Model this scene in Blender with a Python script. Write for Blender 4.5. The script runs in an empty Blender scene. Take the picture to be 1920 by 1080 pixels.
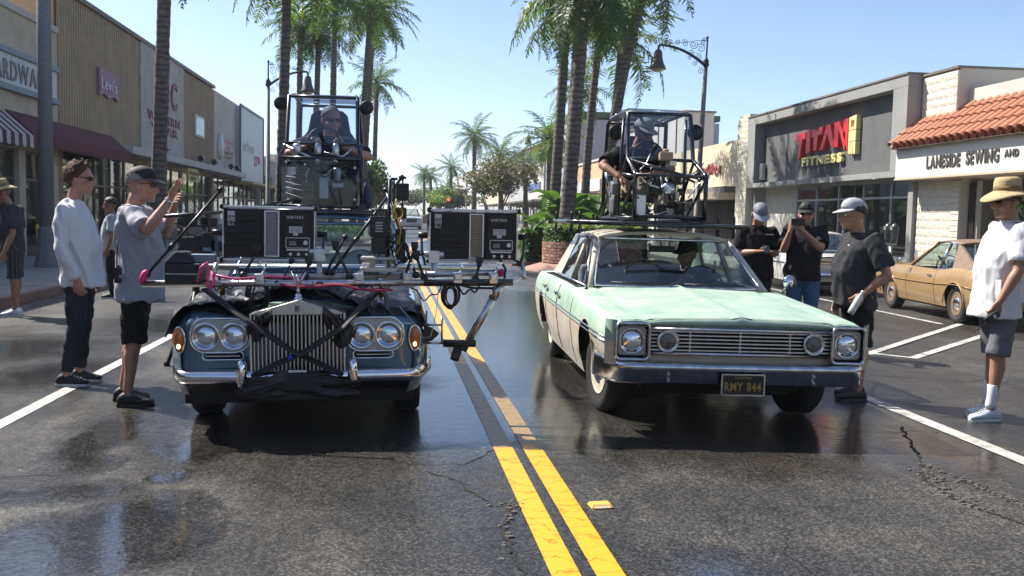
import bpy, bmesh, math, random
import numpy as np
from mathutils import Vector, Matrix, Euler, noise

random.seed(7)
S = bpy.context.scene
COL = S.collection
R = math.radians

# ---------------------------------------------------------------- camera, sky, sun, exposure
cam_d = bpy.data.cameras.new('camera')
cam = bpy.data.objects.new('camera', cam_d)
COL.objects.link(cam)
cam_d.sensor_width = 36.0
cam_d.lens = 36.0 * 1800.0 / 1920.0
cam_d.clip_start = 0.05
cam_d.clip_end = 4000
_r = ((0.9939711704, 0.0138793576, 0.1087597157), (-0.1073826155, -0.0770952111, 0.9912241433), (0.0221424076, -0.9969271246, -0.0751400155))
_m = Matrix(((_r[0][0], -_r[0][1], -_r[0][2], 0), (_r[1][0], -_r[1][1], -_r[1][2], 0), (_r[2][0], -_r[2][1], -_r[2][2], 1.5), (0, 0, 0, 1)))
cam.matrix_world = _m
S.camera = cam

SUN_EL, SUN_AZ = R(48), R(-53)          # azimuth from +Y towards +X
world = bpy.data.worlds.new("World")
S.world = world
world.use_nodes = True
wn = world.node_tree
sky_n = wn.nodes.new('ShaderNodeTexSky')
sky_n.sky_type = 'NISHITA'
sky_n.sun_disc = False
sky_n.sun_elevation = SUN_EL
sky_n.sun_rotation = SUN_AZ
sky_n.air_density = 0.6
sky_n.dust_density = 0.8
sky_n.ozone_density = 1.2
wn.links.new(sky_n.outputs[0], wn.nodes['Background'].inputs[0])
wn.nodes['Background'].inputs[1].default_value = 0.122

sd = bpy.data.lights.new('sun', 'SUN')
sd.energy = 5.0
sd.angle = R(0.53)
sd.color = (1.0, 0.95, 0.86)
sun = bpy.data.objects.new('sun', sd)
COL.objects.link(sun)
_d = Vector((math.sin(SUN_AZ) * math.cos(SUN_EL), math.cos(SUN_AZ) * math.cos(SUN_EL), math.sin(SUN_EL)))
sun.rotation_euler = _d.to_track_quat('Z', 'Y').to_euler()
sun.location = (-20, 30, 40)

S.view_settings.view_transform = 'Standard'
S.view_settings.look = 'None'
S.view_settings.exposure = 0.92
S.view_settings.gamma = 1.0
S.view_settings.use_curve_mapping = False
S.render.engine = 'CYCLES'
try:
    S.cycles.max_bounces = 8
    S.cycles.transparent_max_bounces = 12
    S.cycles.use_denoising = True
    S.cycles.caustics_reflective = False
    S.cycles.caustics_refractive = False
except Exception:
    pass

# ---------------------------------------------------------------- materials
_mats = {}
def M(name, col, rough=0.5, metal=0.0, var=0.0, vs=6.0, bump=0.0, bs=60.0, coat=0.0, emit=0.0, spec=0.5, sheen=0.0):
    if name in _mats: return _mats[name]
    m = bpy.data.materials.new(name); m.use_nodes = True
    nt = m.node_tree; b = nt.nodes['Principled BSDF']
    b.inputs['Base Color'].default_value = (*col, 1)
    b.inputs['Roughness'].default_value = rough
    b.inputs['Metallic'].default_value = metal
    b.inputs['Specular IOR Level'].default_value = spec
    if coat: b.inputs['Coat Weight'].default_value = coat; b.inputs['Coat Roughness'].default_value = 0.06
    if sheen: b.inputs['Sheen Weight'].default_value = sheen
    if emit:
        b.inputs['Emission Color'].default_value = (*col, 1); b.inputs['Emission Strength'].default_value = emit
    if var or bump:
        tc = nt.nodes.new('ShaderNodeTexCoord')
    if var:
        n1 = nt.nodes.new('ShaderNodeTexNoise'); n1.inputs['Scale'].default_value = vs; n1.inputs['Detail'].default_value = 6; n1.inputs['Roughness'].default_value = 0.65
        nt.links.new(tc.outputs['Object'], n1.inputs['Vector'])
        rp = nt.nodes.new('ShaderNodeValToRGB')
        rp.color_ramp.elements[0].position = 0.3; rp.color_ramp.elements[1].position = 0.7
        rp.color_ramp.elements[0].color = (*[max(0, c * (1 - var)) for c in col], 1)
        rp.color_ramp.elements[1].color = (*[min(1, c * (1 + var)) for c in col], 1)
        nt.links.new(n1.outputs['Fac'], rp.inputs['Fac'])
        nt.links.new(rp.outputs['Color'], b.inputs['Base Color'])
        mr = nt.nodes.new('ShaderNodeMapRange')
        mr.inputs['To Min'].default_value = max(0.02, rough - 0.12); mr.inputs['To Max'].default_value = min(1, rough + 0.12)
        nt.links.new(n1.outputs['Fac'], mr.inputs['Value']); nt.links.new(mr.outputs[0], b.inputs['Roughness'])
    if bump:
        n2 = nt.nodes.new('ShaderNodeTexNoise'); n2.inputs['Scale'].default_value = bs; n2.inputs['Detail'].default_value = 4
        nt.links.new(tc.outputs['Object'], n2.inputs['Vector'])
        bp = nt.nodes.new('ShaderNodeBump'); bp.inputs['Strength'].default_value = bump; bp.inputs['Distance'].default_value = 0.01
        nt.links.new(n2.outputs['Fac'], bp.inputs['Height']); nt.links.new(bp.outputs[0], b.inputs['Normal'])
    _mats[name] = m
    return m

def glass(name, tint=(0.8, 0.86, 0.86), refl=1.0, rough=0.02, base=0.04):
    if name in _mats: return _mats[name]
    m = bpy.data.materials.new(name); m.use_nodes = True
    nt = m.node_tree; nt.nodes.remove(nt.nodes['Principled BSDF'])
    out = nt.nodes['Material Output']
    t = nt.nodes.new('ShaderNodeBsdfTransparent'); t.inputs[0].default_value = (*tint, 1)
    g = nt.nodes.new('ShaderNodeBsdfGlossy'); g.inputs['Roughness'].default_value = rough
    g.inputs['Color'].default_value = (refl, refl, refl, 1)
    lw = nt.nodes.new('ShaderNodeFresnel'); lw.inputs['IOR'].default_value = 1.5
    ad = nt.nodes.new('ShaderNodeMath'); ad.operation = 'ADD'; ad.inputs[1].default_value = base; ad.use_clamp = True
    mx = nt.nodes.new('ShaderNodeMixShader')
    ge = nt.nodes.new('ShaderNodeNewGeometry'); ir = nt.nodes.new('ShaderNodeMapRange'); ir.inputs['To Min'].default_value = 1.5; ir.inputs['To Max'].default_value = 1 / 1.5
    nt.links.new(ge.outputs['Backfacing'], ir.inputs['Value']); nt.links.new(ir.outputs[0], lw.inputs['IOR'])
    nt.links.new(lw.outputs[0], ad.inputs[0]); nt.links.new(ad.outputs[0], mx.inputs[0])
    nt.links.new(t.outputs[0], mx.inputs[1]); nt.links.new(g.outputs[0], mx.inputs[2]); nt.links.new(mx.outputs[0], out.inputs[0])
    _mats[name] = m
    return m

# ---------------------------------------------------------------- mesh building
class MB:
    def __init__(s): s.v = []; s.f = []; s.mi = []; s.sm = []
    def add(s, vs, fs, mi=0, smooth=False, mtx=None):
        o = len(s.v)
        if mtx is not None: vs = [mtx @ Vector(p) for p in vs]
        s.v.extend([tuple(p) for p in vs])
        for f in fs: s.f.append(tuple(i + o for i in f)); s.mi.append(mi); s.sm.append(smooth)
        return s
    def box(s, c, d, rz=0.0, mi=0, rot=None):
        x, y, z = d[0] / 2, d[1] / 2, d[2] / 2
        vs = [(-x, -y, -z), (x, -y, -z), (x, y, -z), (-x, y, -z), (-x, -y, z), (x, -y, z), (x, y, z), (-x, y, z)]
        e = Euler(rot if rot else (0, 0, rz)).to_matrix()
        vs = [e @ Vector(p) + Vector(c) for p in vs]
        return s.add(vs, [(0, 3, 2, 1), (4, 5, 6, 7), (0, 1, 5, 4), (1, 2, 6, 5), (2, 3, 7, 6), (3, 0, 4, 7)], mi)
    def span(s, a, b, mi=0):
        return s.box([(a[i] + b[i]) / 2 for i in range(3)], [abs(b[i] - a[i]) for i in range(3)], mi=mi)
    def loft(s, rings, closed=True, caps=True, mi=0, smooth=True, mtx=None):
        n = len(rings[0]); vs = [p for r in rings for p in r]; fs = []
        for i in range(len(rings) - 1):
            for j in range(n if closed else n - 1):
                k = (j + 1) % n
                fs.append((i * n + j, i * n + k, (i + 1) * n + k, (i + 1) * n + j))
        s.add(vs, fs, mi, smooth, mtx)
        if caps and closed:
            o = len(s.v) - len(vs)
            s.f.append(tuple(o + j for j in range(n - 1, -1, -1))); s.mi.append(mi); s.sm.append(False)
            e = o + (len(rings) - 1) * n
            s.f.append(tuple(e + j for j in range(n))); s.mi.append(mi); s.sm.append(False)
        return s
    def tube(s, pts, r, n=8, mi=0, caps=True, closed=False, flat=1.0):
        pts = [Vector(p) for p in pts]; m = len(pts)
        rs = r if isinstance(r, (list, tuple)) else [r] * m
        rings = []; up = None
        for i, p in enumerate(pts):
            if closed: t = pts[(i + 1) % m] - pts[i - 1]
            else: t = pts[min(i + 1, m - 1)] - pts[max(i - 1, 0)]
            if t.length < 1e-9: t = Vector((0, 0, 1))
            t.normalize()
            if up is None: up = Vector((0, 0, 1)) if abs(t.z) < 0.9 else Vector((0, 1, 0))
            a = t.cross(up)
            if a.length < 1e-6: a = t.cross(Vector((1, 0, 0)))
            a.normalize(); b = a.cross(t).normalized(); up = b
            rings.append([p + (a * math.cos(2 * math.pi * k / n) + b * math.sin(2 * math.pi * k / n) * flat) * rs[i] for k in range(n)])
        if closed: rings.append(rings[0]); caps = False
        return s.loft(rings, caps=caps, mi=mi)
    def cyl(s, p0, p1, r0, r1=None, n=14, mi=0):
        return s.tube([p0, p1], [r0, r0 if r1 is None else r1], n, mi)
    def lathe(s, c, prof, n=18, axis='z', mi=0, smooth=True):
        rings = []
        for (r, h) in prof:
            ring = []
            for k in range(n):
                a = 2 * math.pi * k / n; x, y = r * math.cos(a), r * math.sin(a)
                ring.append({'z': (c[0] + x, c[1] + y, c[2] + h), 'y': (c[0] + x, c[1] + h, c[2] + y), 'x': (c[0] + h, c[1] + x, c[2] + y)}[axis])
            rings.append(ring)
        return s.loft(rings, mi=mi, smooth=smooth)
    def ell(s, c, r, n=14, k=9, mi=0, rot=None):
        e = Euler(rot or (0, 0, 0)).to_matrix(); rings = []
        for i in range(k + 1):
            t = math.pi * (i + 0.04) / (k + 0.08)
            rings.append([e @ Vector((r[0] * math.sin(t) * math.cos(2 * math.pi * j / n), r[1] * math.sin(t) * math.sin(2 * math.pi * j / n), -r[2] * math.cos(t))) + Vector(c) for j in range(n)])
        return s.loft(rings, mi=mi)
    def prism(s, poly, org, u, v, w, mi=0):
        """polygon poly in the plane (org,u,v), thickened along the vector w"""
        u, v, w, org = Vector(u), Vector(v), Vector(w), Vector(org)
        a = [org + u * p[0] + v * p[1] for p in poly]; b = [p + w for p in a]
        return s.loft([a, b], mi=mi, smooth=False)
    def grid(s, fn, nu, nv, mi=0, smooth=True, thick=None):
        vs = [fn(i / nu, j / nv) for i in range(nu + 1) for j in range(nv + 1)]
        fs = [(i * (nv + 1) + j, (i + 1) * (nv + 1) + j, (i + 1) * (nv + 1) + j + 1, i * (nv + 1) + j + 1) for i in range(nu) for j in range(nv)]
        return s.add(vs, fs, mi, smooth)
    def mesh(s, name, mats):
        me = bpy.data.meshes.new(name)
        me.from_pydata(s.v, [], s.f)
        for m in (mats if isinstance(mats, (list, tuple)) else [mats]): me.materials.append(m)
        me.polygons.foreach_set('material_index', s.mi)
        me.polygons.foreach_set('use_smooth', s.sm)
        me.update()
        return me

def link(name, me, parent=None, loc=None, rot=None, scale=None):
    o = bpy.data.objects.new(name, me); COL.objects.link(o)
    if parent is not None: o.parent = parent
    if loc is not None: o.location = loc
    if rot is not None: o.rotation_euler = rot
    if scale is not None: o.scale = scale
    return o

def ob(name, mb, mats, parent=None, loc=None, rot=None, bev=0.0, seg=2, solid=0.0, label=None, auto=False, fixn=True):
    me = mb.mesh(name, mats)
    if fixn:
        bm = bmesh.new(); bm.from_mesh(me); bmesh.ops.recalc_face_normals(bm, faces=bm.faces); bm.to_mesh(me); bm.free()
    o = link(name, me, parent, loc, rot)
    if solid:
        q = o.modifiers.new('s', 'SOLIDIFY'); q.thickness = solid; q.offset = 0
    if bev:
        q = o.modifiers.new('b', 'BEVEL'); q.width = bev; q.segments = seg; q.limit_method = 'ANGLE'; q.angle_limit = R(40); q.harden_normals = False
    if label: o['label'] = label
    return o

def tag(o, label=None, cat=None, group=None, kind=None):
    if label: o['label'] = label
    if cat: o['category'] = cat
    if group: o['group'] = group
    if kind: o['kind'] = kind
    return o

def thing(name, label, cat, loc=(0, 0, 0), rot=(0, 0, 0), group=None):
    o = link(name, None, None, loc, rot)
    o.empty_display_size = 0.2
    return tag(o, label, cat, group)

def kids(o):
    return [c for c in bpy.data.objects if c.parent == o]

def dup(src, loc, rot=None, label=None, scale=None):
    r = src.copy(); COL.objects.link(r); r.location = loc
    if rot is not None: r.rotation_euler = rot
    if scale is not None: r.scale = scale
    if label: r['label'] = label
    for c in kids(src):
        d = c.copy(); COL.objects.link(d); d.parent = r
        for g in kids(c):
            e = g.copy(); COL.objects.link(e); e.parent = d
    return r

_glyph = {}
def glyph(ch, size, depth, bold):
    k = (ch, round(size, 4), round(depth, 4), round(bold, 4))
    if k not in _glyph:
        cu = bpy.data.curves.new('letter', 'FONT'); cu.body = ch; cu.size = size; cu.extrude = depth / 2; cu.offset = bold; cu.resolution_u = 3
        t = bpy.data.objects.new('letter', cu); COL.objects.link(t)
        bpy.context.view_layer.update()
        me = bpy.data.meshes.new_from_object(t.evaluated_get(bpy.context.evaluated_depsgraph_get()))
        bpy.data.objects.remove(t); bpy.data.curves.remove(cu)
        xs = [v.co.x for v in me.vertices] or [0]
        x0, x1 = min(xs), max(xs)
        for v in me.vertices: v.co.x -= x0
        me.name = 'letter'
        _glyph[k] = (me, x1 - x0)
    return _glyph[k]

def letters(parent, text, org, right, up, size, mat, depth=0.02, gap=0.12, bold=0.0, xs=1.0, shear=0.0, name='letter', fit=None, joined=False):
    """each character one mesh object, standing in the plane (right, up); fit: total length"""
    right, up = Vector(right).normalized(), Vector(up).normalized(); nrm = right.cross(up)
    lay = []; x = 0
    for ch in text:
        if ch == ' ': x += size * 0.34; continue
        me, w = glyph(ch, size, depth, bold)
        lay.append((me, x)); x += w + gap * size
    x -= gap * size
    if fit: xs = fit / x
    out = []; mb = MB() if joined else None
    for me, x0 in lay:
        m = Matrix((( right.x * xs, up.x + shear * right.x, nrm.x, 0), (right.y * xs, up.y + shear * right.y, nrm.y, 0), (right.z * xs, up.z + shear * right.z, nrm.z, 0), (0, 0, 0, 1)))
        m.translation = Vector(org) + right * (x0 * xs)
        if joined:
            mb.add([v.co.copy() for v in me.vertices], [tuple(p.vertices) for p in me.polygons], mtx=m); continue
        if not me.materials: me.materials.append(mat)
        m2 = me
        if me.materials[0] != mat:
            m2 = me.copy(); m2.materials.clear(); m2.materials.append(mat)
        o = bpy.data.objects.new(name, m2); COL.objects.link(o); o.parent = parent
        o.matrix_basis = m
        out.append(o)
    if joined: return ob('lettering', mb, mat, parent, fixn=False)
    return out

CR, CX = 0.016, 0.65
def rz(x): return -CR * min(abs(x - CX), 6.0)          # the crowned road's height at x

# common materials
m_black = M('black_plastic', (0.012, 0.012, 0.013), 0.45, var=0.3, vs=20)
m_matte = M('matte_black_metal', (0.015, 0.015, 0.016), 0.38, 0.0, var=0.35, vs=30)
m_tubeblk = M('black_tube_paint', (0.014, 0.015, 0.018), 0.22, 0.0, var=0.3, vs=14, coat=0.4)
m_rubber = M('tyre_rubber', (0.014, 0.014, 0.014), 0.75, var=0.35, vs=25, bump=0.25, bs=90)
m_chrome = M('chrome', (0.82, 0.83, 0.85), 0.09, 1.0, var=0.1, vs=12)
m_steel = M('steel_pipe', (0.55, 0.56, 0.57), 0.3, 1.0, var=0.25, vs=18)
m_alu = M('brushed_aluminium', (0.62, 0.63, 0.63), 0.38, 1.0, var=0.18, vs=30)
m_white = M('white_paint', (0.75, 0.75, 0.72), 0.5, var=0.1, vs=6)
m_glass = glass('window_glass', (0.72, 0.8, 0.8))
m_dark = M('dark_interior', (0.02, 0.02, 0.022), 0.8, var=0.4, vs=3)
m_wood = M('dark_wood', (0.12, 0.07, 0.04), 0.6, var=0.3, vs=8)
# ---------------------------------------------------------------- ground, road, pavements, markings
def asphalt():
    m = bpy.data.materials.new('wet_asphalt'); m.use_nodes = True
    nt = m.node_tree; b = nt.nodes['Principled BSDF']; L = nt.links.new; N = nt.nodes.new
    tc = N('ShaderNodeTexCoord'); P = tc.outputs['Object']
    def noi(scale, detail=5, rough=0.6):
        n = N('ShaderNodeTexNoise'); n.inputs['Scale'].default_value = scale; n.inputs['Detail'].default_value = detail; n.inputs['Roughness'].default_value = rough
        L(P, n.inputs['Vector']); return n.outputs['Fac']
    def math_(op, a, c, clamp=False):
        n = N('ShaderNodeMath'); n.operation = op; n.use_clamp = clamp
        for i, x in enumerate((a, c)):
            if x is None: continue
            if isinstance(x, (int, float)): n.inputs[i].default_value = x
            else: L(x, n.inputs[i])
        return n.outputs[0]
    def ramp(f, a, c):
        n = N('ShaderNodeMapRange'); n.interpolation_type = 'SMOOTHSTEP'; n.inputs['From Min'].default_value = a; n.inputs['From Max'].default_value = c; L(f, n.inputs['Value']); return n.outputs[0]
    big = noi(0.33, 6, 0.6); med = noi(1.7, 5, 0.6); fine = noi(9, 4)
    # standing water where the photograph shows it: (x, y, rx, ry, strength)
    pools = [(-1.3, 4.55, .28, .5, 1), (-1.02, 4.35, .12, .3, .9), (-1.62, 4.2, .3, .5, .9), (-2.0, 6.6, .22, .9, .8), (-1.25, 6.1, .3, .35, .8), (-1.3, 5.55, .14, .12, .9),
             (1.0, 9.6, .8, 3.0, .9), (0.45, 7.2, .5, 1.1, .9), (1.6, 15, 1.9, 4.5, 1.0), (1.15, 6.6, .4, .9, .6), (3.75, 6.4, .6, 0.9, .6), (2.6, 6.9, 1.3, 1.1, .7),
             (-0.7, 7.0, 1.2, 1.1, .6), (-2.6, 13.5, 1.3, 1.6, .7), (0.2, 26, 2.6, 7, .8), (1.0, 42, 2.5, 9, .6), (-4.2, 11, .9, 1.0, .6), (-3.2, 9.3, .6, .9, .65), (-4.0, 8.6, .7, .6, .6), (-1.9, 5.3, .5, .25, .55), (1.35, 3.9, .25, .25, .5), (3.9, 5.0, .3, .3, .35)]
    wob = N('ShaderNodeTexNoise'); wob.inputs['Scale'].default_value = 1.4; wob.inputs['Detail'].default_value = 6; wob.inputs['Roughness'].default_value = .68; L(P, wob.inputs['Vector'])
    sub = N('ShaderNodeVectorMath'); sub.operation = 'SUBTRACT'; L(wob.outputs['Color'], sub.inputs[0]); sub.inputs[1].default_value = (.5, .5, .5)
    sc = N('ShaderNodeVectorMath'); sc.operation = 'SCALE'; L(sub.outputs[0], sc.inputs[0]); sc.inputs['Scale'].default_value = 0.9
    ad = N('ShaderNodeVectorMath'); ad.operation = 'ADD'; L(P, ad.inputs[0]); L(sc.outputs[0], ad.inputs[1])
    tot = None
    for (x, y, rx, ry, st) in pools:
        mp = N('ShaderNodeMapping'); mp.vector_type = 'TEXTURE'
        mp.inputs['Location'].default_value = (x, y, 0); mp.inputs['Scale'].default_value = (rx * 1.5, ry * 1.5, 1e4)
        L(ad.outputs[0], mp.inputs['Vector'])
        g = N('ShaderNodeTexGradient'); g.gradient_type = 'SPHERICAL'; L(mp.outputs[0], g.inputs['Vector'])
        v = math_('MULTIPLY', g.outputs['Fac'], st * 2.2)
        tot = v if tot is None else math_('MAXIMUM', tot, v)
    pool = ramp(math_('ADD', tot, math_('MULTIPLY', med, 0.9)), 0.62, 1.5)
    m0 = N('ShaderNodeMapping'); m0.inputs['Scale'].default_value = (1.1, .35, 1); L(P, m0.inputs[0]); s0 = N('ShaderNodeTexNoise'); s0.inputs['Scale'].default_value = 1.6; s0.inputs['Detail'].default_value = 9; s0.inputs['Roughness'].default_value = .72; L(m0.outputs[0], s0.inputs['Vector']); st0 = s0.outputs['Fac']
    gr2 = noi(70, 3, .6); pool = math_('MULTIPLY', pool, math_('ADD', .45, math_('MULTIPLY', gr2, 1.0)), True)
    damp = ramp(math_('ADD', math_('ADD', big, math_('MULTIPLY', st0, .25)), math_('MULTIPLY', tot, 0.35)), 0.46, 0.72)
    # aggregate
    vo = N('ShaderNodeTexVoronoi'); vo.inputs['Scale'].default_value = 95; L(P, vo.inputs['Vector'])
    vr = N('ShaderNodeSeparateColor'); L(vo.outputs['Color'], vr.inputs[0])
    grain = math_('POWER', vr.outputs[0], 2.2)
    c1 = N('ShaderNodeMixRGB'); c1.inputs[1].default_value = (.026, .026, .025, 1); c1.inputs[2].default_value = (.19, .18, .16, 1); L(grain, c1.inputs[0])
    c2 = N('ShaderNodeMixRGB'); c2.blend_type = 'MULTIPLY'; c2.inputs[0].default_value = .75; L(c1.outputs[0], c2.inputs[1])
    cr = N('ShaderNodeValToRGB'); cr.color_ramp.elements[0].position = .3; cr.color_ramp.elements[1].position = .72
    cr.color_ramp.elements[0].color = (.45, .44, .43, 1); cr.color_ramp.elements[1].color = (1.1, 1.05, .98, 1)
    L(med, cr.inputs[0]); L(cr.outputs[0], c2.inputs[2])
    # wheel tracks and drag marks along the street
    ms = N('ShaderNodeMapping'); ms.inputs['Scale'].default_value = (2.6, .16, 1); L(P, ms.inputs[0])
    st = N('ShaderNodeTexNoise'); st.inputs['Scale'].default_value = 1.3; st.inputs['Detail'].default_value = 7; st.inputs['Roughness'].default_value = .7; L(ms.outputs[0], st.inputs['Vector'])
    sr = N('ShaderNodeValToRGB'); sr.color_ramp.elements[0].position = .34; sr.color_ramp.elements[1].position = .62; sr.color_ramp.elements[0].color = (.5, .5, .5, 1); sr.color_ramp.elements[1].color = (1.08, 1.05, 1, 1); L(st.outputs['Fac'], sr.inputs[0])
    cs = N('ShaderNodeMixRGB'); cs.blend_type = 'MULTIPLY'; cs.inputs[0].default_value = .8; L(c2.outputs[0], cs.inputs[1]); L(sr.outputs[0], cs.inputs[2]); c2 = cs
    # brown dirt films
    dm = ramp(noi(.55, 5, .7), .56, .72)
    c3 = N('ShaderNodeMixRGB'); c3.inputs[2].default_value = (.13, .085, .055, 1); L(math_('MULTIPLY', dm, .35), c3.inputs[0]); L(c2.outputs[0], c3.inputs[1])
    c4 = N('ShaderNodeMixRGB'); c4.blend_type = 'MULTIPLY'; c4.inputs[2].default_value = (.42, .42, .44, 1); L(c3.outputs[0], c4.inputs[1])
    L(math_('MAXIMUM', math_('MULTIPLY', damp, .7), pool), c4.inputs[0])
    L(c4.outputs[0], b.inputs['Base Color'])
    r1 = N('ShaderNodeMapRange'); r1.inputs['To Min'].default_value = .62; r1.inputs['To Max'].default_value = .36; L(damp, r1.inputs['Value'])
    r2 = N('ShaderNodeMixRGB'); r2.inputs[2].default_value = (.11, .11, .11, 1); L(pool, r2.inputs[0]); L(r1.outputs[0], r2.inputs[1])
    L(r2.outputs[0], b.inputs['Roughness'])
    r3 = N('ShaderNodeMapRange'); r3.inputs['To Min'].default_value = .45; r3.inputs['To Max'].default_value = 1.0; L(pool, r3.inputs['Value']); L(r3.outputs[0], b.inputs['Specular IOR Level'])
    bp = N('ShaderNodeBump'); bp.inputs['Distance'].default_value = .006
    L(math_('SUBTRACT', 1.0, math_('MULTIPLY', pool, .74)), bp.inputs['Strength'])
    L(math_('ADD', vr.outputs[1], math_('MULTIPLY', fine, 1.2)), bp.inputs['Height']); L(bp.outputs[0], b.inputs['Normal'])
    return m
m_asph = asphalt()
m_conc = M('pavement_concrete', (0.33, 0.31, 0.28), .8, var=.22, vs=2.5, bump=.15, bs=60)
m_kerb = M('kerb_worn_red', (0.3, 0.17, 0.13), .8, var=.3, vs=4, bump=.2, bs=50)
m_soil = M('ground_earth', (0.2, 0.18, 0.15), .9, var=.3, vs=.2)
m_lane = M('worn_white_marking', (0.44, 0.43, 0.39), .6, var=.5, vs=7, bump=.4, bs=150)

def yellow_mat():
    m = bpy.data.materials.new('yellow_marking'); m.use_nodes = True
    nt = m.node_tree; b = nt.nodes['Principled BSDF']; L = nt.links.new; N = nt.nodes.new
    tc = N('ShaderNodeTexCoord')
    n = N('ShaderNodeTexNoise'); n.inputs['Scale'].default_value = 7; n.inputs['Detail'].default_value = 8; n.inputs['Roughness'].default_value = .75; L(tc.outputs['Object'], n.inputs['Vector'])
    sx = N('ShaderNodeSeparateXYZ'); L(tc.outputs['Object'], sx.inputs[0])
    # fresh thick paint nearest, an older worn length behind it with the cars' shadow painted into its brown, yellow again further on
    r = N('ShaderNodeValToRGB'); r.color_ramp.interpolation = 'CONSTANT'
    mr = N('ShaderNodeMapRange'); mr.inputs['From Min'].default_value = 0; mr.inputs['From Max'].default_value = 60; nz = N('ShaderNodeMath'); nz.operation = 'MULTIPLY_ADD'; nz.inputs[1].default_value = 1.1; L(n.outputs['Fac'], nz.inputs[0]); L(sx.outputs['Y'], nz.inputs[2]); sb = N('ShaderNodeMath'); sb.operation = 'SUBTRACT'; sb.inputs[1].default_value = .55; L(nz.outputs[0], sb.inputs[0]); L(sb.outputs[0], mr.inputs['Value'])
    el = r.color_ramp.elements; el[0].position = 0; el[0].color = (.86, .36, .015, 1); el[1].position = 5.95 / 60; el[1].color = (.3, .2, .09, 1)
    e = el.new(9.6 / 60); e.color = (.74, .36, .05, 1)
    e = el.new(16.5 / 60); e.color = (.66, .36, .1, 1)
    L(mr.outputs[0], r.inputs[0])
    cr = N('ShaderNodeValToRGB'); cr.color_ramp.elements[0].position = .33; cr.color_ramp.elements[1].position = .45
    cr.color_ramp.elements[0].color = (.3, .28, .26, 1); cr.color_ramp.elements[1].color = (1, 1, 1, 1); L(n.outputs['Fac'], cr.inputs[0])
    mx = N('ShaderNodeMixRGB'); mx.blend_type = 'MULTIPLY'; mx.inputs[0].default_value = .8; L(r.outputs[0], mx.inputs[1]); L(cr.outputs[0], mx.inputs[2])
    # fine transverse cracks in the paint
    w = N('ShaderNodeTexWave'); w.bands_direction = 'Y'; w.inputs['Scale'].default_value = 2.1; w.inputs['Distortion'].default_value = 9; w.inputs['Detail'].default_value = 3; w.inputs['Detail Scale'].default_value = 3
    L(tc.outputs['Object'], w.inputs['Vector'])
    wr = N('ShaderNodeMapRange'); wr.inputs['From Min'].default_value = 0.0; wr.inputs['From Max'].default_value = .035; wr.inputs['To Min'].default_value = .45; L(w.outputs['Fac'], wr.inputs['Value'])
    m2 = N('ShaderNodeMixRGB'); m2.blend_type = 'MULTIPLY'; m2.inputs[0].default_value = 1; L(mx.outputs[0], m2.inputs[1]); L(wr.outputs[0], m2.inputs[2])
    L(m2.outputs[0], b.inputs['Base Color'])
    b.inputs['Roughness'].default_value = .42
    bp = N('ShaderNodeBump'); bp.inputs['Strength'].default_value = .5; bp.inputs['Distance'].default_value = .004; L(n.outputs['Fac'], bp.inputs['Height']); L(bp.outputs[0], b.inputs['Normal'])
    return m
m_yellow = yellow_mat()

g = MB(); g.add([(-900, -60, -.16), (900, -60, -.16), (900, 1800, -.16), (-900, 1800, -.16)], [(0, 1, 2, 3)])
tag(ob('ground', g, m_soil), kind='structure')

XL, XR = -6.2, 11.0
def strip(name, mat, pts_l, pts_r, dz, uv=None):
    """a sheet on the road between two polylines, dz above the surface"""
    mb = MB(); n = len(pts_l); K = 6
    vs = []; fs = []
    for a, c in zip(pts_l, pts_r):
        for k in range(K + 1):
            t = k / K; x = a[0] + (c[0] - a[0]) * t; y = a[1] + (c[1] - a[1]) * t
            vs.append((x, y, rz(x) + dz))
    for i in range(n - 1):
        for k in range(K):
            q = i * (K + 1) + k; fs.append((q, q + 1, q + K + 2, q + K + 1))
    mb.add(vs, fs, 0, True)
    return tag(ob(name, mb, mat, fixn=False), kind='structure')

xs = sorted(set([XL, -5.35, CX, 6.65, XR] + [XL + i * (XR - XL) / 24 for i in range(25)]))
rd = MB(); ys = [-8, 0, 5, 10, 20, 40, 80, 150, 400, 900]
rd.add([(x, y, rz(x)) for y in ys for x in xs], [(j * len(xs) + i, j * len(xs) + i + 1, (j + 1) * len(xs) + i + 1, (j + 1) * len(xs) + i) for j in range(len(ys) - 1) for i in range(len(xs) - 1)], 0, True)
tag(ob('road', rd, m_asph, fixn=False), kind='structure')

# pavements with jointed slabs
def pavement(name, x0, x1, y0, y1, z):
    e = tag(link(name, None), kind='structure')
    mb = MB(); mb.span((x0, y0, z - .2), (x1, y1, z - .012)); ob('bed', mb, m_conc, e)
    nx = max(1, round((x1 - x0) / 1.5)); w = (x1 - x0) / nx
    sl = MB(); sl.box((0, 0, 0), (w - .02, 1.5 - .02, .03)); me = sl.mesh('slab', m_conc)
    k = 0; y = y0
    while y < min(y1, 62):
        for i in range(nx):
            link('slab', me, e, (x0 + w * (i + .5), y + .75, z - .012 + random.uniform(-.002, .002)), (random.uniform(-.003, .003), random.uniform(-.003, .003), 0)); k += 1
        y += 1.5
    return e
PZ = .045
pavement('pavement', XL - 4.6, XL - .16, 9, 200, PZ)
pavement('pavement', XR + .16, XR + 2.05, 9, 200, PZ)
for x0, x1 in ((XL - .16, XL), (XR, XR + .16)):
    e = tag(link('kerb', None), kind='structure')
    kb = MB(); kb.span((x0 + .003, 0, -.13), (x1 - .003, 1.96, PZ + .006)); me = kb.mesh('kerbstone', m_kerb if x0 < 0 else m_conc)
    for i in range(45): link('kerbstone', me, e, (random.uniform(-.004, .004), 2 * i + 1, random.uniform(-.004, .004)))
    kb = MB(); kb.span((x0, 91, -.13), (x1, 400, PZ)); ob('kerb_run', kb, m_conc, e)

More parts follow.
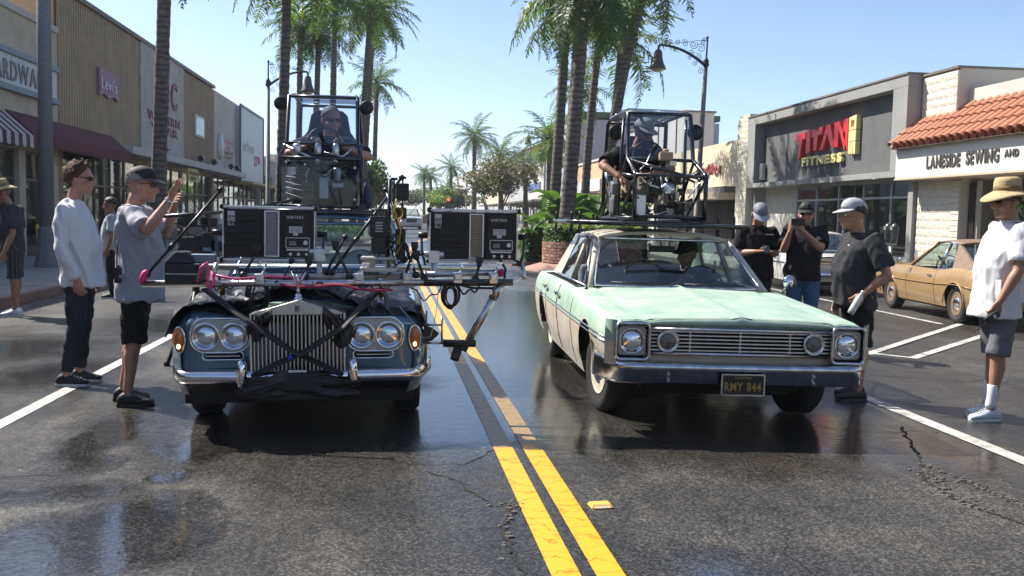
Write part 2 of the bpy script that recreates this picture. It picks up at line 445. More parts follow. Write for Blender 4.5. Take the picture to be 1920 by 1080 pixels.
# markings (each sheet 4 mm above the road)
def cl(y):   # the double line drifts left, then bends right, as the street runs off
    return .77 - .022 * (y - 4) + .0019 * max(0, y - 30) ** 2
yy = [-3, 0, 2, 4, 6, 8, 10, 12, 14, 17, 20, 25, 30, 38, 46, 55, 64]
strip('centre_line', m_yellow, [(cl(y) - .155, y) for y in yy], [(cl(y) - .03, y) for y in yy], .004)
strip('centre_line', m_yellow, [(cl(y) + .035, y) for y in yy], [(cl(y) + .16, y) for y in yy], .004)
yl = [5.2, 7, 9, 11, 13, 15, 18, 21]
strip('lane_line', m_lane, [(-2.86 - .05, y) for y in yl], [(-2.86 + .07, y) for y in yl], .004)
yl2 = [3, 5, 6, 7, 8, 8.6]
strip('lane_line', m_lane, [(4.03, y) for y in yl2], [(4.17, y) for y in yl2], .004)
strip('lane_line', m_lane, [(4.03, y) for y in (12, 16, 20)], [(4.17, y) for y in (12, 16, 20)], .004)
def diag(p, q, w):
    d = (Vector(q) - Vector(p)).normalized() * w / 2; nx, ny = -d.y, d.x
    strip('stall_line', m_lane, [(p[0] - nx, p[1] - ny), (q[0] - nx, q[1] - ny)][::-1], [(p[0] + nx, p[1] + ny), (q[0] + nx, q[1] + ny)][::-1], .004)
diag((5.55, 11.0), (9.2, 14.9), .11)
diag((6.0, 10.75), (9.6, 14.3), .11)
diag((5.62, 11.12), (6.05, 10.72), .10)
diag((8.6, 14.6), (8.6, 28), .1)

# cracks: narrow jagged strips of broken surface
m_crack = M('crack_filler', (0.008, 0.008, 0.008), .9)
m_chip = M('broken_asphalt', (0.09, 0.083, 0.07), .95, var=.4, vs=40, bump=.6, bs=90)
def crack(pts, w, seed):
    rnd = random.Random(seed); mb = MB(); L = []; 
    pl = []
    for a, c in zip(pts, pts[1:]):
        n = max(2, int((Vector(c) - Vector(a)).length / .05))
        for i in range(n): pl.append((a[0] + (c[0] - a[0]) * i / n + rnd.gauss(0, .013), a[1] + (c[1] - a[1]) * i / n + rnd.gauss(0, .016)))
    pl.append(pts[-1]); vs = []; fs = []
    for i, p in enumerate(pl):
        q = pl[min(i + 1, len(pl) - 1)]; o = pl[max(i - 1, 0)]; d = Vector((q[0] - o[0], q[1] - o[1])); d = d.normalized() if d.length else Vector((0, 1))
        hw = w * rnd.uniform(.25, 1.0) * (.4 if i in (0, len(pl) - 1) else 1)
        vs += [(p[0] - d.y * hw, p[1] + d.x * hw, rz(p[0]) + .003), (p[0] + d.y * hw, p[1] - d.x * hw, rz(p[0]) + .003)]
    for i in range(len(pl) - 1): fs.append((2 * i, 2 * i + 1, 2 * i + 3, 2 * i + 2))
    mb.add(vs, fs); tag(ob('crack', mb, m_crack, fixn=False), kind='structure')
def chips(pts, n, spread, seed):
    rnd = random.Random(seed); mb = MB()
    for i in range(n):
        a = rnd.randrange(len(pts) - 1); t = rnd.random(); p = [pts[a][k] + (pts[a + 1][k] - pts[a][k]) * t + rnd.gauss(0, spread) for k in (0, 1)]
        r = rnd.uniform(.006, .022); k = rnd.randint(5, 7); a0 = rnd.random() * 6
        ring = lambda s, z: [(p[0] + r * s * math.cos(a0 + 6.283 * j / k) * rnd.uniform(.7, 1.2), p[1] + r * s * math.sin(a0 + 6.283 * j / k) * rnd.uniform(.7, 1.2), rz(p[0]) + z) for j in range(k)]
        mb.loft([ring(1, -.002), ring(.75, rnd.uniform(.004, .010))], smooth=False)
    return tag(ob('road_chips', mb, m_chip), kind='stuff')

crack([(3.79, 6.91), (3.45, 6.07), (3.33, 5.81), (3.36, 5.47), (3.39, 5.18), (3.45, 4.92)], .012, 1)
crack([(3.33, 5.81), (3.13, 5.4), (3.12, 5.07), (3.13, 4.77), (3.25, 4.5)], .016, 2)
crack([(.13, 5.55), (.32, 5.3), (.45, 4.89), (.57, 4.85), (.49, 4.54), (.48, 4.21), (.5, 3.8)], .011, 3)
crack([(-.6, 5.75), (-.37, 5.71), (-.19, 5.88), (.13, 5.7), (.39, 5.72), (.6, 6.1)], .007, 4)
crack([(1.85, 4.42), (1.75, 4.19), (1.76, 4.02), (1.77, 3.8)], .006, 5)
crack([(2.9, 6.9), (3.5, 6.7), (4.0, 6.75)], .006, 6)
crack([(-2.4, 5.6), (-1.6, 5.75), (-.9, 5.7)], .004, 7)
crack([(-6, 12.3), (-4.2, 12.0), (-3, 12.2), (-2, 12.1), (-1.2, 12.3)], .02, 8)
crack([(4.2, 9.6), (5.6, 9.1), (7.2, 9.3), (9, 8.8)], .01, 9)
chips([(3.33, 5.81), (3.37, 5.4), (3.4, 5.1), (3.45, 4.92)], 90, .025, 1)
chips([(3.25, 5.6), (3.13, 5.2), (3.13, 4.77)], 70, .04, 2)
chips([(.45, 4.89), (.57, 4.85), (.49, 4.54), (.48, 4.0)], 35, .025, 3)

# raised reflective lane marker
mk = MB(); mk.loft([[(-.062, -.05, 0), (.062, -.05, 0), (.062, .05, 0), (-.062, .05, 0)], [(-.05, -.028, .02), (.05, -.028, .02), (.05, .028, .02), (-.05, .028, .02)]], smooth=False)
o = ob('road_marker', mk, M('amber_marker', (.78, .42, .08), .35), None, (1.02, 4.84, rz(1.02) + .002), (0, 0, .1), bev=.006)
tag(o, 'small amber reflective marker stud on the asphalt beside the yellow lines', 'road marker')
mk = MB(); mk.loft([[(-.03, -.036, 0), (.03, -.036, 0), (.03, -.036, .0), (-.03, -.036, 0)], [(-.045, -.047, .003), (.045, -.047, .003), (.04, -.03, .018), (-.04, -.03, .018)]], smooth=False)
ob('reflector', mk, M('reflector_lens', (.95, .8, .5), .1, spec=.9), o)

# manhole cover
mh = MB(); mh.lathe((0, 0, 0), [(.001, 0), (.3, 0), (.3, .004), (.001, .004)], 28); 
tag(ob('manhole_cover', mh, M('cast_iron', (.05, .045, .04), .5, .6, var=.4, vs=30, bump=.6, bs=80), None, (1.05, 21.5, rz(1.05) + .004)), 'round iron manhole cover in the wet street behind the cars', 'manhole cover')
# ---------------------------------------------------------------- buildings, left side (facade plane X = FL, facing +X)
FL = -10.8
YR, ZU = (0, 1, 0), (0, 0, 1)
m_cream = M('cream_stucco', (.55, .48, .36), .85, var=.2, vs=1.2, bump=.35, bs=40)
m_brownrib = M('brown_ribbed_siding', (.37, .275, .165), .6, var=.22, vs=.9)
m_brown = M('brown_stucco', (.29, .21, .13), .8, var=.2, vs=.8, bump=.2, bs=40)
m_offw = M('off_white_stucco', (.52, .49, .43), .8, var=.16, vs=1.0, bump=.2, bs=40)
m_panelw = M('weathered_white_siding', (.45, .41, .37), .7, var=.18, vs=1.5)
m_maroon = M('maroon_canvas', (.13, .028, .04), .85, var=.2, vs=4)
m_maroonp = M('maroon_letter', (.22, .03, .06), .5, var=.2, vs=3)
m_trimw = M('pale_trim', (.5, .48, .44), .6, var=.15, vs=2)
m_bluegrey = M('blue_grey_trim', (.19, .25, .3), .5, var=.15, vs=3)
m_mull = M('mullion_bronze', (.1, .085, .07), .4, .5, var=.2, vs=5)
m_mullw = M('mullion_silver', (.42, .42, .42), .35, .8, var=.15, vs=6)
m_bulk = M('shop_bulkhead', (.16, .14, .12), .7, var=.3, vs=2)
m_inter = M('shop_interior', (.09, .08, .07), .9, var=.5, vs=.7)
m_roofg = M('roof_gravel', (.3, .29, .27), .9, var=.2, vs=3)
GOODS = [M('goods_%s' % n, c, .7, var=.3, vs=5) for n, c in (('red', (.35, .05, .04)), ('blue', (.08, .13, .3)), ('tan', (.4, .28, .16)), ('white', (.6, .6, .58)), ('green', (.08, .2, .08)), ('yellow', (.6, .45, .05)), ('dark', (.05, .05, .06)))]

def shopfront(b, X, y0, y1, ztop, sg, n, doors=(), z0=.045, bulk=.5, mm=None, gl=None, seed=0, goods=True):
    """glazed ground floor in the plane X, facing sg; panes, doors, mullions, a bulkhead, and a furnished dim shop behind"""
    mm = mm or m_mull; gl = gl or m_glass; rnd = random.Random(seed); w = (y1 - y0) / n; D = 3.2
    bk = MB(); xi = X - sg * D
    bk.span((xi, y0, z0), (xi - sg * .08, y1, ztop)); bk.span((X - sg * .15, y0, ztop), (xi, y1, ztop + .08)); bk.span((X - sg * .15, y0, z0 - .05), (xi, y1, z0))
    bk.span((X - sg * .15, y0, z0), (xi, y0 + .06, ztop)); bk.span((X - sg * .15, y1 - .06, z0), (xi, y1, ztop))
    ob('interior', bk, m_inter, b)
    fr = MB()
    for i in range(n + 1): fr.box((X, y0 + w * i + (.04 if i == 0 else -.04 if i == n else 0), (z0 + ztop) / 2), (.1, .07, ztop - z0))
    for i in range(n):
        a, c = y0 + w * i + .035, y0 + w * (i + 1) - .035; zb = z0 if i in doors else z0 + bulk
        fr.span((X - .045, a, ztop - .07), (X + .045, c, ztop)); fr.span((X - .045, a, 2.2), (X + .045, c, 2.26))
        if i not in doors: fr.span((X - .045, a, zb), (X + .045, c, zb + .06))
    ob('mullion', fr, mm, b)
    for i in range(n):
        a, c = y0 + w * i + .036, y0 + w * (i + 1) - .036
        if i in doors:
            d = MB(); yc = (a + c) / 2; hw = min(.48, (c - a) / 2)
            for s2 in (-1, 1): d.span((X - .03, yc + s2 * hw, z0 + .02), (X + .03, yc + s2 * (hw - .09), 2.2))
            d.span((X - .03, yc - hw + .09, z0 + .02), (X + .03, yc + hw - .09, z0 + .25)); d.span((X - .03, yc - hw + .09, 2.1), (X + .03, yc + hw - .09, 2.2))
            do = ob('door', d, mm, b)
            p = MB(); p.span((X - .006, yc - hw + .09, z0 + .25), (X + .006, yc + hw - .09, 2.1)); ob('pane', p, gl, do)
            h = MB(); h.tube([(X + sg * .03, yc + hw - .13, 1.0), (X + sg * .09, yc + hw - .13, 1.03), (X + sg * .09, yc + hw - .13, 1.3), (X + sg * .03, yc + hw - .13, 1.33)], .013, 6); ob('handle', h, m_chrome, do)
            for e in (-1, 1):
                if (c - a) / 2 - hw > .06:
                    p = MB(); p.span((X - .005, yc + e * (hw + .005), z0 + .02), (X + .005, yc + e * (c - a) / 2, 2.2)); ob('pane', p, gl, b)
        else:
            bb = MB(); bb.span((X - .07, a, z0), (X + .05, c, z0 + bulk)); ob('bulkhead', bb, m_bulk, b, bev=.01)
            p = MB(); p.span((X - .005, a, z0 + bulk + .06), (X + .005, c, 2.2)); ob('pane', p, gl, b)
            if goods:
                for k in range(rnd.randint(2, 4)):
                    y = rnd.uniform(a + .15, c - .15); h = rnd.uniform(.25, .9); q = MB(); xx = X - sg * rnd.uniform(.4, 1.2)
                    if rnd.random() < .4:   # a dressed bust on a stand
                        q.lathe((xx, y, z0 + bulk), [(.12, 0), (.02, .02), (.02, .35), (.14, .42), (.17, .6), (.2, .85), (.16, .95), (.05, 1.0), (.05, 1.08), (.001, 1.1)], 10)
                    else:
                        for t in range(rnd.randint(1, 3)): q.box((xx, y, z0 + bulk + .1 + .2 * t), (.3, rnd.uniform(.2, .4), .19), rnd.uniform(-.2, .2))
                    ob('display_goods', q, rnd.choice(GOODS), b)
        p = MB(); p.span((X - .005, a, 2.26), (X + .005, c, ztop - .07)); ob('pane', p, gl, b)

def awning(b, mat, y0, y1, x0, z0, x1, z1, drop=.3, stripes=None, sg=1, name='awning'):
    n = max(4, int((y1 - y0) / .25)); mb = MB(); k = 1 if stripes else 0
    for i in range(n):
        a, c = y0 + (y1 - y0) * i / n, y0 + (y1 - y0) * (i + 1) / n; mi = (i % 2) if stripes else 0
        mb.add([(x0, a, z0), (x0, c, z0), (x1, c, z1), (x1, a, z1)], [(0, 1, 2, 3)], mi)
        zc = z1 - drop; m = (a + c) / 2
        mb.add([(x1, a, z1), (x1, c, z1), (x1 + sg * .01, c, zc), (x1 + sg * .02, m + (c - a) * .2, zc - .05), (x1 + sg * .02, m - (c - a) * .2, zc - .05), (x1 + sg * .01, a, zc)], [(0, 1, 2, 3, 4, 5)], mi)
    for y in (y0, y1): mb.add([(x0, y, z0), (x1, y, z1), (x1, y, z1 - drop), (x0, y, z1 - drop)], [(0, 1, 2, 3)], 0)
    a = ob(name, mb, [mat, stripes] if stripes else mat, b, solid=.012)
    fr = MB()
    for y in (y0 + .06, (y0 + y1) / 2, y1 - .06): fr.tube([(x0, y, z1 - drop + .06), (x1 - sg * .03, y, z1 - .05), (x0, y, z0 - .06)], .016, 6)
    ob('awning_frame', fr, m_steel, a)
    return a

# hardware shop, cream, nearest on the left
b = thing('hardware_store', 'cream stucco shop on the left pavement with a hardware sign and striped awning', 'shop', (0, 0, 0))
w = MB(); w.span((FL - 12, 14, 3.05), (FL, 31.3, 6.75)); w.span((FL - 12, 14, -.1), (FL - 3.5, 31.3, 3.05)); ob('wall', w, m_cream, b)
w = MB(); w.span((FL - .35, 14, 6.75), (FL + .07, 31.3, 6.95)); ob('coping', w, m_trimw, b, bev=.02)
for p_, q_ in (((FL - .3, 30.5, -.1), (FL - .003, 31.3, 3.05)), ((FL - .3, 28.3, -.1), (FL - .003, 28.75, 3.05)), ((FL - .3, 14, -.1), (FL - .003, 14.6, 3.05)),):
    w = MB(); w.span(p_, q_); ob('pier', w, m_cream, b)
shopfront(b, FL - .2, 28.75, 30.5, 3.05, 1, 1, seed=1); shopfront(b, FL - .2, 14.6, 28.3, 3.05, 1, 6, doors=(3,), seed=2)
s = MB(); s.span((FL, 19.5, 4.72), (FL + .12, 30.9, 5.52)); sb = ob('sign_board', s, M('sign_pale', (.6, .63, .64), .5, var=.1, vs=2), b)
s = MB(); s.span((FL, 19.4, 5.522), (FL + .2, 31.0, 5.68)); s.span((FL, 19.4, 4.55), (FL + .2, 31.0, 4.718)); ob('sign_trim', s, m_bluegrey, sb, bev=.015)
letters(sb, 'HARDWARE', (FL + .135, 25.95, 4.84), YR, ZU, .75, M('sign_brown', (.2, .16, .15), .5), .02, .1, .012, fit=4.15)
awning(b, M('white_canvas', (.55, .52, .5), .85, var=.15, vs=4), 17, 27.3, FL + .02, 4.0, FL + .75, 3.35, .28, stripes=M('maroon_stripe', (.1, .03, .04), .85), name='striped_awning')

# western wear shop, brown ribbed
b = thing('western_wear_store', 'brown ribbed metal shop front with a white western wear panel and a maroon awning', 'shop')
w = MB(); w.span((FL - 14, 31.3, 3.3), (FL - .1, 55.4, 8.15)); w.span((FL - 14, 31.3, -.1), (FL - 3.6, 55.4, 3.3)); ob('wall', w, M('tan_stucco', (.4, .27, .17), .85, var=.15, vs=1, bump=.2), b)
w = MB()
for (a, c) in ((31.45, 40.4),):
    y = a
    while y < c:
        w.add([(FL - .06, y, 3.7), (FL - .06, y + .05, 3.7), (FL, y + .09, 3.7), (FL, y + .19, 3.7), (FL - .06, y + .23, 3.7), (FL - .06, y, 8.2), (FL - .06, y + .05, 8.2), (FL, y + .09, 8.2), (FL, y + .19, 8.2), (FL - .06, y + .23, 8.2)],
              [(0, 1, 6, 5), (1, 2, 7, 6), (2, 3, 8, 7), (3, 4, 9, 8)]); y += .23
ob('ribbed_siding', w, m_brownrib, b)
w = MB(); w.span((FL - .1, 48.0, 3.55), (FL - .02, 55.4, 8.1)); ob('brown_wall', w, m_brown, b)
pn = MB(); pn.span((FL - .1, 40.5, 3.55), (FL + .05, 47.95, 8.15)); pb = ob('white_panel', pn, m_panelw, b)
letters(pb, 'WESTERN', (FL + .07, 41.4, 5.2), YR, ZU, .52, m_maroonp, .05, .1, .012, fit=5.6)
letters(pb, 'WEAR', (FL + .07, 42.0, 4.72), YR, ZU, .52, m_maroonp, .05, .1, .012, fit=4.6)
for ch, y, z, sz in (('J', 42.7, 6.2, 1.7), ('&', 44.2, 6.25, 1.4), ('C', 45.4, 6.0, 1.7)): letters(pb, ch, (FL + .07, y, z), YR, ZU, sz, m_maroonp, .08, bold=.02)
w = MB(); w.span((FL - .4, 31.3, 8.15), (FL + .1, 55.4, 8.32)); ob('coping', w, M('coping_bronze', (.16, .13, .11), .5, .3), b, bev=.02)
for p_, q_ in (((FL - .3, 31.3, -.1), (FL - .003, 31.75, 3.3)), ((FL - .3, 54.8, -.1), (FL - .003, 55.4, 3.3)), ((FL - .3, 44.2, -.1), (FL - .003, 44.7, 3.3)),):
    w = MB(); w.span(p_, q_); ob('pier', w, m_brown, b)
shopfront(b, FL - .2, 31.75, 44.2, 3.3, 1, 7, doors=(4,), seed=3); shopfront(b, FL - .2, 44.7, 54.8, 3.3, 1, 6, doors=(2,), seed=4)
awning(b, m_maroon, 27.35, 36.6, FL + .03, 4.05, FL + .72, 3.45, .3, name='maroon_awning')
c = MB(); c.span((FL - .1, 36.65, 3.45), (FL + .8, 61.3, 3.74)); ob('canopy', c, m_trimw, b, bev=.02)
lv = MB(); lv.prism([(0, 0), (2.2, 0), (2.2, .12), (1.65, .2), (1.1, .1), (.55, .2), (0, .12)][::-1], (FL + .004, 35.1, 6.3), YR, (0, 0, -1), (.1, 0, 0)); 
lv = MB(); lv.prism([(0, 0), (2.2, 0), (2.2, .95), (1.65, .85), (1.1, .97), (.55, .85), (0, .95)], (FL + .004, 35.1, 6.32), YR, (0, 0, -1), (.1, 0, 0)); lo = ob('tab_sign', lv, M('faded_purple', (.3, .13, .2), .5, var=.12, vs=3), b)
letters(lo, "Levi's", (FL + .12, 35.28, 5.62), YR, ZU, .62, M('letter_white', (.75, .73, .74), .5), .02, fit=1.75)
wn_ = MB(); wn_.span((FL - .02, 50.4, 5.15), (FL + .06, 52.7, 6.3)); wo = ob('window', wn_, m_trimw, b, bev=.05, seg=3)
wn_ = MB(); wn_.span((FL + .06, 50.62, 5.28), (FL + .075, 52.48, 6.17)); ob('pane', wn_, M('poster_pale', (.45, .5, .5), .2, var=.6, vs=2.2), wo)
hs = MB(); hs.span((FL + .9, 44.6, 2.72), (FL + 1.0, 46.6, 3.3)); ho = ob('hanging_sign', hs, M('sign_yellow', (.5, .42, .1), .5, var=.1), b)
letters(ho, 'WESTERN', (FL + 1.01, 44.75, 3.03), YR, ZU, .22, m_black, .01, fit=1.7); letters(ho, 'WEAR', (FL + 1.01, 45.0, 2.79), YR, ZU, .22, m_black, .01, fit=1.1)
def spot(y, z, x=FL + .4):
    o = thing('spotlight', '', 'spotlight', (x, y, z), group='spotlights along the left shop canopy')
    k = MB(); k.box((0, 0, .02), (.16, .16, .04)); k.cyl((0, 0, .04), (0, 0, .2), .025); ob('base', k, m_matte, o)
    k = MB(); k.box((-.02, 0, .3), (.26, .38, .24), rot=(0, -.5, 0)); ob('lamp_head', k, m_matte, o, bev=.02)
    return o
for i, (y, l) in enumerate(((43.0, 'black spotlight on the canopy below the white western wear panel'), (50.2, 'black spotlight on the canopy under the small framed window'), (53.6, 'black spotlight on the canopy at the far end of the brown wall'), (58.6, 'black spotlight on the canopy under the round shop sign'), (60.6, 'black spotlight on the canopy beside the tall white framed panel'))):
    spot(y, 3.742)['label'] = l

# white shop with round sign and tall framed panel
b = thing('white_shop', 'off white shop with a round sign beside a tall white framed billboard panel', 'shop')
w = MB(); w.span((FL - 14, 55.4, 3.42), (FL, 71.6, 8.1)); w.span((FL - 14, 55.4, -.1), (FL - 3.5, 71.6, 3.42)); ob('wall', w, m_offw, b)
w = MB(); w.span((FL - .02, 62.2, 3.3), (FL + .3, 71.6, 7.95)); fo = ob('sign_panel', w, M('panel_blue_white', (.52, .55, .58), .45, var=.1, vs=1), b)
w = MB()
for a, c in (((FL + .25, 62.05, 3.25), (FL + .36, 62.2, 8.1)), ((FL + .25, 71.6, 3.25), (FL + .36, 71.75, 8.1)), ((FL + .25, 62.2, 7.95), (FL + .36, 71.6, 8.1)), ((FL + .25, 62.2, 3.25), (FL + .36, 71.6, 3.4))): w.span(a, c)
ob('panel_frame', w, M('frame_dark', (.1, .12, .12), .5), fo)
letters(fo, 'urban', (FL + .31, 63.2, 5.25), YR, ZU, 1.1, M('letter_grey', (.42, .43, .48), .5), .02, fit=4.2); letters(fo, 'gym', (FL + .31, 67.6, 4.72), YR, ZU, 1.0, M('letter_crimson', (.5, .04, .1), .5), .02, bold=.03, fit=2.5)
w = MB(); w.lathe((FL, 57.0, 5.1), [(.001, 0), (.75, 0), (.75, .14), (.001, .15)], 22, 'x'); rs = ob('round_sign', w, M('sign_white', (.6, .6, .58), .5), b)
w = MB(); w.span((FL, 57.5, 4.85), (FL + .12, 60.8, 5.55)); ws = ob('sign_board', w, M('sign_dark_red', (.28, .06, .05), .5, var=.3, vs=3), b)
letters(ws, 'MR YOU', (FL + .13, 57.6, 5.0), YR, ZU, .5, M('letter_white', (.7, .7, .7), .5), .01, fit=3.0)
w = MB(); w.span((FL, 57.8, 4.55), (FL + .1, 60.4, 4.78)); ob('sign_board', w, m_black, b)
w = MB(); w.span((FL + .0, 61.35, 3.1), (FL + 1.2, 71.5, 3.24)); ob('canopy', w, M('yellow_trim', (.5, .38, .12), .6), b)
shopfront(b, FL - .2, 55.8, 71.2, 3.3, 1, 9, doors=(2, 6), seed=5)

# further shops on the left
def plain_shop(y0, y1, h, mat, label, sg=1, X=FL, seed=0, n=5, cat='shop', canopy=True, sign=None, name='shop_building'):
    b = thing(name, label, cat)
    xb = X - sg * 12
    w = MB(); w.span((xb, y0, 3.0), (X, y1, h)); w.span((xb, y0, -.1), (X - sg * 3.5, y1, 3.0)); ob('wall', w, mat, b)
    for p_, q_ in (((X - sg * .3, y0, -.1), (X - sg * .003, y0 + .5, 3.0)), ((X - sg * .3, y1 - .5, -.1), (X - sg * .003, y1, 3.0)),):
        w = MB(); w.span(p_, q_); ob('pier', w, mat, b)
    w = MB(); w.span((X - sg * .4, y0 - .05, h), (X + sg * .08, y1 + .05, h + .15)); ob('coping', w, m_trimw, b)
    shopfront(b, X - sg * .15, y0 + .5, y1 - .5, 3.0, sg, n, doors=(n // 2,), seed=seed, goods=False)
    if canopy: w = MB(); w.span((X, y0 + .2, 2.95), (X + sg * 1.1, y1 - .2, 3.12)); ob('canopy', w, m_bulk, b)
    if sign: w = MB(); w.span((X, y0 + 2, h * .62), (X + sg * .1, y1 - 2, h * .62 + .8)); ob('sign_board', w, sign, b)
    return b
plain_shop(72.2, 80, 5.3, M('grey_green_stucco', (.36, .38, .35), .8, var=.15, vs=.6), 'low grey shop with a curved window just past the tall white billboard panel', seed=6, sign=GOODS[4])
plain_shop(80.3, 97, 5.9, m_offw, 'long pale low shop with a small red sign beyond the left lamp post', seed=7, sign=GOODS[0])
plain_shop(97.4, 122, 6.5, m_cream, 'cream shop at the far end of the left pavement', seed=8)
plain_shop(123, 160, 5.6, m_brown, 'dark brown shop farthest along the left pavement', seed=9)
# ---------------------------------------------------------------- buildings, right side (facade plane X = FR, facing -X)
FR = 13.0
YL = (0, -1, 0)
m_titan = M('charcoal_stucco', (.115, .117, .12), .85, var=.22, vs=1.5, bump=.5, bs=30)
m_titanside = M('grey_frame_paint', (.27, .27, .26), .7, var=.12, vs=1.5, bump=.15)
m_block = M('split_face_block', (.62, .58, .48), .9, var=.14, vs=8, bump=.9, bs=28)
m_grout = M('block_mortar', (.5, .47, .4), .9)
m_lightstucco = M('light_stucco', (.5, .49, .44), .85, var=.12, vs=1, bump=.2)
m_clay = M('clay_tile', (.37, .145, .08), .75, var=.28, vs=3.5, bump=.25, bs=50)
m_red = M('sign_red', (.72, .015, .025), .35, var=.12, vs=3)
m_gold = M('sign_gold', (.78, .68, .3), .4, var=.1, vs=3)

b = thing('gym_building', 'charcoal gym building with red letters in a deep recessed frame', 'gym')
y0, y1, zt, zb = 23.55, 35.15, 5.32, 2.72
fy0, fy1, fz0, fz1 = y0 + .75, y1 - .75, zb + .16, zt - .3
XF = FR - .38
w = MB()
w.span((XF, y0, fz1), (FR + .3, y1, zt)); w.span((XF, y0, zb), (FR + .3, y1, fz0)); w.span((XF, y0, fz0), (FR + .3, fy0, fz1)); w.span((XF, fy1, fz0), (FR + .3, y1, fz1))
ob('recess_frame', w, m_titanside, b, bev=.01)
w = MB(); w.span((FR - .02, fy0, fz0), (FR + .28, fy1, fz1)); pn = ob('sign_panel', w, m_titan, b)
w = MB(); w.span((FR + .3, y0, zb), (FR + 12, y1, zt - .3)); w.span((FR + 3.6, y0, -.1), (FR + 12, y1, zb)); ob('wall', w, m_titan, b)
w = MB(); w.span((XF - .03, y0 - .01, zt), (FR + .4, y1 + .01, zt + .05)); ob('coping', w, m_bulk, b)
for p_, q_ in (((FR - .1, y0, -.1), (FR + .3, y0 + .25, zb)), ((FR - .1, y1 - .25, -.1), (FR + .3, y1, zb)),):
    w = MB(); w.span(p_, q_); ob('pier', w, m_titanside, b)
shopfront(b, FR + .35, y0 + .25, 32.0, zb, -1, 5, doors=(2,), mm=m_mullw, seed=21, goods=False)
w = MB(); w.span((FR + .3, 32.0, .045), (FR + .42, y1 - .25, zb)); ob('panel', w, m_lightstucco, b)
w = MB(); w.span((FR - .2, fy1 - .35, 3.0), (FR - .04, fy1 - .05, 3.6)); ob('wall_lamp', w, m_mullw, b, bev=.03)
for k in range(4):
    w = MB(); w.cyl((FR - .3, y0 + 1.6 + 2.7 * k, zb - .012), (FR - .3, y0 + 1.6 + 2.7 * k, zb - .001), .09); ob('downlight', w, m_white, b)
# letters: (near-right) each drawn as polygons; u runs towards the viewer's right (-Y)
U0, Z0 = 31.2, 3.78
def multi(name, polys, mat):
    q = MB()
    for p in polys: q.prism([(u_, v_ * .6) for u_, v_ in p], (FR - .03, U0, Z0), YL, ZU, (-.14, 0, 0))
    return ob(name, q, mat, pn)
multi('letter', [[(.02, .62), (.86, .72), (.86, 1.08), (.02, 1.0)], [(.28, -.38), (.46, -.3), (.62, .69), (.28, .65)][:] ], m_red)
multi('letter', [[(.93, -.12), (1.25, -.05), (1.25, 1.12), (.93, 1.08)]], m_red)
multi('letter', [[(1.33, .72), (1.95, .78), (1.95, 1.16), (1.7, 1.0), (1.33, 1.13)], [(1.5, -.02), (1.76, .02), (1.8, .76), (1.5, .73)], [(1.96, .78), (2.12, .8), (2.12, 1.18), (1.96, 1.16)]], m_red)
multi('letter', [[(1.95, -.08), (2.22, .02), (2.5, .78), (2.44, 1.2)], [(2.5, .78), (2.78, .06), (3.05, .0), (2.68, 1.23), (2.44, 1.2)]], m_red)
multi('letter', [[(2.98, .02), (3.27, .0), (3.27, 1.28), (2.98, 1.25)], [(3.27, .86), (3.74, -.25), (3.74, .6), (3.27, 1.28)], [(3.6, .6), (3.9, -.3), (3.9, 1.33), (3.6, 1.3)]], m_red)
multi('gold_strip', [[(3.97, .72), (4.07, .72), (4.07, 1.36), (3.97, 1.35)], [(4.3, .74), (4.42, .74), (4.42, 1.42), (4.3, 1.4)], [(4.07, 1.2), (4.3, 1.2), (4.3, 1.4), (4.07, 1.36)], [(4.07, .72), (4.3, .74), (4.3, .86), (4.07, .86)],
      [(3.97, .18), (4.42, .2), (4.42, .7), (3.97, .68)], [(3.97, -.38), (4.09, -.45), (4.09, .16), (3.97, .16)], [(4.13, -.4), (4.25, -.47), (4.25, .16), (4.13, .16)], [(4.29, -.42), (4.42, -.46), (4.42, .17), (4.29, .17)]], m_gold)
letters(pn, 'FITNESS', (FR - .08, U0 - .55, 3.34), YL, ZU, .37, m_gold, .12, .12, .016, fit=2.95)

# stone block wall and sewing shop
b = thing('sewing_shop', 'white sewing shop with a red clay tile mansard and split face block wall', 'shop')
ys0, ys1 = 21.95, 23.5
w = MB(); w.span((FR + .06, ys0, -.1), (FR + 6, ys1 + .03, 5.25)); ob('wall', w, m_grout, b)
def blocks(parent, y0, y1, z0, z1, X, face=-1, bw=.4, bh=.2, seed=3):
    rnd = random.Random(seed); vs = []; 
    mes = []
    for v in range(4):
        q = MB(); nx, nz = 4, 3
        pts = [[(-rnd.uniform(.004, .02) if 0 < i < nx and 0 < j < nz else 0, -bw / 2 + .003 + (bw - .006) * i / nx, -bh / 2 + .003 + (bh - .006) * j / nz) for j in range(nz + 1)] for i in range(nx + 1)]
        q.grid(lambda u, t: pts[round(u * nx)][round(t * nz)], nx, nz, smooth=False)
        q.span((.001, -bw / 2 + .003, -bh / 2 + .003), (.07, bw / 2 - .003, bh / 2 - .003)); mes.append(q.mesh('block', m_block))
    row = 0; z = z0
    while z < z1 - .05:
        y = y0 - (bw / 2 if row % 2 else 0)
        while y < y1 - .02:
            a, c = max(y, y0), min(y + bw, y1)
            if c - a > .06: link('block', rnd.choice(mes), parent, (X, (a + c) / 2, z + bh / 2), None, (1, (c - a) / bw, 1))
            y += bw
        z += bh; row += 1
blocks(b, ys0, ys1, 0, 5.2, FR)
w = MB(); w.span((FR + .02, ys0 - .35, 0), (FR + .3, ys0 - .005, 2.62)); ob('pier', w, m_grout, b)
q = MB(); q.span((0, -.17, -.06), (.05, .17, .06)); me = q.mesh('brick', m_block)
for i in range(19): link('brick', me, b, (FR - .01, ys0 - .18, .07 + .135 * i))
w = MB(); w.span((FR - .02, ys0 - .02, 5.25), (FR + 6, ys1 + .05, 5.31)); ob('coping', w, m_bulk, b)
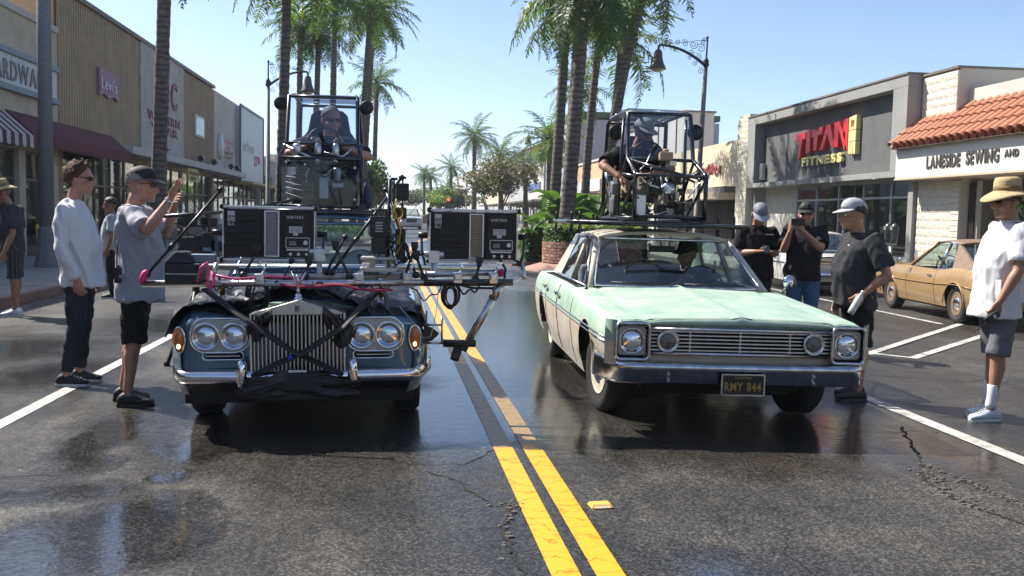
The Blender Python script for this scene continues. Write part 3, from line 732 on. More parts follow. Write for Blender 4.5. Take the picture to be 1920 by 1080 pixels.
w = MB(); w.span((FR + .3, 10, 2.6), (FR + 10, ys0 - .004, 4.75)); w.span((FR + 3.6, 10, -.1), (FR + 10, ys0 - .004, 2.6)); ob('shop_wall', w, m_lightstucco, b)
w = MB(); w.span((FR + 3.8, 10, 4.75), (FR + 10, ys0 - .01, 5.15)); ob('yellow_wall', w, M('ochre_wall', (.42, .25, .06), .8, var=.2, vs=1), b)
# fascia and its lettering
XFa = FR - .55
w = MB(); w.span((XFa, 10, 2.66), (FR + .3, 23.66, 3.42)); fa = ob('fascia', w, M('fascia_white', (.68, .67, .6), .6, var=.06, vs=1), b, bev=.01)
w = MB(); w.span((XFa - .02, 10, 2.62), (FR + .3, 23.68, 2.66)); ob('fascia_edge', w, M('fascia_tan', (.5, .42, .3), .7), b)
m_sew = M('letter_dark', (.07, .065, .06), .5)
letters(fa, 'LANESIDE', (XFa - .012, 22.15, 2.86), YL, ZU, .4, m_sew, .02, .12, .014, fit=1.42); letters(fa, 'SEWING', (XFa - .012, 20.5, 2.88), YL, ZU, .4, m_sew, .02, .12, .014, fit=1.22); letters(fa, 'AND', (XFa - .012, 19.1, 2.96), YL, ZU, .21, m_sew, .02, .1, .008, fit=.48); letters(fa, 'VACUUM', (XFa - .012, 18.45, 2.9), YL, ZU, .4, m_sew, .02, .12, .014, fit=1.5)
# tile mansard: rows of barrel tiles on a sloping deck
x0, z0, x1, z1 = XFa - .18, 3.42, FR + .75, 4.66
sl = math.atan2(z1 - z0, x1 - x0); Ls = math.hypot(x1 - x0, z1 - z0)
w = MB(); w.prism([(x0, z0 - .02), (x1, z1 - .02), (x1, z0 - .02)], (0, 10, 0), (1, 0, 0), ZU, (0, 13.7, 0)); mr_ = ob('mansard', w, m_wood, b)
q = MB(); tl = Ls / 5 + .06; n = 7
rg = [[(s_, r_ * math.cos(math.pi * k / n), r_ * math.sin(math.pi * k / n) + .01 - dz) for k in range(n + 1)] + [(s_, (r_ - .014) * math.cos(math.pi * k / n), (r_ - .014) * math.sin(math.pi * k / n) + .01 - dz) for k in range(n, -1, -1)] for s_, r_, dz in ((0, .128, -.022), (tl, .108, .0))]
q.loft(rg, smooth=False); me = q.mesh('tile', m_clay)
q = MB(); q.loft([[(s_, r_ * math.cos(math.pi * k / n), -r_ * math.sin(math.pi * k / n) + .05) for k in range(n + 1)] + [(s_, (r_ - .014) * math.cos(math.pi * k / n), -(r_ - .014) * math.sin(math.pi * k / n) + .05) for k in range(n, -1, -1)] for s_, r_ in ((0, .09), (Ls, .09))], smooth=False); mpan = q.mesh('pan_tile', m_clay)
y = 23.55; k = 0
rnd = random.Random(5)
while y > 14.5:
    link('pan_tile', mpan, mr_, (x0, y - .155, z0), (0, -sl, 0))
    for r_ in range(5):
        s_ = r_ * Ls / 5
        link('tile', me, mr_, (x0 + s_ * math.cos(sl) - .01, y + rnd.uniform(-.008, .008), z0 + s_ * math.sin(sl) + .03), (rnd.uniform(-.02, .02), -sl + rnd.uniform(-.012, .012), rnd.uniform(-.012, .012)))
    y -= .31; k += 1
w = MB(); w.tube([(x1 + .05, 10, z1 + .06), (x1 + .05, 18, z1 + .07), (x1 + .05, 23.62, z1 + .02)], .06, 8); ob('ridge_flashing', w, m_white, b)
# door recess beside the block wall
w = MB(); w.span((FR + .9, 20.2, .045), (FR + .98, ys0 - .36, 2.6)); ob('recess_wall', w, m_lightstucco, b)
for k, yy_ in enumerate((21.45, 21.28)):
    w = MB(); w.span((FR + .25, yy_ - .05, .045), (FR + .34, yy_ + .05, 2.55)); ob('door_post', w, m_trimw if k else m_wood, b)
w = MB(); w.span((FR + .3, 21.3, .1), (FR + .36, 21.55, 2.5)); ob('door', w, m_wood, b)
w = MB()
for k in range(9): w.box((FR + .2, 21.52 - .03 * k * .9, 1.3), (.02, .012, 2.4))
ob('folding_gate', w, m_mull, b)
wr = MB(); wr.tube([(FR + .85, 20.72 + .2 * math.cos(a), 1.75 + .26 * math.sin(a)) for a in [i * 6.283 / 20 for i in range(20)]], .05, 7, closed=True); ob('door_wreath', wr, M('wreath_green', (.12, .16, .03), .9, var=.7, vs=14), b)
shopfront(b, FR + .3, 12, 20.0, 2.6, -1, 4, doors=(), mm=m_mullw, seed=23)

o = thing('rooftop_air_conditioner', 'brown louvred air conditioner box on the gym roof above the clay tiles', 'air conditioner', (17.6, 26.6, 5.02))
w = MB(); w.box((0, 0, .42), (3.0, 2.6, .8)); ob('housing', w, M('unit_brown', (.2, .15, .11), .6, .3, var=.15), o, bev=.02)
q = MB(); q.box((0, 0, 0), (.03, .1, .7)); me = q.mesh('louvre', M('unit_tan', (.33, .27, .2), .6, .2))
for k in range(14): link('louvre', me, o, (-1.515, -1.1 + .17 * k, .42), (0, 0, .5))

# cream shop with red script, behind the gym
b = thing('cream_script_shop', 'cream shop with red script lettering and a folding security gate', 'shop')
w = MB(); w.span((FR, 37.2, 2.85), (FR + 12, 51, 4.72)); w.span((FR + 3, 37.2, -.1), (FR + 12, 51, 2.85)); ob('wall', w, M('warm_cream', (.6, .53, .38), .85, var=.14, vs=.9, bump=.25, bs=30), b)
w = MB(); w.span((FR - .02, 36.35, -.1), (FR + 12, 37.19, 4.68)); ob('yellow_pilaster', w, M('mustard_stucco', (.5, .36, .1), .85, var=.2, vs=1.2, bump=.2), b)
blk = MB(); blk.span((FR - .3, 35.2, -.1), (FR + 6, 36.34, 5.5)); ob('end_wall', blk, m_grout, b); blocks(b, 35.2, 36.34, 0, 5.4, FR - .36, seed=8)
w = MB(); w.span((FR - .7, 37.25, 2.35), (FR + .0, 51, 2.62)); ob('canopy', w, m_cream, b, bev=.02)
w = MB(); w.span((FR - .5, 37.25, 2.62), (FR - .003, 51, 2.86)); ob('canopy_top', w, m_bulk, b)
letters(b, 'Fadillos', (FR - .03, 42.5, 3.55), YL, ZU, .62, M('script_red', (.3, .06, .05), .5), .06, .02, .01, shear=.35, fit=3.3)
q = MB(); q.cyl((0, 0, .06), (0, 0, 2.3), .018, n=6); me = q.mesh('gate_bar', m_black)
for k in range(30): link('gate_bar', me, b, (FR + .1 + (.05 if k % 2 else 0), 37.5 + .16 * k, 0))
w = MB()
for z in (.5, 1.3, 2.1): w.span((FR + .1, 37.4, z), (FR + .13, 42.3, z + .04))
ob('gate_rail', w, m_black, b)
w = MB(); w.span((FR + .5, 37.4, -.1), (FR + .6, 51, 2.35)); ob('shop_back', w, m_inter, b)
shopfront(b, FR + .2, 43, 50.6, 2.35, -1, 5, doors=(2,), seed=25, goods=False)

b = thing('tall_grey_building', 'plain tall pale grey building rising behind the cream script shop', 'building')
w = MB(); w.span((FR + 2.2, 52.6, -.1), (FR + 3.9, 66, 7.45)); ob('wall', w, M('pale_grey_render', (.5, .48, .45), .85, var=.08, vs=.5), b)
q = MB(); q.span((FR + 2.14, 0, 3.2), (FR + 2.197, .06, 7.4)); me = q.mesh('panel_joint', m_bulk)
for k in range(6): link('panel_joint', me, b, (0, 54 + 2.0 * k, 0))
w = MB(); w.span((FR + 2.1, 52.5, 7.45), (FR + 4.0, 66.1, 7.55)); ob('coping', w, m_bulk, b)
plain_shop(62.5, 76, 5.4, M('peach_stucco', (.55, .36, .22), .85, var=.15, vs=.7), 'peach coloured shop between the tall grey building and the blue grey block', -1, FR, 31, sign=GOODS[3])
b = plain_shop(76.4, 92, 9.3, M('blue_grey_render', (.3, .33, .38), .8, var=.1, vs=.5), 'blue grey two storey block with a dark green roof edge behind the palms', -1, FR, 32, sign=GOODS[6])
w = MB(); w.span((FR - .15, 76.2, 9.46), (FR + 12, 92.2, 9.9)); ob('roof_edge', w, M('dark_green_trim', (.03, .08, .05), .6), b)
b = plain_shop(92.5, 106, 6.6, m_offw, 'white shop with a stepped parapet behind the banana plants', -1, FR, 33, sign=GOODS[1])
b = plain_shop(106.5, 124, 8.6, M('grey_render', (.4, .4, .4), .8, var=.1, vs=.5), 'grey shop with a pitched tile roof far along the right pavement', -1, FR, 34)
w = MB(); w.prism([(0, 0), (12, 0), (6, 2.6)], (FR - .4, 106.4, 8.76), (1, 0, 0), ZU, (0, 17.8, 0)); ob('roof', w, m_clay, b)
plain_shop(124.5, 165, 7.2, m_cream, 'cream shop farthest along the right pavement', -1, FR, 35)

# the street behind the camera, seen only as reflections in glass, paint and chrome
def back_block(label, x0, x1, y0, y1, h, mat, face):
    b = thing('shop_building', label, 'shop'); w = MB(); w.span((x0, y0, -.1), (x1, y1, h)); ob('wall', w, mat, b)
    xf = x1 if face > 0 else x0; w = MB()
    w.span((xf + face * .02, y0 + 1, .5), (xf + face * .06, y1 - 1, 2.6)); ob('window', w, M('dark_shop_glass', (.02, .025, .03), .05, spec=.8), b)
    w = MB(); w.span((xf, y0 + .5, 2.9), (xf + face * 1.3, y1 - .5, 3.1)); ob('canopy', w, m_bulk, b)
back_block('cream shop behind the viewer on the left pavement', FL - 10, FL, -22, 13.9, 6.2, m_cream, 1)
back_block('brown shop further behind the viewer on the left pavement', FL - 10, FL, -58, -22.4, 7.4, m_brown, 1)
back_block('white shop behind the viewer on the right pavement', FR, FR + 10, -20, 9.9, 5.6, m_offw, -1)
back_block('grey shop further behind the viewer on the right pavement', FR, FR + 10, -58, -20.4, 6.8, M('grey_render', (.4, .4, .4), .8, var=.1, vs=.5), -1)
# ---------------------------------------------------------------- palms, shrubs, trees
m_trunk = M('palm_trunk_bark', (.13, .11, .095), .9, var=.35, vs=7, bump=.8, bs=25)
_nt = m_trunk.node_tree; _b = _nt.nodes['Principled BSDF']; _tc = _nt.nodes.new('ShaderNodeTexCoord')
_w = _nt.nodes.new('ShaderNodeTexWave'); _w.bands_direction = 'Z'; _w.inputs['Scale'].default_value = 1.9; _w.inputs['Distortion'].default_value = 5; _w.inputs['Detail'].default_value = 4; _w.inputs['Detail Scale'].default_value = 2.2
_nt.links.new(_tc.outputs['Object'], _w.inputs['Vector'])
_r = _nt.nodes.new('ShaderNodeValToRGB'); _r.color_ramp.elements[0].position = .12; _r.color_ramp.elements[1].position = .5; _r.color_ramp.elements[0].color = (.58, .56, .56, 1); _r.color_ramp.elements[1].color = (1.15, 1.1, 1.05, 1); _nt.links.new(_w.outputs['Fac'], _r.inputs[0])
_mx = _nt.nodes.new('ShaderNodeMixRGB'); _mx.blend_type = 'MULTIPLY'; _mx.inputs[0].default_value = 1
_nt.links.new(_b.inputs['Base Color'].links[0].from_socket, _mx.inputs[1]); _nt.links.new(_r.outputs[0], _mx.inputs[2]); _nt.links.new(_mx.outputs[0], _b.inputs['Base Color'])
m_boot = M('palm_boot_fibre', (.3, .2, .11), .9, var=.45, vs=9, bump=.8, bs=40)
def leafmat(name, col, var=.4):
    m = M(name, col, .5, var=var, vs=2.2, spec=.35)
    nt = m.node_tree; b = nt.nodes['Principled BSDF']
    # sunlight passes through thin leaves
    tr = nt.nodes.new('ShaderNodeBsdfTranslucent'); mx = nt.nodes.new('ShaderNodeMixShader'); mx.inputs[0].default_value = .35
    tr.inputs[0].default_value = (min(1, col[0] * 2.3), min(1, col[1] * 2.2), col[2] * 1.2, 1)
    nt.links.new(b.outputs[0], mx.inputs[1]); nt.links.new(tr.outputs[0], mx.inputs[2]); nt.links.new(mx.outputs[0], nt.nodes['Material Output'].inputs['Surface'])
    return m
m_frond = leafmat('palm_frond_green', (.075, .13, .03))
m_frondd = leafmat('palm_frond_dark', (.05, .09, .026))
m_frondy = leafmat('palm_frond_bright', (.1, .16, .03))
m_banana = leafmat('banana_leaf_green', (.055, .12, .026), .4)
m_hedge = leafmat('hedge_leaf', (.05, .105, .022), .5)
m_hedgey = leafmat('hedge_leaf_new', (.13, .2, .03), .5)
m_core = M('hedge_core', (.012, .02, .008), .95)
m_leafo = leafmat('tree_leaf_olive', (.085, .1, .04), .5)
m_leafr = leafmat('tree_leaf_rust', (.115, .085, .05), .5)
m_leafg = leafmat('tree_leaf_green', (.06, .1, .03), .5)
m_bark = M('tree_bark', (.16, .13, .1), .9, var=.3, vs=8, bump=.5)

def frond_mesh(name, mat, L, droop, seed, nl=34, lw=.062, ll=.66):
    rnd = random.Random(seed); mb = MB(); pts = []
    for i in range(13):
        t = i / 12; pts.append(Vector((L * (t - .18 * droop * t ** 3), .1 * math.sin(seed) * t * t * L * .3, L * (.12 * t - .62 * droop * t ** 2.2))))
    mb.tube(pts, [.035 * (1 - .9 * i / 12) + .004 for i in range(13)], 4)
    def at(t):
        f = t * 12; i = min(11, int(f)); return pts[i].lerp(pts[i + 1], f - i), (pts[i + 1] - pts[i]).normalized()
    for k in range(nl):
        t = .1 + .9 * (k + rnd.random() * .7) / nl; p, d = at(min(t, .999))
        for s in (-1, 1):
            l = ll * (math.sin(math.pi * min(1, .18 + t * .86)) ** .7 * .95 + .12) * rnd.uniform(.75, 1.15)
            side = Vector((0, s, 0)); a = (side * rnd.uniform(.75, 1.0) + d * rnd.uniform(.35, .8) + Vector((0, 0, rnd.uniform(-.25, .55)))).normalized()
            mid = p + a * l * .5 + Vector((0, 0, -.06 * l)); tip = p + a * l * .86 + Vector((0, 0, -rnd.uniform(.25, .62) * l))
            w = d.cross(a).cross(a).normalized() * lw * .5 if abs(d.dot(a)) < .99 else Vector((lw * .5, 0, 0))
            w = d * lw * .5
            mb.add([p - w * .5, p + w * .5, mid + w, tip, mid - w], [(0, 1, 2, 4), (4, 2, 3)])
    return mb.mesh('frond', mat)
FR_SETS = {}
def frond_set(kind):
    if kind not in FR_SETS:
        mt = {'g': m_frond, 'd': m_frondd, 'y': m_frondy}[kind]
        FR_SETS[kind] = [frond_mesh('frond', mt, 2.9, dr, sd) for dr, sd in ((.55, 1), (.8, 2), (1.05, 3), (.7, 4))]
    return FR_SETS[kind]
def palm(label, base, top, d, kind='g', n=24, size=1.0, seed=0, bend=0.0, low=-50, group='palms along the street'):
    rnd = random.Random(seed); base, top = Vector(base), Vector(top)
    o = thing('palm_tree', label, 'palm', base, group=group); h = top - base
    rings = []; rr = []; K = 64; path = []
    for i in range(K + 1):
        t = i / K; p = h * t + Vector((bend * math.sin(math.pi * t), 0, 0)); path.append(p)
        rr.append(d / 2 * (1.22 - .34 * t + .25 * math.exp(-t * 14)) * (1 + .09 * (i % 2)) * rnd.uniform(.95, 1.05))
    tk = MB(); tk.tube(path, rr, 9); ob('trunk', tk, m_trunk, o)
    bt = MB(); up = h.normalized()
    bt.tube([h * .93, h * .955, h * .985, h * 1.01], [d * .42, d * .66, d * .62, d * .3], 9)
    for k in range(11):
        a = rnd.random() * 6.283; q = h * rnd.uniform(.935, .985); e = Vector((math.cos(a), math.sin(a), .9)).normalized()
        bt.tube([q + Vector((math.cos(a), math.sin(a), 0)) * d * .4, q + e * d * rnd.uniform(.8, 1.5)], [d * .16, d * .05], 4)
    ob('boot', bt, m_boot, o)
    fs = frond_set(kind)
    for k in range(n):
        f = k / n; el = R(72 - (72 - low) * f ** .8) + rnd.uniform(-.12, .12); az = k * 2.39996 + rnd.uniform(-.25, .25)
        m = fs[rnd.randrange(2) + (2 if el < .3 and rnd.random() < .6 else 0)] if True else None
        q = link('frond', m, o, h + Vector((0, 0, .05)), (0, 0, 0)); q.rotation_euler = Euler((rnd.uniform(-.3, .3), -el, az), 'XYZ'); s = size * rnd.uniform(.85, 1.1); q.scale = (s, s, s)
    return o
_z = rz(-6) 
palm('dark palm on the left pavement in front of the white western wear panel', (-7.05, 28, 0), (-6.72, 28, 9.4), .36, 'd', 22, .9, 11)
palm('dark palm trunk just behind the pod on the blue car, crown out of sight above', (-3.9, 30, -.1), (-3.7, 30, 8.7), .30, 'g', 20, .9, 12)
palm('left palm of the close pair behind the blue car pod, full round crown', (-6.15, 55, 0), (-6.05, 55, 11.6), .33, 'g', 27, 1.0, 13)
palm('right palm of the close pair behind the blue car pod, brown boots under its crown', (-5.35, 55, 0), (-5.05, 55, 11.3), .33, 'g', 27, .98, 14)
palm('straight palm right of the close pair, crown reaching out of the picture top', (-3.95, 50, 0), (-3.8, 50, 12.4), .31, 'g', 24, 1.0, 15)
palm('leaning palm with the tallest crown of the left planting strip', (-3.05, 52, 0), (-2.1, 52, 12.2), .33, 'g', 26, 1.02, 16, .1)
palm('slender palm behind the leaning palm of the left planting strip', (-2.85, 58, 0), (-2.15, 58, 13.1), .33, 'g', 24, 1.0, 17)
palm('shorter palm with a lone open crown at the right of the left planting strip', (-2.6, 72, 0), (-2.4, 72, 10.9), .34, 'g', 22, 1.0, 18)
palm('palm on the right median left of the thick trunk with hanging fronds', (4.5, 30, 0), (4.85, 30, 8.6), .29, 'g', 25, .92, 21)
palm('thick palm trunk rising from the round brick planter', (4.55, 27.6, .8), (4.95, 27.6, 8.0), .36, 'd', 30, .95, 22)
palm('thin palm right behind the thick planter palm', (5.5, 34, 0), (5.85, 34, 9.0), .24, 'g', 22, .85, 23)
palm('slightly bent palm between the planter palm and the green car pod', (6.6, 36, 0), (7.15, 36, 9.3), .28, 'g', 24, .85, 24, -.12)
palm('palm with an open lower crown above the pod on the green car', (8.1, 40, 0), (8.75, 40, 8.9), .26, 'g', 20, 1.0, 25)
palm('strongly leaning palm behind the pod on the green car', (6.75, 33, 0), (8.1, 33, 9.9), .34, 'g', 24, .95, 26, -.35)
palm('short palm with a low crown seen between the median trunks', (8.1, 48, 0), (8.45, 48, 7.9), .25, 'g', 20, .8, 27)
palm('young bright green palm beside the hedge and lamp on the median', (7.6, 52, 0), (7.6, 52, 5.6), .28, 'y', 26, .85, 28)
palm('small palm left of the young bright green palm', (9.8, 80, 0), (9.7, 80, 5.9), .36, 'g', 22, .75, 29)
palm('tall palm over the rust brown tree at the end of the street', (6.5, 95, 0), (6.4, 95, 9.1), .42, 'g', 26, 1.05, 30)
palm('palm to the right of the tall palm over the rust brown tree', (8.2, 85, 0), (8.1, 85, 6.8), .4, 'g', 24, .9, 31)
palm('far palm above the red traffic light', (5.3, 120, 0), (5.25, 120, 7.3), .4, 'g', 20, .85, 32)
palm('leftmost of the three farthest palms above the white car', (2.5, 150, 0), (2.4, 150, 7.6), .4, 'g', 18, .95, 33)
palm('middle one of the three farthest palms above the white car', (3.6, 150, 0), (3.45, 150, 7.3), .4, 'g', 18, .9, 34)
palm('lowest of the three farthest palms, nearest the traffic light', (5.2, 130, 0), (5.15, 130, 4.9), .4, 'g', 18, .8, 35)

def leafcloud(mb, cx, rad, n, size, rnd, mi=0, shell=.35):
    for _ in range(n):
        while True:
            v = Vector((rnd.uniform(-1, 1), rnd.uniform(-1, 1), rnd.uniform(-1, 1)))
            if shell < v.length < 1: break
        p = Vector((cx[0] + v.x * rad[0], cx[1] + v.y * rad[1], cx[2] + v.z * rad[2]))
        a = Vector((rnd.gauss(0, 1), rnd.gauss(0, 1), rnd.gauss(0, .7))).normalized(); c = a.orthogonal().normalized(); s = size * rnd.uniform(.6, 1.3)
        mb.add([p - a * s, p + c * s * .5, p + a * s, p - c * s * .5], [(0, 1, 2, 3)], mi)
def tree(label, x, y, h, cw, mats, seed=0, n=3600, leaf=.14, trunks=3, group='street trees at the far end'):
    rnd = random.Random(seed); o = thing('tree', label, 'tree', (x, y, 0), group=group)
    tk = MB()
    ends = []
    for k in range(trunks):
        a = k * 6.283 / trunks + rnd.random(); e = Vector((math.cos(a) * cw * .25, math.sin(a) * cw * .25, h * .5)); tk.tube([(math.cos(a) * .12, math.sin(a) * .12, -.1), e * .5 + Vector((0, 0, .2)), e], [.1, .075, .05], 6)
        for j in range(4):
            a2 = rnd.random() * 6.283; e2 = e + Vector((math.cos(a2) * cw * .3, math.sin(a2) * cw * .3, h * rnd.uniform(.1, .4))); tk.tube([e, e.lerp(e2, .5) + Vector((0, 0, .1)), e2], [.045, .03, .012], 5); ends.append(e2)
    ob('trunk', tk, m_bark, o)
    cr = MB(); lobes = ends + [Vector((rnd.uniform(-.3, .3) * cw, rnd.uniform(-.3, .3) * cw, h * rnd.uniform(.55, .9))) for _ in range(8)]
    for i, e in enumerate(lobes):
        leafcloud(cr, e, (cw * rnd.uniform(.16, .26), cw * rnd.uniform(.16, .26), h * rnd.uniform(.1, .18)), n // len(lobes), leaf, rnd, rnd.randrange(len(mats)))
    ob('crown', cr, mats, o, fixn=False)
    return o
tree('rounded rust brown flowering tree behind the right light panel', 6.9, 78, 6.2, 5.4, [m_leafo, m_leafr, m_leafo], 41, 5200, .15, 4)
tree('small bright green tree left of the traffic light', 4.0, 112, 4.6, 4.0, [m_leafg, m_hedgey], 42, 2200, .2)
tree('grey green tree beyond the white car, left of the far palms', -.5, 170, 5.6, 8, [m_leafo, m_leafg], 43, 2600, .28)
tree('wide dull green tree behind the far white car', 3.6, 175, 6.2, 8, [m_leafo, m_leafg], 44, 2600, .28)
tree('brown green tree between the far palms and the traffic light', 6.8, 140, 5.2, 6, [m_leafo, m_leafr], 45, 2200, .24)
tree('tangled green shrub tree at the foot of the left strip palms', -2.3, 61, 4.9, 2.6, [m_leafg, m_hedge], 46, 2200, .13)
tree('low green tree at the foot of the short lone palm', -2.0, 74, 4.2, 3.0, [m_leafg, m_hedge], 47, 1600, .15)
tree('dark tree at the far left end of the street', -9.0, 165, 6.0, 8, [m_leafg, m_leafo], 48, 2200, .3)

# kerbed planting strips
def island(x0, x1, y0, y1, name='planting_strip'):
    e = tag(link(name, None), kind='structure')
    z = min(rz(x0), rz(x1)); mb = MB(); mb.span((x0 + .15, y0 + .15, z - .05), (x1 - .15, y1 - .15, .07)); ob('soil', mb, M('planting_soil', (.09, .065, .045), .95, var=.4, vs=4, bump=.6, bs=30), e)
    k = MB(); k.span((x0, y0, z - .05), (x0 + .15, y1, .1)); k.span((x1 - .15, y0, z - .05), (x1, y1, .1)); k.span((x0 + .15, y0, z - .05), (x1 - .15, y0 + .15, .1)); k.span((x0 + .15, y1 - .15, z - .05), (x1 - .15, y1, .1)); ob('kerb', k, m_kerb, e)
island(-6.2, -1.7, 44, 78)
island(-5.0, -2.9, 28.6, 31.6)
island(3.2, 8.6, 29.4, 54)

# round brick planter with hedge
PX, PY, PRAD = 5.35, 27.6, 1.42
o = thing('brick_planter', 'round red brick planter with a sloping foot beside the green car', 'planter', (PX, PY, rz(PX)))
m_bricks = [M('brick_%d' % i, c, .85, var=.25, vs=14, bump=.4, bs=60) for i, c in enumerate(((.3, .15, .1), (.36, .2, .14), (.25, .13, .09), (.4, .26, .19)))]
w = MB(); w.lathe((0, 0, 0), [(PRAD - .045, -.05), (PRAD - .045, .88), (PRAD - .25, .88), (PRAD - .25, .75)], 40); ob('wall', w, M('planter_mortar', (.34, .29, .25), .9, var=.2, vs=8), o)
w = MB(); w.lathe((0, 0, 0), [(PRAD + .62, -.06), (PRAD + .6, .07), (PRAD + .1, .22), (PRAD - .03, .25)], 40); ob('foot', w, m_kerb, o)
q = MB(); q.box((0, 0, 0), (.21, .1, .075)); bmes = [q.mesh('brick', m) for m in m_bricks]; nb = 40
rnd = random.Random(4); K = 0
for c in range(7):
    for k in range(nb):
        a = (k + .5 * (c % 2)) * 6.2832 / nb
        if -3.6 < a - 3 * math.pi / 2 < -9: continue
        link('brick', rnd.choice(bmes), o, ((PRAD - .02 + rnd.uniform(-.006, .006)) * math.cos(a), (PRAD - .02) * math.sin(a), .30 + .086 * c), (0, 0, a + math.pi / 2)); K += 1
def hedge(name, label, c, dims, n, seed, round_=False, mats=(m_hedge, m_hedgey), leaf=.05):
    rnd = random.Random(seed); o = thing(name, label, 'hedge', c)
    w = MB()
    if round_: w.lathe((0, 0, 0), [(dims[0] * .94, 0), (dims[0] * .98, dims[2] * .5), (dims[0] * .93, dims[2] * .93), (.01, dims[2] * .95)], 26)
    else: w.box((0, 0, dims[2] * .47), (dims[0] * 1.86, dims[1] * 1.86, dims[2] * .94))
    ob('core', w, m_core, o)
    mb = MB()
    for _ in range(n):
        top = rnd.random() < .4
        if round_:
            a = rnd.random() * 6.2832; rr = dims[0] * (math.sqrt(rnd.random()) if top else rnd.uniform(.95, 1.05)); p = Vector((rr * math.cos(a), rr * math.sin(a), dims[2] * (rnd.uniform(.93, 1.06) if top else rnd.random())))
        else:
            p = Vector((rnd.uniform(-1, 1) * dims[0], rnd.uniform(-1, 1) * dims[1], dims[2] * rnd.uniform(.93, 1.07))) if top else (Vector((rnd.choice((-1, 1)) * dims[0] * rnd.uniform(.93, 1.05), rnd.uniform(-1, 1) * dims[1], rnd.random() * dims[2])) if rnd.random() < .5 else Vector((rnd.uniform(-1, 1) * dims[0], rnd.choice((-1, 1)) * dims[1] * rnd.uniform(.93, 1.05), rnd.random() * dims[2])))
        a = Vector((rnd.gauss(0, 1), rnd.gauss(0, 1), rnd.gauss(.3, .8))).normalized(); c2 = a.orthogonal().normalized(); s = leaf * rnd.uniform(.6, 1.4)
        mb.add([p - a * s, p + c2 * s * .55, p + a * s, p - c2 * s * .55], [(0, 1, 2, 3)], 1 if p.z > dims[2] * .85 and rnd.random() < .75 else 0)
    ob('foliage', mb, list(mats), o, fixn=False)
    return o
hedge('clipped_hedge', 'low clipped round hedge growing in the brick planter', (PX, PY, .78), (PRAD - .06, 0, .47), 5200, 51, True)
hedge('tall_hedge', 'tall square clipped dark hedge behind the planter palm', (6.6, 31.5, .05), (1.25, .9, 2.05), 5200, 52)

def banana(label, x, y, z, n, hh, seed):
    rnd = random.Random(seed); o = thing('banana_plant', label, 'plant', (x, y, z), group='broad leaved plants round the planter')
    for k in range(n):
        az = rnd.random() * 6.283; l = hh * rnd.uniform(.42, .7); st = hh * rnd.uniform(.35, .7); lean = rnd.uniform(.15, .75)
        d = Vector((math.cos(az), math.sin(az), 0)); side = Vector((-d.y, d.x, 0)); base = d * st * lean * .35 + Vector((0, 0, st))
        mb = MB(); mb.tube([(0, 0, 0), base * .5 + Vector((0, 0, .05)), base], [.03, .022, .014], 5)
        rows = []
        for i in range(9):
            t = i / 8; c = base + d * l * (t * math.cos(.2) * (.25 + lean)) + Vector((0, 0, l * (.85 * t - (.2 + lean) * t * t))); w = .17 * hh * .5 * math.sin(math.pi * (.06 + .93 * t)) ** .75 + .004
            rows.append([c - side * w + Vector((0, 0, w * .45)), c - side * w * .5 + Vector((0, 0, w * .16)), c, c + side * w * .5 + Vector((0, 0, w * .16)), c + side * w + Vector((0, 0, w * .45))])
        vs = [p for r_ in rows for p in r_]
        mb.add(vs, [(i * 5 + j, i * 5 + j + 1, (i + 1) * 5 + j + 1, (i + 1) * 5 + j) for i in range(8) for j in range(4)], 0, True)
        ob('leaf', mb, m_banana, o, fixn=False)
    return o
banana('broad leaved plant with long upright leaves left of the thick planter palm', 4.75, 29.2, .1, 17, 2.6, 61)
banana('broad leaved plant between the median palm and the planter palm', 4.2, 30.2, .1, 11, 2.2, 62)
banana('broad leaved plant just right of the thick planter palm in front of the tall hedge', 5.9, 30.0, .1, 10, 2.3, 63)
banana('broad leaved plant rising over the tall hedge beside the green car pod', 7.3, 32.8, .1, 12, 2.9, 64)
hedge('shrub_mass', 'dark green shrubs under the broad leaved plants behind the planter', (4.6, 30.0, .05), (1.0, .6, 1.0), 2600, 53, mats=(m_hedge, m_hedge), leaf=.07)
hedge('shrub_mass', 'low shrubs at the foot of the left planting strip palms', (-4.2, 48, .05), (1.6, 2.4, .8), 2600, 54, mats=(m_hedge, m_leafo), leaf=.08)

for i, (x, y, h, c) in enumerate(((-5, -62, 9, 9), (3, -66, 10, 10), (10, -60, 8, 8))):
    tree('leafy tree closing the street behind the viewer, %s of a row of three' % ('westmost', 'middle', 'eastmost')[i], x, y, h, c, [m_leafg, m_hedge], 70 + i, 1500, .45, group='trees behind the viewer')
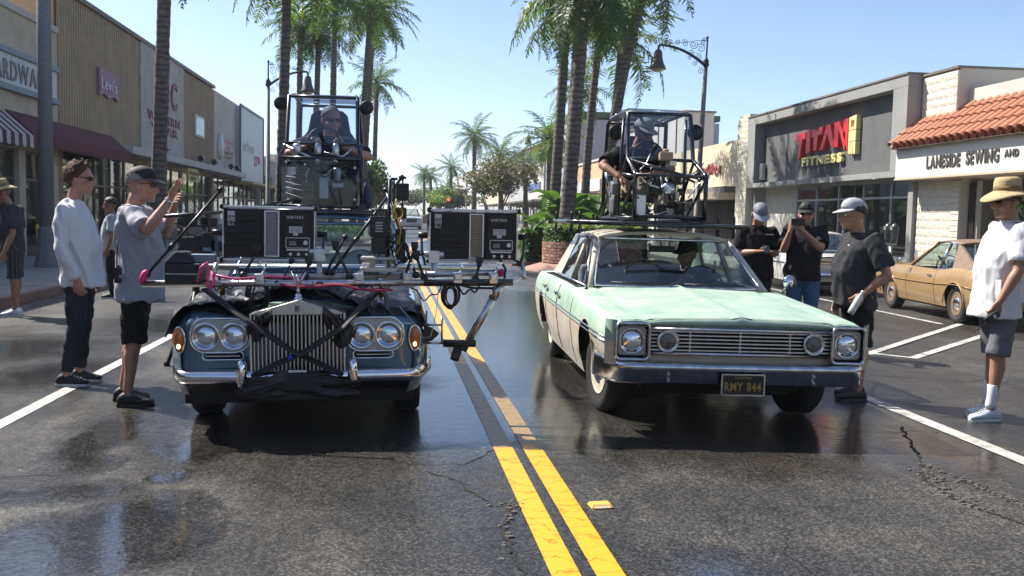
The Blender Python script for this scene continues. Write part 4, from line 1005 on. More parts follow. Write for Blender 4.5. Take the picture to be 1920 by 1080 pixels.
# ---------------------------------------------------------------- street furniture
m_post = M('post_grey_brown', (.16, .14, .12), .6, var=.2, vs=4, bump=.15)
m_iron = M('wrought_iron', (.03, .035, .038), .5, .3)
m_bell = M('lamp_bell_metal', (.11, .1, .085), .5, .4, var=.25, vs=6)
m_lens = M('lamp_lens', (.5, .42, .3), .35)
def spiral(c, r, turns, s, n=26, ph=0):
    return [(c[0] + s * (r * (1 - .82 * i / n)) * math.cos(ph + turns * 6.283 * i / n), 0, c[1] + (r * (1 - .82 * i / n)) * math.sin(ph + turns * 6.283 * i / n)) for i in range(n + 1)]
def street_lamp(label, x, y, h, arm, sgn, rotz=0.0, lean=0.0, sc=1.0):
    """post with a curved arm reaching sgn*arm along X, a bell shade and scrollwork"""
    o = thing('street_lamp', label, 'street lamp', (x, y, 0), (0, lean, rotz), group='bell shaded street lamps')
    p = MB(); p.tube([(0, 0, -.1), (0, 0, .5), (0, 0, .55), (0, 0, h - 1.0)], [.16, .15, .105, .075], 12); ob('post', p, m_post, o)
    p = MB(); p.lathe((0, 0, h - 1.02), [(.085, 0), (.12, .04), (.12, .1), (.09, .14), (.11, .2), (.05, .3), (.035, .34), (.03, .95), (.02, .97), (.05, 1.02), (.001, 1.12)], 10); ob('finial', p, m_iron, o)
    pts = []
    for i in range(13):
        t = i / 12; a = t * math.pi / 2; pts.append((sgn * arm * math.sin(a) ** .95 if t < 1 else sgn * arm, 0, h - 1.0 + .62 * (1 - math.cos(a)) ** .8 * 1.0 if False else h - 1.0 + .66 * math.sin(a) ** .75 * (1 if t else 0)))
    pts = [(sgn * arm * t, 0, h - 1.0 + .64 * (1 - (1 - t) ** 2.1)) for t in [i / 12 for i in range(13)]]
    pts.append((sgn * (arm + .05), 0, h - 1.0 + .58))
    p = MB(); p.tube(pts, [.06 - .02 * i / 13 for i in range(14)], 8); ob('arm', p, m_iron, o)
    sx = MB()
    for c, r_, tn, ph in (((.22, .62), .17, 1.6, 0), ((.5, .72), .16, 1.7, 2.5), ((.3, .3), .13, 1.5, 1), ((.55, .47), .1, 1.5, 3), ((.82, .76), .13, 1.6, .5), ((1.1, .78), .1, 1.6, 2), ((1.35, .78), .08, 1.5, 0), ((1.55, .75), .07, 1.4, 1), ((.12, .95), .09, 1.4, 2), ((.14, .85), .11, 1.5, 4), ((.2, -.18), .12, 1.5, 1), ((.42, .08), .1, 1.4, 2), ((.62, .25), .07, 1.3, 0)):
        if c[0] < arm * .95: sx.tube([(sgn * q[0], q[1], q[2] + h - 1.0) for q in spiral(c, r_, tn, 1, ph=ph)], .011, 4)
    sx.tube([(0.02 * sgn, 0, h - .1), (sgn * .4, 0, h - .12), (sgn * arm * .5, 0, h - .22), (sgn * arm * .9, 0, h - .3)], .009, 4)
    ob('scrollwork', sx, m_iron, o)
    xl = sgn * (arm + .05)
    p = MB(); p.lathe((xl, 0, h - 1.16), [(.31, -.06), (.30, .0), (.22, .14), (.165, .34), (.15, .5), (.11, .6), (.045, .64), (.04, .74)], 18); sh = ob('shade', p, m_bell, o)
    p = MB(); p.ell((xl, 0, h - 1.2), (.235, .235, .13), 14, 7); ob('lens', p, m_lens, sh)
    return o
street_lamp('tall bell street lamp with scrolled arm in front of the grey building', 10.35, 34, 8.0, 1.72, -1, 0, .028)
street_lamp('bell street lamp with scrolled arm left of the pod on the blue car', -5.95, 42, 7.75, 1.6, 1)
street_lamp('bell street lamp among the palms far along the right side', 10.6, 75, 8.3, 1.3, -1)
street_lamp('small looking bell street lamp beyond the traffic light', 7.8, 130, 7.9, 1.5, -1)

o = thing('lamp_column', 'thick speckled concrete lamp column with a fluted base on the left pavement', 'lamp column', (-8.45, 23.7, 0))
m_speck = M('speckled_concrete', (.2, .2, .2), .8, var=.45, vs=45, bump=.4, bs=70)
p = MB(); p.tube([(0, 0, .9), (0, 0, 9.5)], [.165, .145], 16); ob('shaft', p, m_speck, o)
p = MB(); p.lathe((0, 0, 0), [(.31, -.05), (.31, .14), (.27, .17), (.26, .3), (.225, .5), (.21, .92), (.17, 1.0)], 10, smooth=False); ob('base', p, m_speck, o, bev=.01)

o = thing('traffic_light', 'traffic light showing red on a mast over the far junction', 'traffic light', (5.6, 110, 0))
p = MB(); p.cyl((0, 0, -.1), (0, 0, 5.0), .1, .08, 8); ob('post', p, m_matte, o)
p = MB(); p.box((-1.0, -.1, 2.75), (.42, .3, 1.25)); hd = ob('housing', p, m_black, o)
p = MB(); p.cyl((0, 0, 3.2), (-1.0, 0, 3.2), .05, .05, 6); ob('bracket', p, m_matte, o)
for k, (c, e) in enumerate((((1, .05, .04), 6.0), ((.12, .09, .02), 0), ((.02, .1, .05), 0))):
    p = MB(); p.cyl((-1.0, -.25, 3.15 - .4 * k), (-1.0, -.3, 3.15 - .4 * k), .15, .14, 12); ob('signal_lens', p, M('signal_%d' % k, c, .3, emit=e), hd)
p = MB(); p.box((.45, -.06, 4.15), (1.0, .08, .5)); ob('street_sign', p, M('sign_dark_grey', (.06, .07, .08), .5), o)
p = MB(); p.box((.4, -.1, 3.0), (.6, .4, 1.1)); ob('signal_back', p, m_black, o)

def meter(label, x, y):
    o = thing('parking_meter', label, 'parking meter', (x, y, PZ), group='parking meters by the gym')
    p = MB(); p.cyl((0, 0, -.02), (0, 0, .95), .03); ob('post', p, m_steel, o)
    p = MB(); p.box((0, 0, .98), (.1, .36, .05)); ob('yoke', p, m_steel, o)
    for s in (-.15, .15):
        p = MB(); p.lathe((0, s, 1.0), [(.05, 0), (.075, .1), (.085, .3), (.09, .36), (.07, .44), (.001, .48)], 12); hd = ob('meter_head', p, M('meter_grey', (.09, .1, .1), .4, .6, var=.2), o)
        p = MB(); p.box((-.085, s, 1.36), (.02, .11, .09)); ob('window', p, m_glass if False else M('meter_window', (.25, .27, .22), .1, spec=.9), hd)
    return o
meter('twin headed parking meter between the gym windows and the tan car', 11.35, 21.6)

# planting box, bins and small things on the left pavement
o = thing('litter_bin', 'round dark litter bin standing by the shop windows on the left pavement', 'litter bin', (-9.6, 33.5, PZ))
p = MB(); p.lathe((0, 0, 0), [(.26, 0), (.3, .05), (.3, .8), (.33, .82), (.33, .9), (.2, 1.0), (.001, 1.02)], 16); ob('body', p, m_mull, o)
p = MB(); p.box((.3, 0, .88), (.06, .3, .1)); ob('slot', p, m_black, o)
o = thing('notice_board', 'yellow notice propped in front of the hardware shop window', 'notice', (FL + .15, 29.6, .045))
p = MB(); p.box((0, 0, .62), (.05, 1.0, .55), rot=(0, -.1, 0)); ob('board', p, M('notice_yellow', (.6, .5, .06), .5, var=.1), o)
p = MB(); p.cyl((0, -.4, 0), (0, -.4, .4), .02); ob('leg', p, m_black, o)
p = MB(); p.cyl((0, .4, 0), (0, .4, .4), .02); ob('leg', p, m_black, o)
# ---------------------------------------------------------------- cars: shared builders
m_carglass = glass('car_glass', (.72, .8, .78), 1.0, .01, .03)
m_clearglass = glass('clear_plexiglass', (.72, .76, .8), 1.0, .01, .05)
m_under = M('underbody', (.01, .01, .01), .8)
m_lampglass = M('headlamp_glass', (.74, .79, .85), .07, .85, var=.08, vs=20, bump=.16, bs=34, coat=.6)
m_amber = M('amber_lens', (.5, .13, .015), .15, coat=.8)
m_seat = M('seat_vinyl', (.32, .29, .25), .6, var=.2, vs=6)

def lerp(a, b, t): return a + (b - a) * t
def pl(pts, x):
    """piecewise linear, smoothed ends"""
    if x <= pts[0][0]: return pts[0][1]
    for (a, p), (b, q) in zip(pts, pts[1:]):
        if x <= b:
            t = (x - a) / (b - a); return p + (q - p) * t
    return pts[-1][1]

def shell(L, wheels, zb, top, hw, sect, split=None, n=70, rows=12, arch_lip=.0):
    """both flanks: stations along y, rows in z from the sill (or wheel arch) to the shoulder. sect(t)->width factor, split(y) -> z of a colour break"""
    ys = sorted(set([L * i / n for i in range(n + 1)] + [yc + r * math.cos(math.pi * k / 16) for yc, zc, r in wheels for k in range(17)]))
    mb = MB()
    def low(y):
        z = zb(y)
        for yc, zc, r in wheels:
            if abs(y - yc) < r: z = max(z, zc + math.sqrt(max(0, r * r - (y - yc) ** 2)))
        return z
    for s in (-1, 1):
        vs = []; zs = []
        for y in ys:
            a, b = low(y), top(y); z0 = zb(y)
            sp = split(y) if split else None
            row = []
            for j in range(rows + 1):
                if sp is not None:
                    h = rows // 2
                    z = a + (max(sp, a + .002) - a) * j / h if j <= h else lerp(max(sp, a + .002), b, (j - h) / (rows - h))
                else: z = a + (b - a) * j / rows
                row.append(z); vs.append((s * hw(y) * sect((z - z0) / (b - z0), y), y, z))
            zs.append(row)
        m = rows + 1
        for i in range(len(ys) - 1):
            for j in range(rows):
                f = (i * m + j, (i + 1) * m + j, (i + 1) * m + j + 1, i * m + j + 1)
                mb.add([vs[k] for k in f], [(0, 1, 2, 3)], 1 if split and j < rows // 2 else 0, True)
    # wheel well linings
    for yc, zc, r in wheels:
        for s in (-1, 1):
            for k in range(16):
                a0, a1 = math.pi * k / 16, math.pi * (k + 1) / 16
                w = hw(yc); f = .94
                mb.add([(s * w * f, yc + r * math.cos(a0), zc + r * math.sin(a0)), (s * w * f, yc + r * math.cos(a1), zc + r * math.sin(a1)), (s * w * .55, yc + r * math.cos(a1), zc + r * math.sin(a1)), (s * w * .55, yc + r * math.cos(a0), zc + r * math.sin(a0))], [(0, 1, 2, 3)], 2)
    return mb
def weld(o, d=.0008):
    bm = bmesh.new(); bm.from_mesh(o.data); bmesh.ops.remove_doubles(bm, verts=bm.verts, dist=d); bmesh.ops.recalc_face_normals(bm, faces=bm.faces); bm.to_mesh(o.data); bm.free()
def deck(mb, y0, y1, edge, zc, ny=16, nx=14, mi=0):
    """a bonnet or boot lid between the shoulders: edge(y)->(halfwidth, z), zc(u, y)->rise at u in -1..1"""
    def f(a, b):
        y = lerp(y0, y1, a); u = b * 2 - 1; w, z = edge(y); return (u * w, y, z + zc(u, y))
    return mb.grid(f, ny, nx, mi)
def wheel(parent, x, y, r, w, sgn, kind, steer=0.0, mats=None):
    """tyre, rim and hub cap as parts; sgn is the outer side"""
    e = link('wheel', None, parent, (x, y, r)); e.rotation_euler = (0, 0, steer)
    t = MB(); h = w / 2; rr = r * .62
    t.lathe((0, 0, 0), [(rr, -h * .8), (r * .8, -h), (r * .94, -h * .95), (r, -h * .7), (r, h * .7), (r * .94, h * .95), (r * .8, h), (rr, h * .8), (rr, -h * .8)], 40, 'x'); ob('tyre', t, m_rubber, e)
    if mats.get('wall'):
        q = MB(); q.lathe((sgn * (h + .001), 0, 0), [(r * .70, 0), (r * .76, .003), (r * .80, 0)], 40, 'x'); ob('whitewall', q, mats['wall'], e)
    q = MB(); s = sgn
    q.lathe((0, 0, 0), [(rr + .004, s * h * .82), (rr - .015, s * h * .9), (rr - .03, s * h * .55), (rr * .62, s * h * .3), (rr * .55, s * h * .48), (rr * .3, s * h * .5), (.001, s * h * .5)], 30, 'x'); ob('rim', q, mats['rim'], e)
    q = MB()
    if kind == 'cap': q.lathe((s * h * .5, 0, 0), [(rr * .72, 0), (rr * .7, s * .02), (rr * .45, s * .045), (rr * .12, s * .05), (.001, s * .052)], 24, 'x')
    elif kind == 'full':
        q.lathe((s * h * .6, 0, 0), [(rr * .95, 0), (rr * .9, s * .02), (rr * .5, s * .01), (rr * .35, s * .045), (.001, s * .05)], 26, 'x')
        for k in range(10):
            a = k * .6283; q.box((s * (h * .6 + .018), rr * .7 * math.cos(a), rr * .7 * math.sin(a)), (.012, rr * .34, rr * .12), rot=(a, 0, 0))
    ob('hub_cap', q, mats['cap'], e)
    return e
def panel_quad(name, parent, pts, mat):
    q = MB(); q.add(pts, [tuple(range(len(pts)))]); return ob(name, q, mat, parent)
def roundrect(w, h, r, n=5):
    out = []
    for cx, cy, a in ((w - r, h - r, 0), (-w + r, h - r, 90), (-w + r, -h + r, 180), (w - r, -h + r, 270)):
        for k in range(n + 1): t = R(a + 90 * k / n); out.append((cx + r * math.cos(t), cy + r * math.sin(t)))
    return out
def ring_xz(mb, c, outer, inner, y0, y1, mi=0):
    """frame between two outlines in the xz plane with depth y0..y1"""
    A = [(c[0] + p[0], y0, c[1] + p[1]) for p in outer]; B = [(c[0] + p[0], y0, c[1] + p[1]) for p in inner]; B2 = [(c[0] + p[0], y1, c[1] + p[1]) for p in inner]; A2 = [(c[0] + p[0], y1, c[1] + p[1]) for p in outer]
    mb.loft([A2, A, B, B2], caps=False, mi=mi, smooth=False)
def seat(parent, x, y, z, w, h, mat, ribs=0):
    q = MB(); q.box((x, y - .25, z), (w, .5, .16)); o = ob('seat', q, mat, parent, bev=.05, seg=3)
    q = MB(); q.box((x, y + .06, z + h / 2), (w, .15, h), rot=(-.2, 0, 0)); ob('seat_back', q, mat, parent, bev=.05, seg=3)
def steering(parent, x, y, z, r=.19, tilt=.5):
    q = MB(); q.tube([(r * math.cos(a), 0, r * math.sin(a)) for a in [i * 6.2832 / 28 for i in range(28)]], .012, 6, closed=True)
    q.tube([(-r, 0, 0), (0, .02, -.02), (r, 0, 0)], .01, 5); q.cyl((0, .02, -.02), (0, -.35, -.04), .02, n=8)
    return ob('steering_wheel', q, m_black, parent, (x, y, z), (-tilt, 0, 0))

# ---------------------------------------------------------------- the green four door
def paint_green():
    m = bpy.data.materials.new('faded_mint_paint'); m.use_nodes = True
    nt = m.node_tree; b = nt.nodes['Principled BSDF']; L = nt.links.new; N = nt.nodes.new
    tc = N('ShaderNodeTexCoord')
    def noi(s, d=6, r=.65):
        n = N('ShaderNodeTexNoise'); n.inputs['Scale'].default_value = s; n.inputs['Detail'].default_value = d; n.inputs['Roughness'].default_value = r; L(tc.outputs['Object'], n.inputs['Vector']); return n.outputs['Fac']
    r = N('ShaderNodeValToRGB'); el = r.color_ramp.elements
    el[0].position = .3; el[0].color = (.22, .36, .285, 1); el[1].position = .68; el[1].color = (.47, .53, .44, 1); e = el.new(.5); e.color = (.33, .45, .365, 1)
    L(noi(2.6, 9, .72), r.inputs[0])
    r2 = N('ShaderNodeValToRGB'); r2.color_ramp.elements[0].position = .6; r2.color_ramp.elements[1].position = .78; r2.color_ramp.elements[0].color = (0, 0, 0, 1); r2.color_ramp.elements[1].color = (1, 1, 1, 1); L(noi(5, 8, .75), r2.inputs[0])
    mx = N('ShaderNodeMixRGB'); mx.inputs[2].default_value = (.4, .36, .24, 1); L(r.outputs[0], mx.inputs[1])
    mu = N('ShaderNodeMath'); mu.operation = 'MULTIPLY'; mu.inputs[1].default_value = .5; L(r2.outputs[0], mu.inputs[0]); L(mu.outputs[0], mx.inputs[0])
    L(mx.outputs[0], b.inputs['Base Color']); b.inputs['Roughness'].default_value = .55; b.inputs['Coat Weight'].default_value = .1; b.inputs['Coat Roughness'].default_value = .25
    return m
def paint_cream():
    m = bpy.data.materials.new('rusty_cream_paint'); m.use_nodes = True
    nt = m.node_tree; b = nt.nodes['Principled BSDF']; L = nt.links.new; N = nt.nodes.new
    tc = N('ShaderNodeTexCoord'); mp = N('ShaderNodeMapping'); mp.inputs['Scale'].default_value = (1, 1, 2.5); L(tc.outputs['Object'], mp.inputs[0])
    n = N('ShaderNodeTexNoise'); n.inputs['Scale'].default_value = 2.2; n.inputs['Detail'].default_value = 9; n.inputs['Roughness'].default_value = .75; L(mp.outputs[0], n.inputs['Vector'])
    r = N('ShaderNodeValToRGB'); el = r.color_ramp.elements; el[0].position = .42; el[0].color = (.6, .56, .46, 1); el[1].position = .72; el[1].color = (.36, .22, .12, 1); e = el.new(.58); e.color = (.52, .43, .31, 1); L(n.outputs['Fac'], r.inputs[0])
    L(r.outputs[0], b.inputs['Base Color']); b.inputs['Roughness'].default_value = .38; b.inputs['Coat Weight'].default_value = .3; b.inputs['Coat Roughness'].default_value = .15
    return m
m_mint, m_rcream = paint_green(), paint_cream()
m_dullchrome = M('dull_chrome', (.62, .63, .65), .2, 1.0, var=.3, vs=14)
m_creamwheel = M('cream_wheel_paint', (.55, .5, .4), .45, var=.2, vs=9)

GC = thing('green_sedan', 'faded mint green and cream vintage four door car with rusty flanks and a roof pod', 'car', (2.33, 6.5, rz(2.33) + .0), (0, .012, R(-1.3)))
Lg = 5.05
tops = [(0, .80), (.05, .812), (.5, .835), (1.7, .90), (2.4, .91), (3.7, .90), (4.6, .88), (5.05, .84)]
wids = [(0, .915), (.06, .945), (.4, .965), (1.5, .975), (3.6, .975), (4.6, .95), (5.05, .9)]
def g_sect(t, y):
    t = max(0, min(1, t)); return pl([(0, .91), (.25, .965), (.5, .99), (.66, 1.0), (.82, .985), (.93, .965), (1, .925)], t)
gb = shell(Lg, [(.88, .33, .385), (3.83, .33, .38)], lambda y: .43 if y < .6 else .235 + .02 * max(0, y - 4.2), lambda y: pl(tops, y), lambda y: pl(wids, y), g_sect, split=lambda y: .655 + .012 * y * .5, rows=14)
def gedge(y): return pl(wids, y) * .925, pl(tops, y)
def hood_z(u, y):
    a = abs(u); return .032 * (1 - u * u) + (.016 * (1 - a / .06) if a < .06 else 0) - .012 * math.exp(-((a - .8) / .035) ** 2)
deck(gb, .03, 1.78, gedge, hood_z, 20, 40)
deck(gb, 4.15, Lg, gedge, lambda u, y: .03 * (1 - u * u), 10, 14)
# nose: lip, and the face above the grille
def nose(u, v):
    x = (u * 2 - 1); w, z = gedge(.03); zt = z + hood_z(x, .03); y = lerp(.03, -.03 + .02 * abs(x) ** 3, min(1, v * 2)) if v < .5 else -.03 + .02 * abs(x) ** 3 + .012 * (v - .5)
    return (x * w, y, zt - .066 * v - .012 * v * (1 - x * x) - (.0 if v < .5 else 0))
lip = MB(); lip.grid(lambda u, v: ((u * 2 - 1) * gedge(.03)[0] * .985, -.012 - .022 * math.sin(math.pi * min(1, v * 1.1)) + .02 * abs(u * 2 - 1) ** 4, lerp(gedge(.03)[1] + hood_z(u * 2 - 1, .03) - .002, .768, v)), 30, 8); ob('bonnet_lip', lip, m_mint, GC)
gb.add([((-1 + k / 10) * gedge(.03)[0] * .985, y_, gedge(.03)[1] + hood_z(-1 + k / 10, .03) - .002) for y_ in (.035, -.013) for k in range(21)], [(k, k + 1, k + 22, k + 21) for k in range(20)], 0, True)
gb.grid(lambda u, v: ((u * 2 - 1) * .86, Lg + .02 * math.sin(math.pi * v), lerp(.34, .86, v)), 8, 6, 1)
# lower valance below the grille
gb.grid(lambda u, v: ((u * 2 - 1) * .90, .02 + .05 * abs(u * 2 - 1) ** 6, lerp(.525, .585, v)), 16, 3, 1)
gb.grid(lambda u, v: ((u * 2 - 1) * .88, .12 + .2 * (1 - v), lerp(.31, .45, v)), 10, 3, 2)
for s in (-1, 1):   # fender ends
    for z1, z0, mi in ((.815, .66, 0), (.66, .50, 1)):
        gb.grid(lambda u, v: (s * lerp(.955, .885, u ** 1.4), .06 - .085 * math.sin(u * 1.57), lerp(z1, z0, v)), 6, 2, mi)
body = ob('body', gb, [m_mint, m_rcream, m_under], GC); weld(body, .002)
q = MB(); q.span((-.6, .55, .2), (.6, 4.9, .26)); q.span((-.6, .4, .26), (.6, 1.6, .7)); ob('underbody', q, m_under, GC)
# grille
q = MB(); q.span((-.66, .05, .575), (.66, .09, .77)); ob('grille_recess', q, m_under, GC)
q = MB(); q.box((0, 0, 0), (1.33, .024, .0085)); me = q.mesh('grille_bar', m_alu)
for k in range(6): link('grille_bar', me, GC, (0, .006, .608 + .0262 * k))
q = MB(); q.box((0, 0, 0), (.008, .035, .15)); me = q.mesh('grille_strut', m_alu)
for x in (-.36, 0, .36): link('grille_strut', me, GC, (x, .012, .672))
q = MB(); q.tube([(-.64, -.012, .585), (.64, -.012, .585)], .012, 6); q.tube([(-.66, -.028, .757), (0, -.036, .760), (.66, -.028, .757)], .013, 6); ob('grille_trim', q, m_dullchrome, GC)
for s in (-1, 1):
    x = s * .525
    q = MB(); q.lathe((x, -.005, .672), [(.078, 0), (.08, -.03), (.07, -.036), (.066, -.02)], 24, 'y'); lp = ob('fog_lamp', q, m_dullchrome, GC)
    q = MB(); q.lathe((x, -.02, .672), [(.067, 0), (.045, -.012), (.012, -.014), (.001, -.02)], 24, 'y'); ob('lens', q, M('grey_lens', (.16, .16, .16), .3, .4, var=.4, vs=40, bump=.5, bs=90), lp)
    x = s * .775
    q = MB(); ring_xz(q, (x, .668), roundrect(.122, .130, .035), roundrect(.112, .118, .03), -.035, .05); q.tube([(x + p[0], -.036, .668 + p[1]) for p in roundrect(.118, .126, .035)], .0115, 7, closed=True); bz = ob('headlight_bezel', q, m_dullchrome, GC)
    q = MB(); ring_xz(q, (x, .668), roundrect(.098, .1, .03), [(.088 * math.cos(math.atan2(p[1], p[0])), .088 * math.sin(math.atan2(p[1], p[0]))) for p in roundrect(.098, .1, .03)], -.01, .03); q.box((x, .035, .668), (.23, .01, .24), mi=1); ob('headlight_plate', q, [M('grey_metal', (.3, .3, .29), .4, .6), m_under], bz)
    q = MB(); q.lathe((x, .0, .668), [(.09, .02), (.092, -.012), (.084, -.016), (.084, 0)], 28, 'y'); ob('headlight_ring', q, m_chrome, bz)
    q = MB(); q.lathe((x, .0, .668), [(.084, .0), (.06, -.018), (.03, -.026), (.001, -.028)], 28, 'y'); hl = ob('headlight', q, m_lampglass, GC)
# bumper wrapping round the corners
pr = [(-.0, .53), (-.045, .525), (-.06, .512), (-.062, .485), (-.05, .47), (-.048, .388), (-.03, .373), (.0, .378)]
rings = []
for i in range(33):
    u = -1 + i / 16; x = u * .985; a = max(0, abs(u) - .86) / .14; yb = .025 * abs(u) ** 2 + .34 * a ** 2; sc = 1
    rings.append([(x - math.copysign(.0, u), yb + p[0] * 1.6 * (1 - .3 * a), p[1] + (.012 * a if p[1] > .4 else 0)) for p in pr])
q = MB(); q.loft(rings); bp = ob('bumper', q, m_dullchrome, GC)
for x, z in ((-.52, .445), (.52, .445), (.52, .40), (-.52, .40), (.86, .445)):
    q = MB(); q.lathe((x, -.075, z), [(.012, .01), (.011, -.004), (.001, -.008)], 10, 'y'); ob('bolt', q, m_steel, bp)
q = MB(); q.box((0, -.098, .388), (.30, .012, .145)); lpz = ob('licence_plate', q, M('plate_black', (.012, .012, .014), .4), GC, bev=.01)
q = MB(); ring_xz(q, (0, .388), roundrect(.157, .077, .012), roundrect(.146, .067, .01), -.112, -.098); ob('plate_frame', q, m_dullchrome, lpz)
m_platey = M('plate_gold', (.42, .27, .06), .5)
letters(lpz, 'RMY 844', (-.13, -.106, .344), (1, 0, 0), ZU, .086, m_platey, .004, .1, .0012, fit=.26)
letters(lpz, 'CALIFORNIA', (-.06, -.106, .430), (1, 0, 0), ZU, .022, m_platey, .003, .12, fit=.12)
letters(GC, 'PLYMOUTH', (-.47, -.034, .775), (1, 0, 0), (0, .12, 1), .03, M('mint_letter', (.1, .26, .19), .5), .006, 1.6, .001, fit=.94)
# flank trim
for s in (-1, 1):
    for dz, r_ in ((.02, .007), (-.012, .006)):
        q = MB(); q.tube([(s * (pl(wids, y) * .995 + .004), y, .655 + .006 * y + dz) for y in (.06, .5, 1, 1.5, 2.2, 3, 3.8, 4.5, 4.95)], r_, 6); ob('side_trim', q, m_dullchrome, GC)
    for y in (2.35, 3.25):
        q = MB(); q.tube([(s * .965, y, .80), (s * 1.0, y, .81), (s * 1.0, y + .13, .805), (s * .965, y + .14, .80)], .011, 6); q.ell((s * .985, y + .13, .79), (.015, .02, .02), 8, 6); ob('door_handle', q, m_chrome, GC)
    for y0, y1 in ((1.62, 2.52), (2.54, 3.4)):   # door gaps
        for y in (y0, y1):
            q = MB(); zz = [.27 + .06 * k for k in range(11)]; q.tube([(s * (pl(wids, y) * g_sect((z - .235) / (pl(tops, y) - .235), y) + .0005), y, z) for z in zz], .004, 4); ob('door_seam', q, m_under, GC)
    q = MB(); q.grid(lambda u, v: (s * (pl(wids, .88) * .995), .88 + .39 * math.cos(math.pi * u) * (1 + .02 * v), .33 + .39 * math.sin(math.pi * u) * (1 + .02 * v)), 16, 1); ob('arch_lip', q, m_rcream, GC)
# windscreen, pillars, roof
B = [(-.76, 1.74, .925), (.76, 1.74, .925), (.615, 2.40, 1.335), (-.615, 2.40, 1.335)]
def wsf(u, v):
    x = (u * 2 - 1); w = lerp(.745, .60, v); y = lerp(1.735, 2.39, v) - .07 * (1 - x * x); return (x * w, y, lerp(.93, 1.335, v))
q = MB(); q.grid(wsf, 14, 8); ob('windscreen', q, m_carglass, GC)
q = MB()
edge = [wsf(u / 14, 0) for u in range(15)] + [wsf(1, v / 8) for v in range(1, 9)] + [wsf(u / 14, 1) for u in range(13, -1, -1)] + [wsf(0, v / 8) for v in range(7, 0, -1)]
q.tube(edge, .014, 6, closed=True); ob('windscreen_trim', q, m_dullchrome, GC)
def roof(parent, y0, y1, w0, w1, z0, zm, z1, mat, crown=.05, th=.03):
    q = MB()
    def f(a, c):
        y = lerp(y0, y1, a); u = c * 2 - 1; w = lerp(w0, w1, a); z = lerp(z0, z1, a) + (zm - (z0 + z1) / 2) * 4 * a * (1 - a); return (u * w, y + .0 * u, z + crown * (1 - abs(u) ** 2.6))
    q.grid(f, 12, 14)
    return ob('roof', q, mat, parent, solid=th)
m_rcreamroof = M('cream_roof_paint', (.55, .5, .4), .35, var=.12, vs=4, coat=.3)
roof(GC, 2.36, 3.75, .615, .60, 1.34, 1.36, 1.33, m_rcreamroof)
m_pillar = m_rcreamroof
for s in (-1, 1):
    q = MB(); q.tube([(s * .785, 1.74, .90), (s * .625, 2.40, 1.34)], .03, 6); ob('windscreen_pillar', q, m_pillar, GC)
    q = MB(); q.tube([(s * .80, 2.72, .90), (s * .64, 2.80, 1.34)], .028, 6, flat=.7); ob('door_pillar', q, m_pillar, GC)
    q = MB(); q.loft([[(s * .80, 3.55, .90), (s * .80, 4.15, .90), (s * .76, 4.15, .90), (s * .76, 3.55, .90)], [(s * .635, 3.42, 1.34), (s * .615, 3.78, 1.34), (s * .58, 3.78, 1.34), (s * .6, 3.42, 1.34)]], smooth=False); ob('rear_pillar', q, m_pillar, GC)
    q = MB(); q.tube([(s * .815, 1.80, .912), (s * .815, 3.6, .915)], .016, 6); q.tube([(s * .64, 2.42, 1.338), (s * .645, 3.45, 1.34)], .016, 6); ob('window_trim', q, m_dullchrome, GC)
    if s < 0:
        panel_quad('quarter_glass', GC, [(s * .80, 1.86, .92), (s * .80, 2.02, .92), (s * .66, 2.42, 1.32), (s * .655, 2.40, 1.32)], m_carglass)
    else: panel_quad('side_glass', GC, [(s * .80, 1.86, .92), (s * .80, 2.70, .92), (s * .65, 2.78, 1.32), (s * .655, 2.44, 1.32)], m_carglass)
    panel_quad('side_glass', GC, [(s * .80, 2.76, .92), (s * .795, 3.55, .92), (s * .63, 3.42, 1.32), (s * .645, 2.84, 1.32)], m_carglass)
    q = MB(); q.tube([(s * .80, 2.0, .91), (s * .655, 2.44, 1.32)], .011, 6); ob('vent_bar', q, m_dullchrome, GC)
panel_quad('rear_window', GC, [(-.7, 4.15, .91), (.7, 4.15, .91), (.57, 3.8, 1.32), (-.57, 3.8, 1.32)], m_carglass)
q = MB(); q.box((0, 1.9, .86), (1.5, .35, .12)); ob('dashboard', q, M('dash_tan', (.25, .22, .18), .6, var=.2), GC, bev=.03)
m_bench = M('bench_fabric', (.24, .24, .26), .8, var=.25, vs=9)
q = MB(); q.box((0, 2.62, .56), (1.4, .55, .18)); ob('front_seat', q, m_bench, GC, bev=.05)
q = MB(); q.box((0, 2.95, .8), (1.4, .16, .5), rot=(-.18, 0, 0)); ob('front_seat_back', q, m_bench, GC, bev=.05, seg=3)
q = MB(); q.box((0, 3.75, .74), (1.4, .16, .5), rot=(-.25, 0, 0)); ob('rear_seat_back', q, m_bench, GC, bev=.05, seg=3)
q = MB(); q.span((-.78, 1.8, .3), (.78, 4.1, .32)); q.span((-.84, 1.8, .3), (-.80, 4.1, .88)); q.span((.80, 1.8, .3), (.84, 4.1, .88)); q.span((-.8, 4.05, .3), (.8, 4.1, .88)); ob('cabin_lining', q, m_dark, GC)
steering(GC, .36, 2.22, .93, .19, .55)
q = MB(); q.box((-.02, 2.33, 1.245), (.25, .02, .06)); q.cyl((-.02, 2.34, 1.27), (-.02, 2.40, 1.33), .008, n=6); ob('rear_view_mirror', q, m_black, GC, bev=.01)
for x0, x1 in ((-.28, -.60), (.42, .05)):   # wipers at rest
    q = MB(); q.tube([(x0 + .15, 1.70, .955), (x0 - .05, 1.68, .955), (x1 + .05, 1.66, .96)], .007, 5); q.tube([(x0 + .1, 1.675, .96), (x1 - .02, 1.665, .965)], .009, 4, flat=.6); ob('wiper', q, m_black, GC)
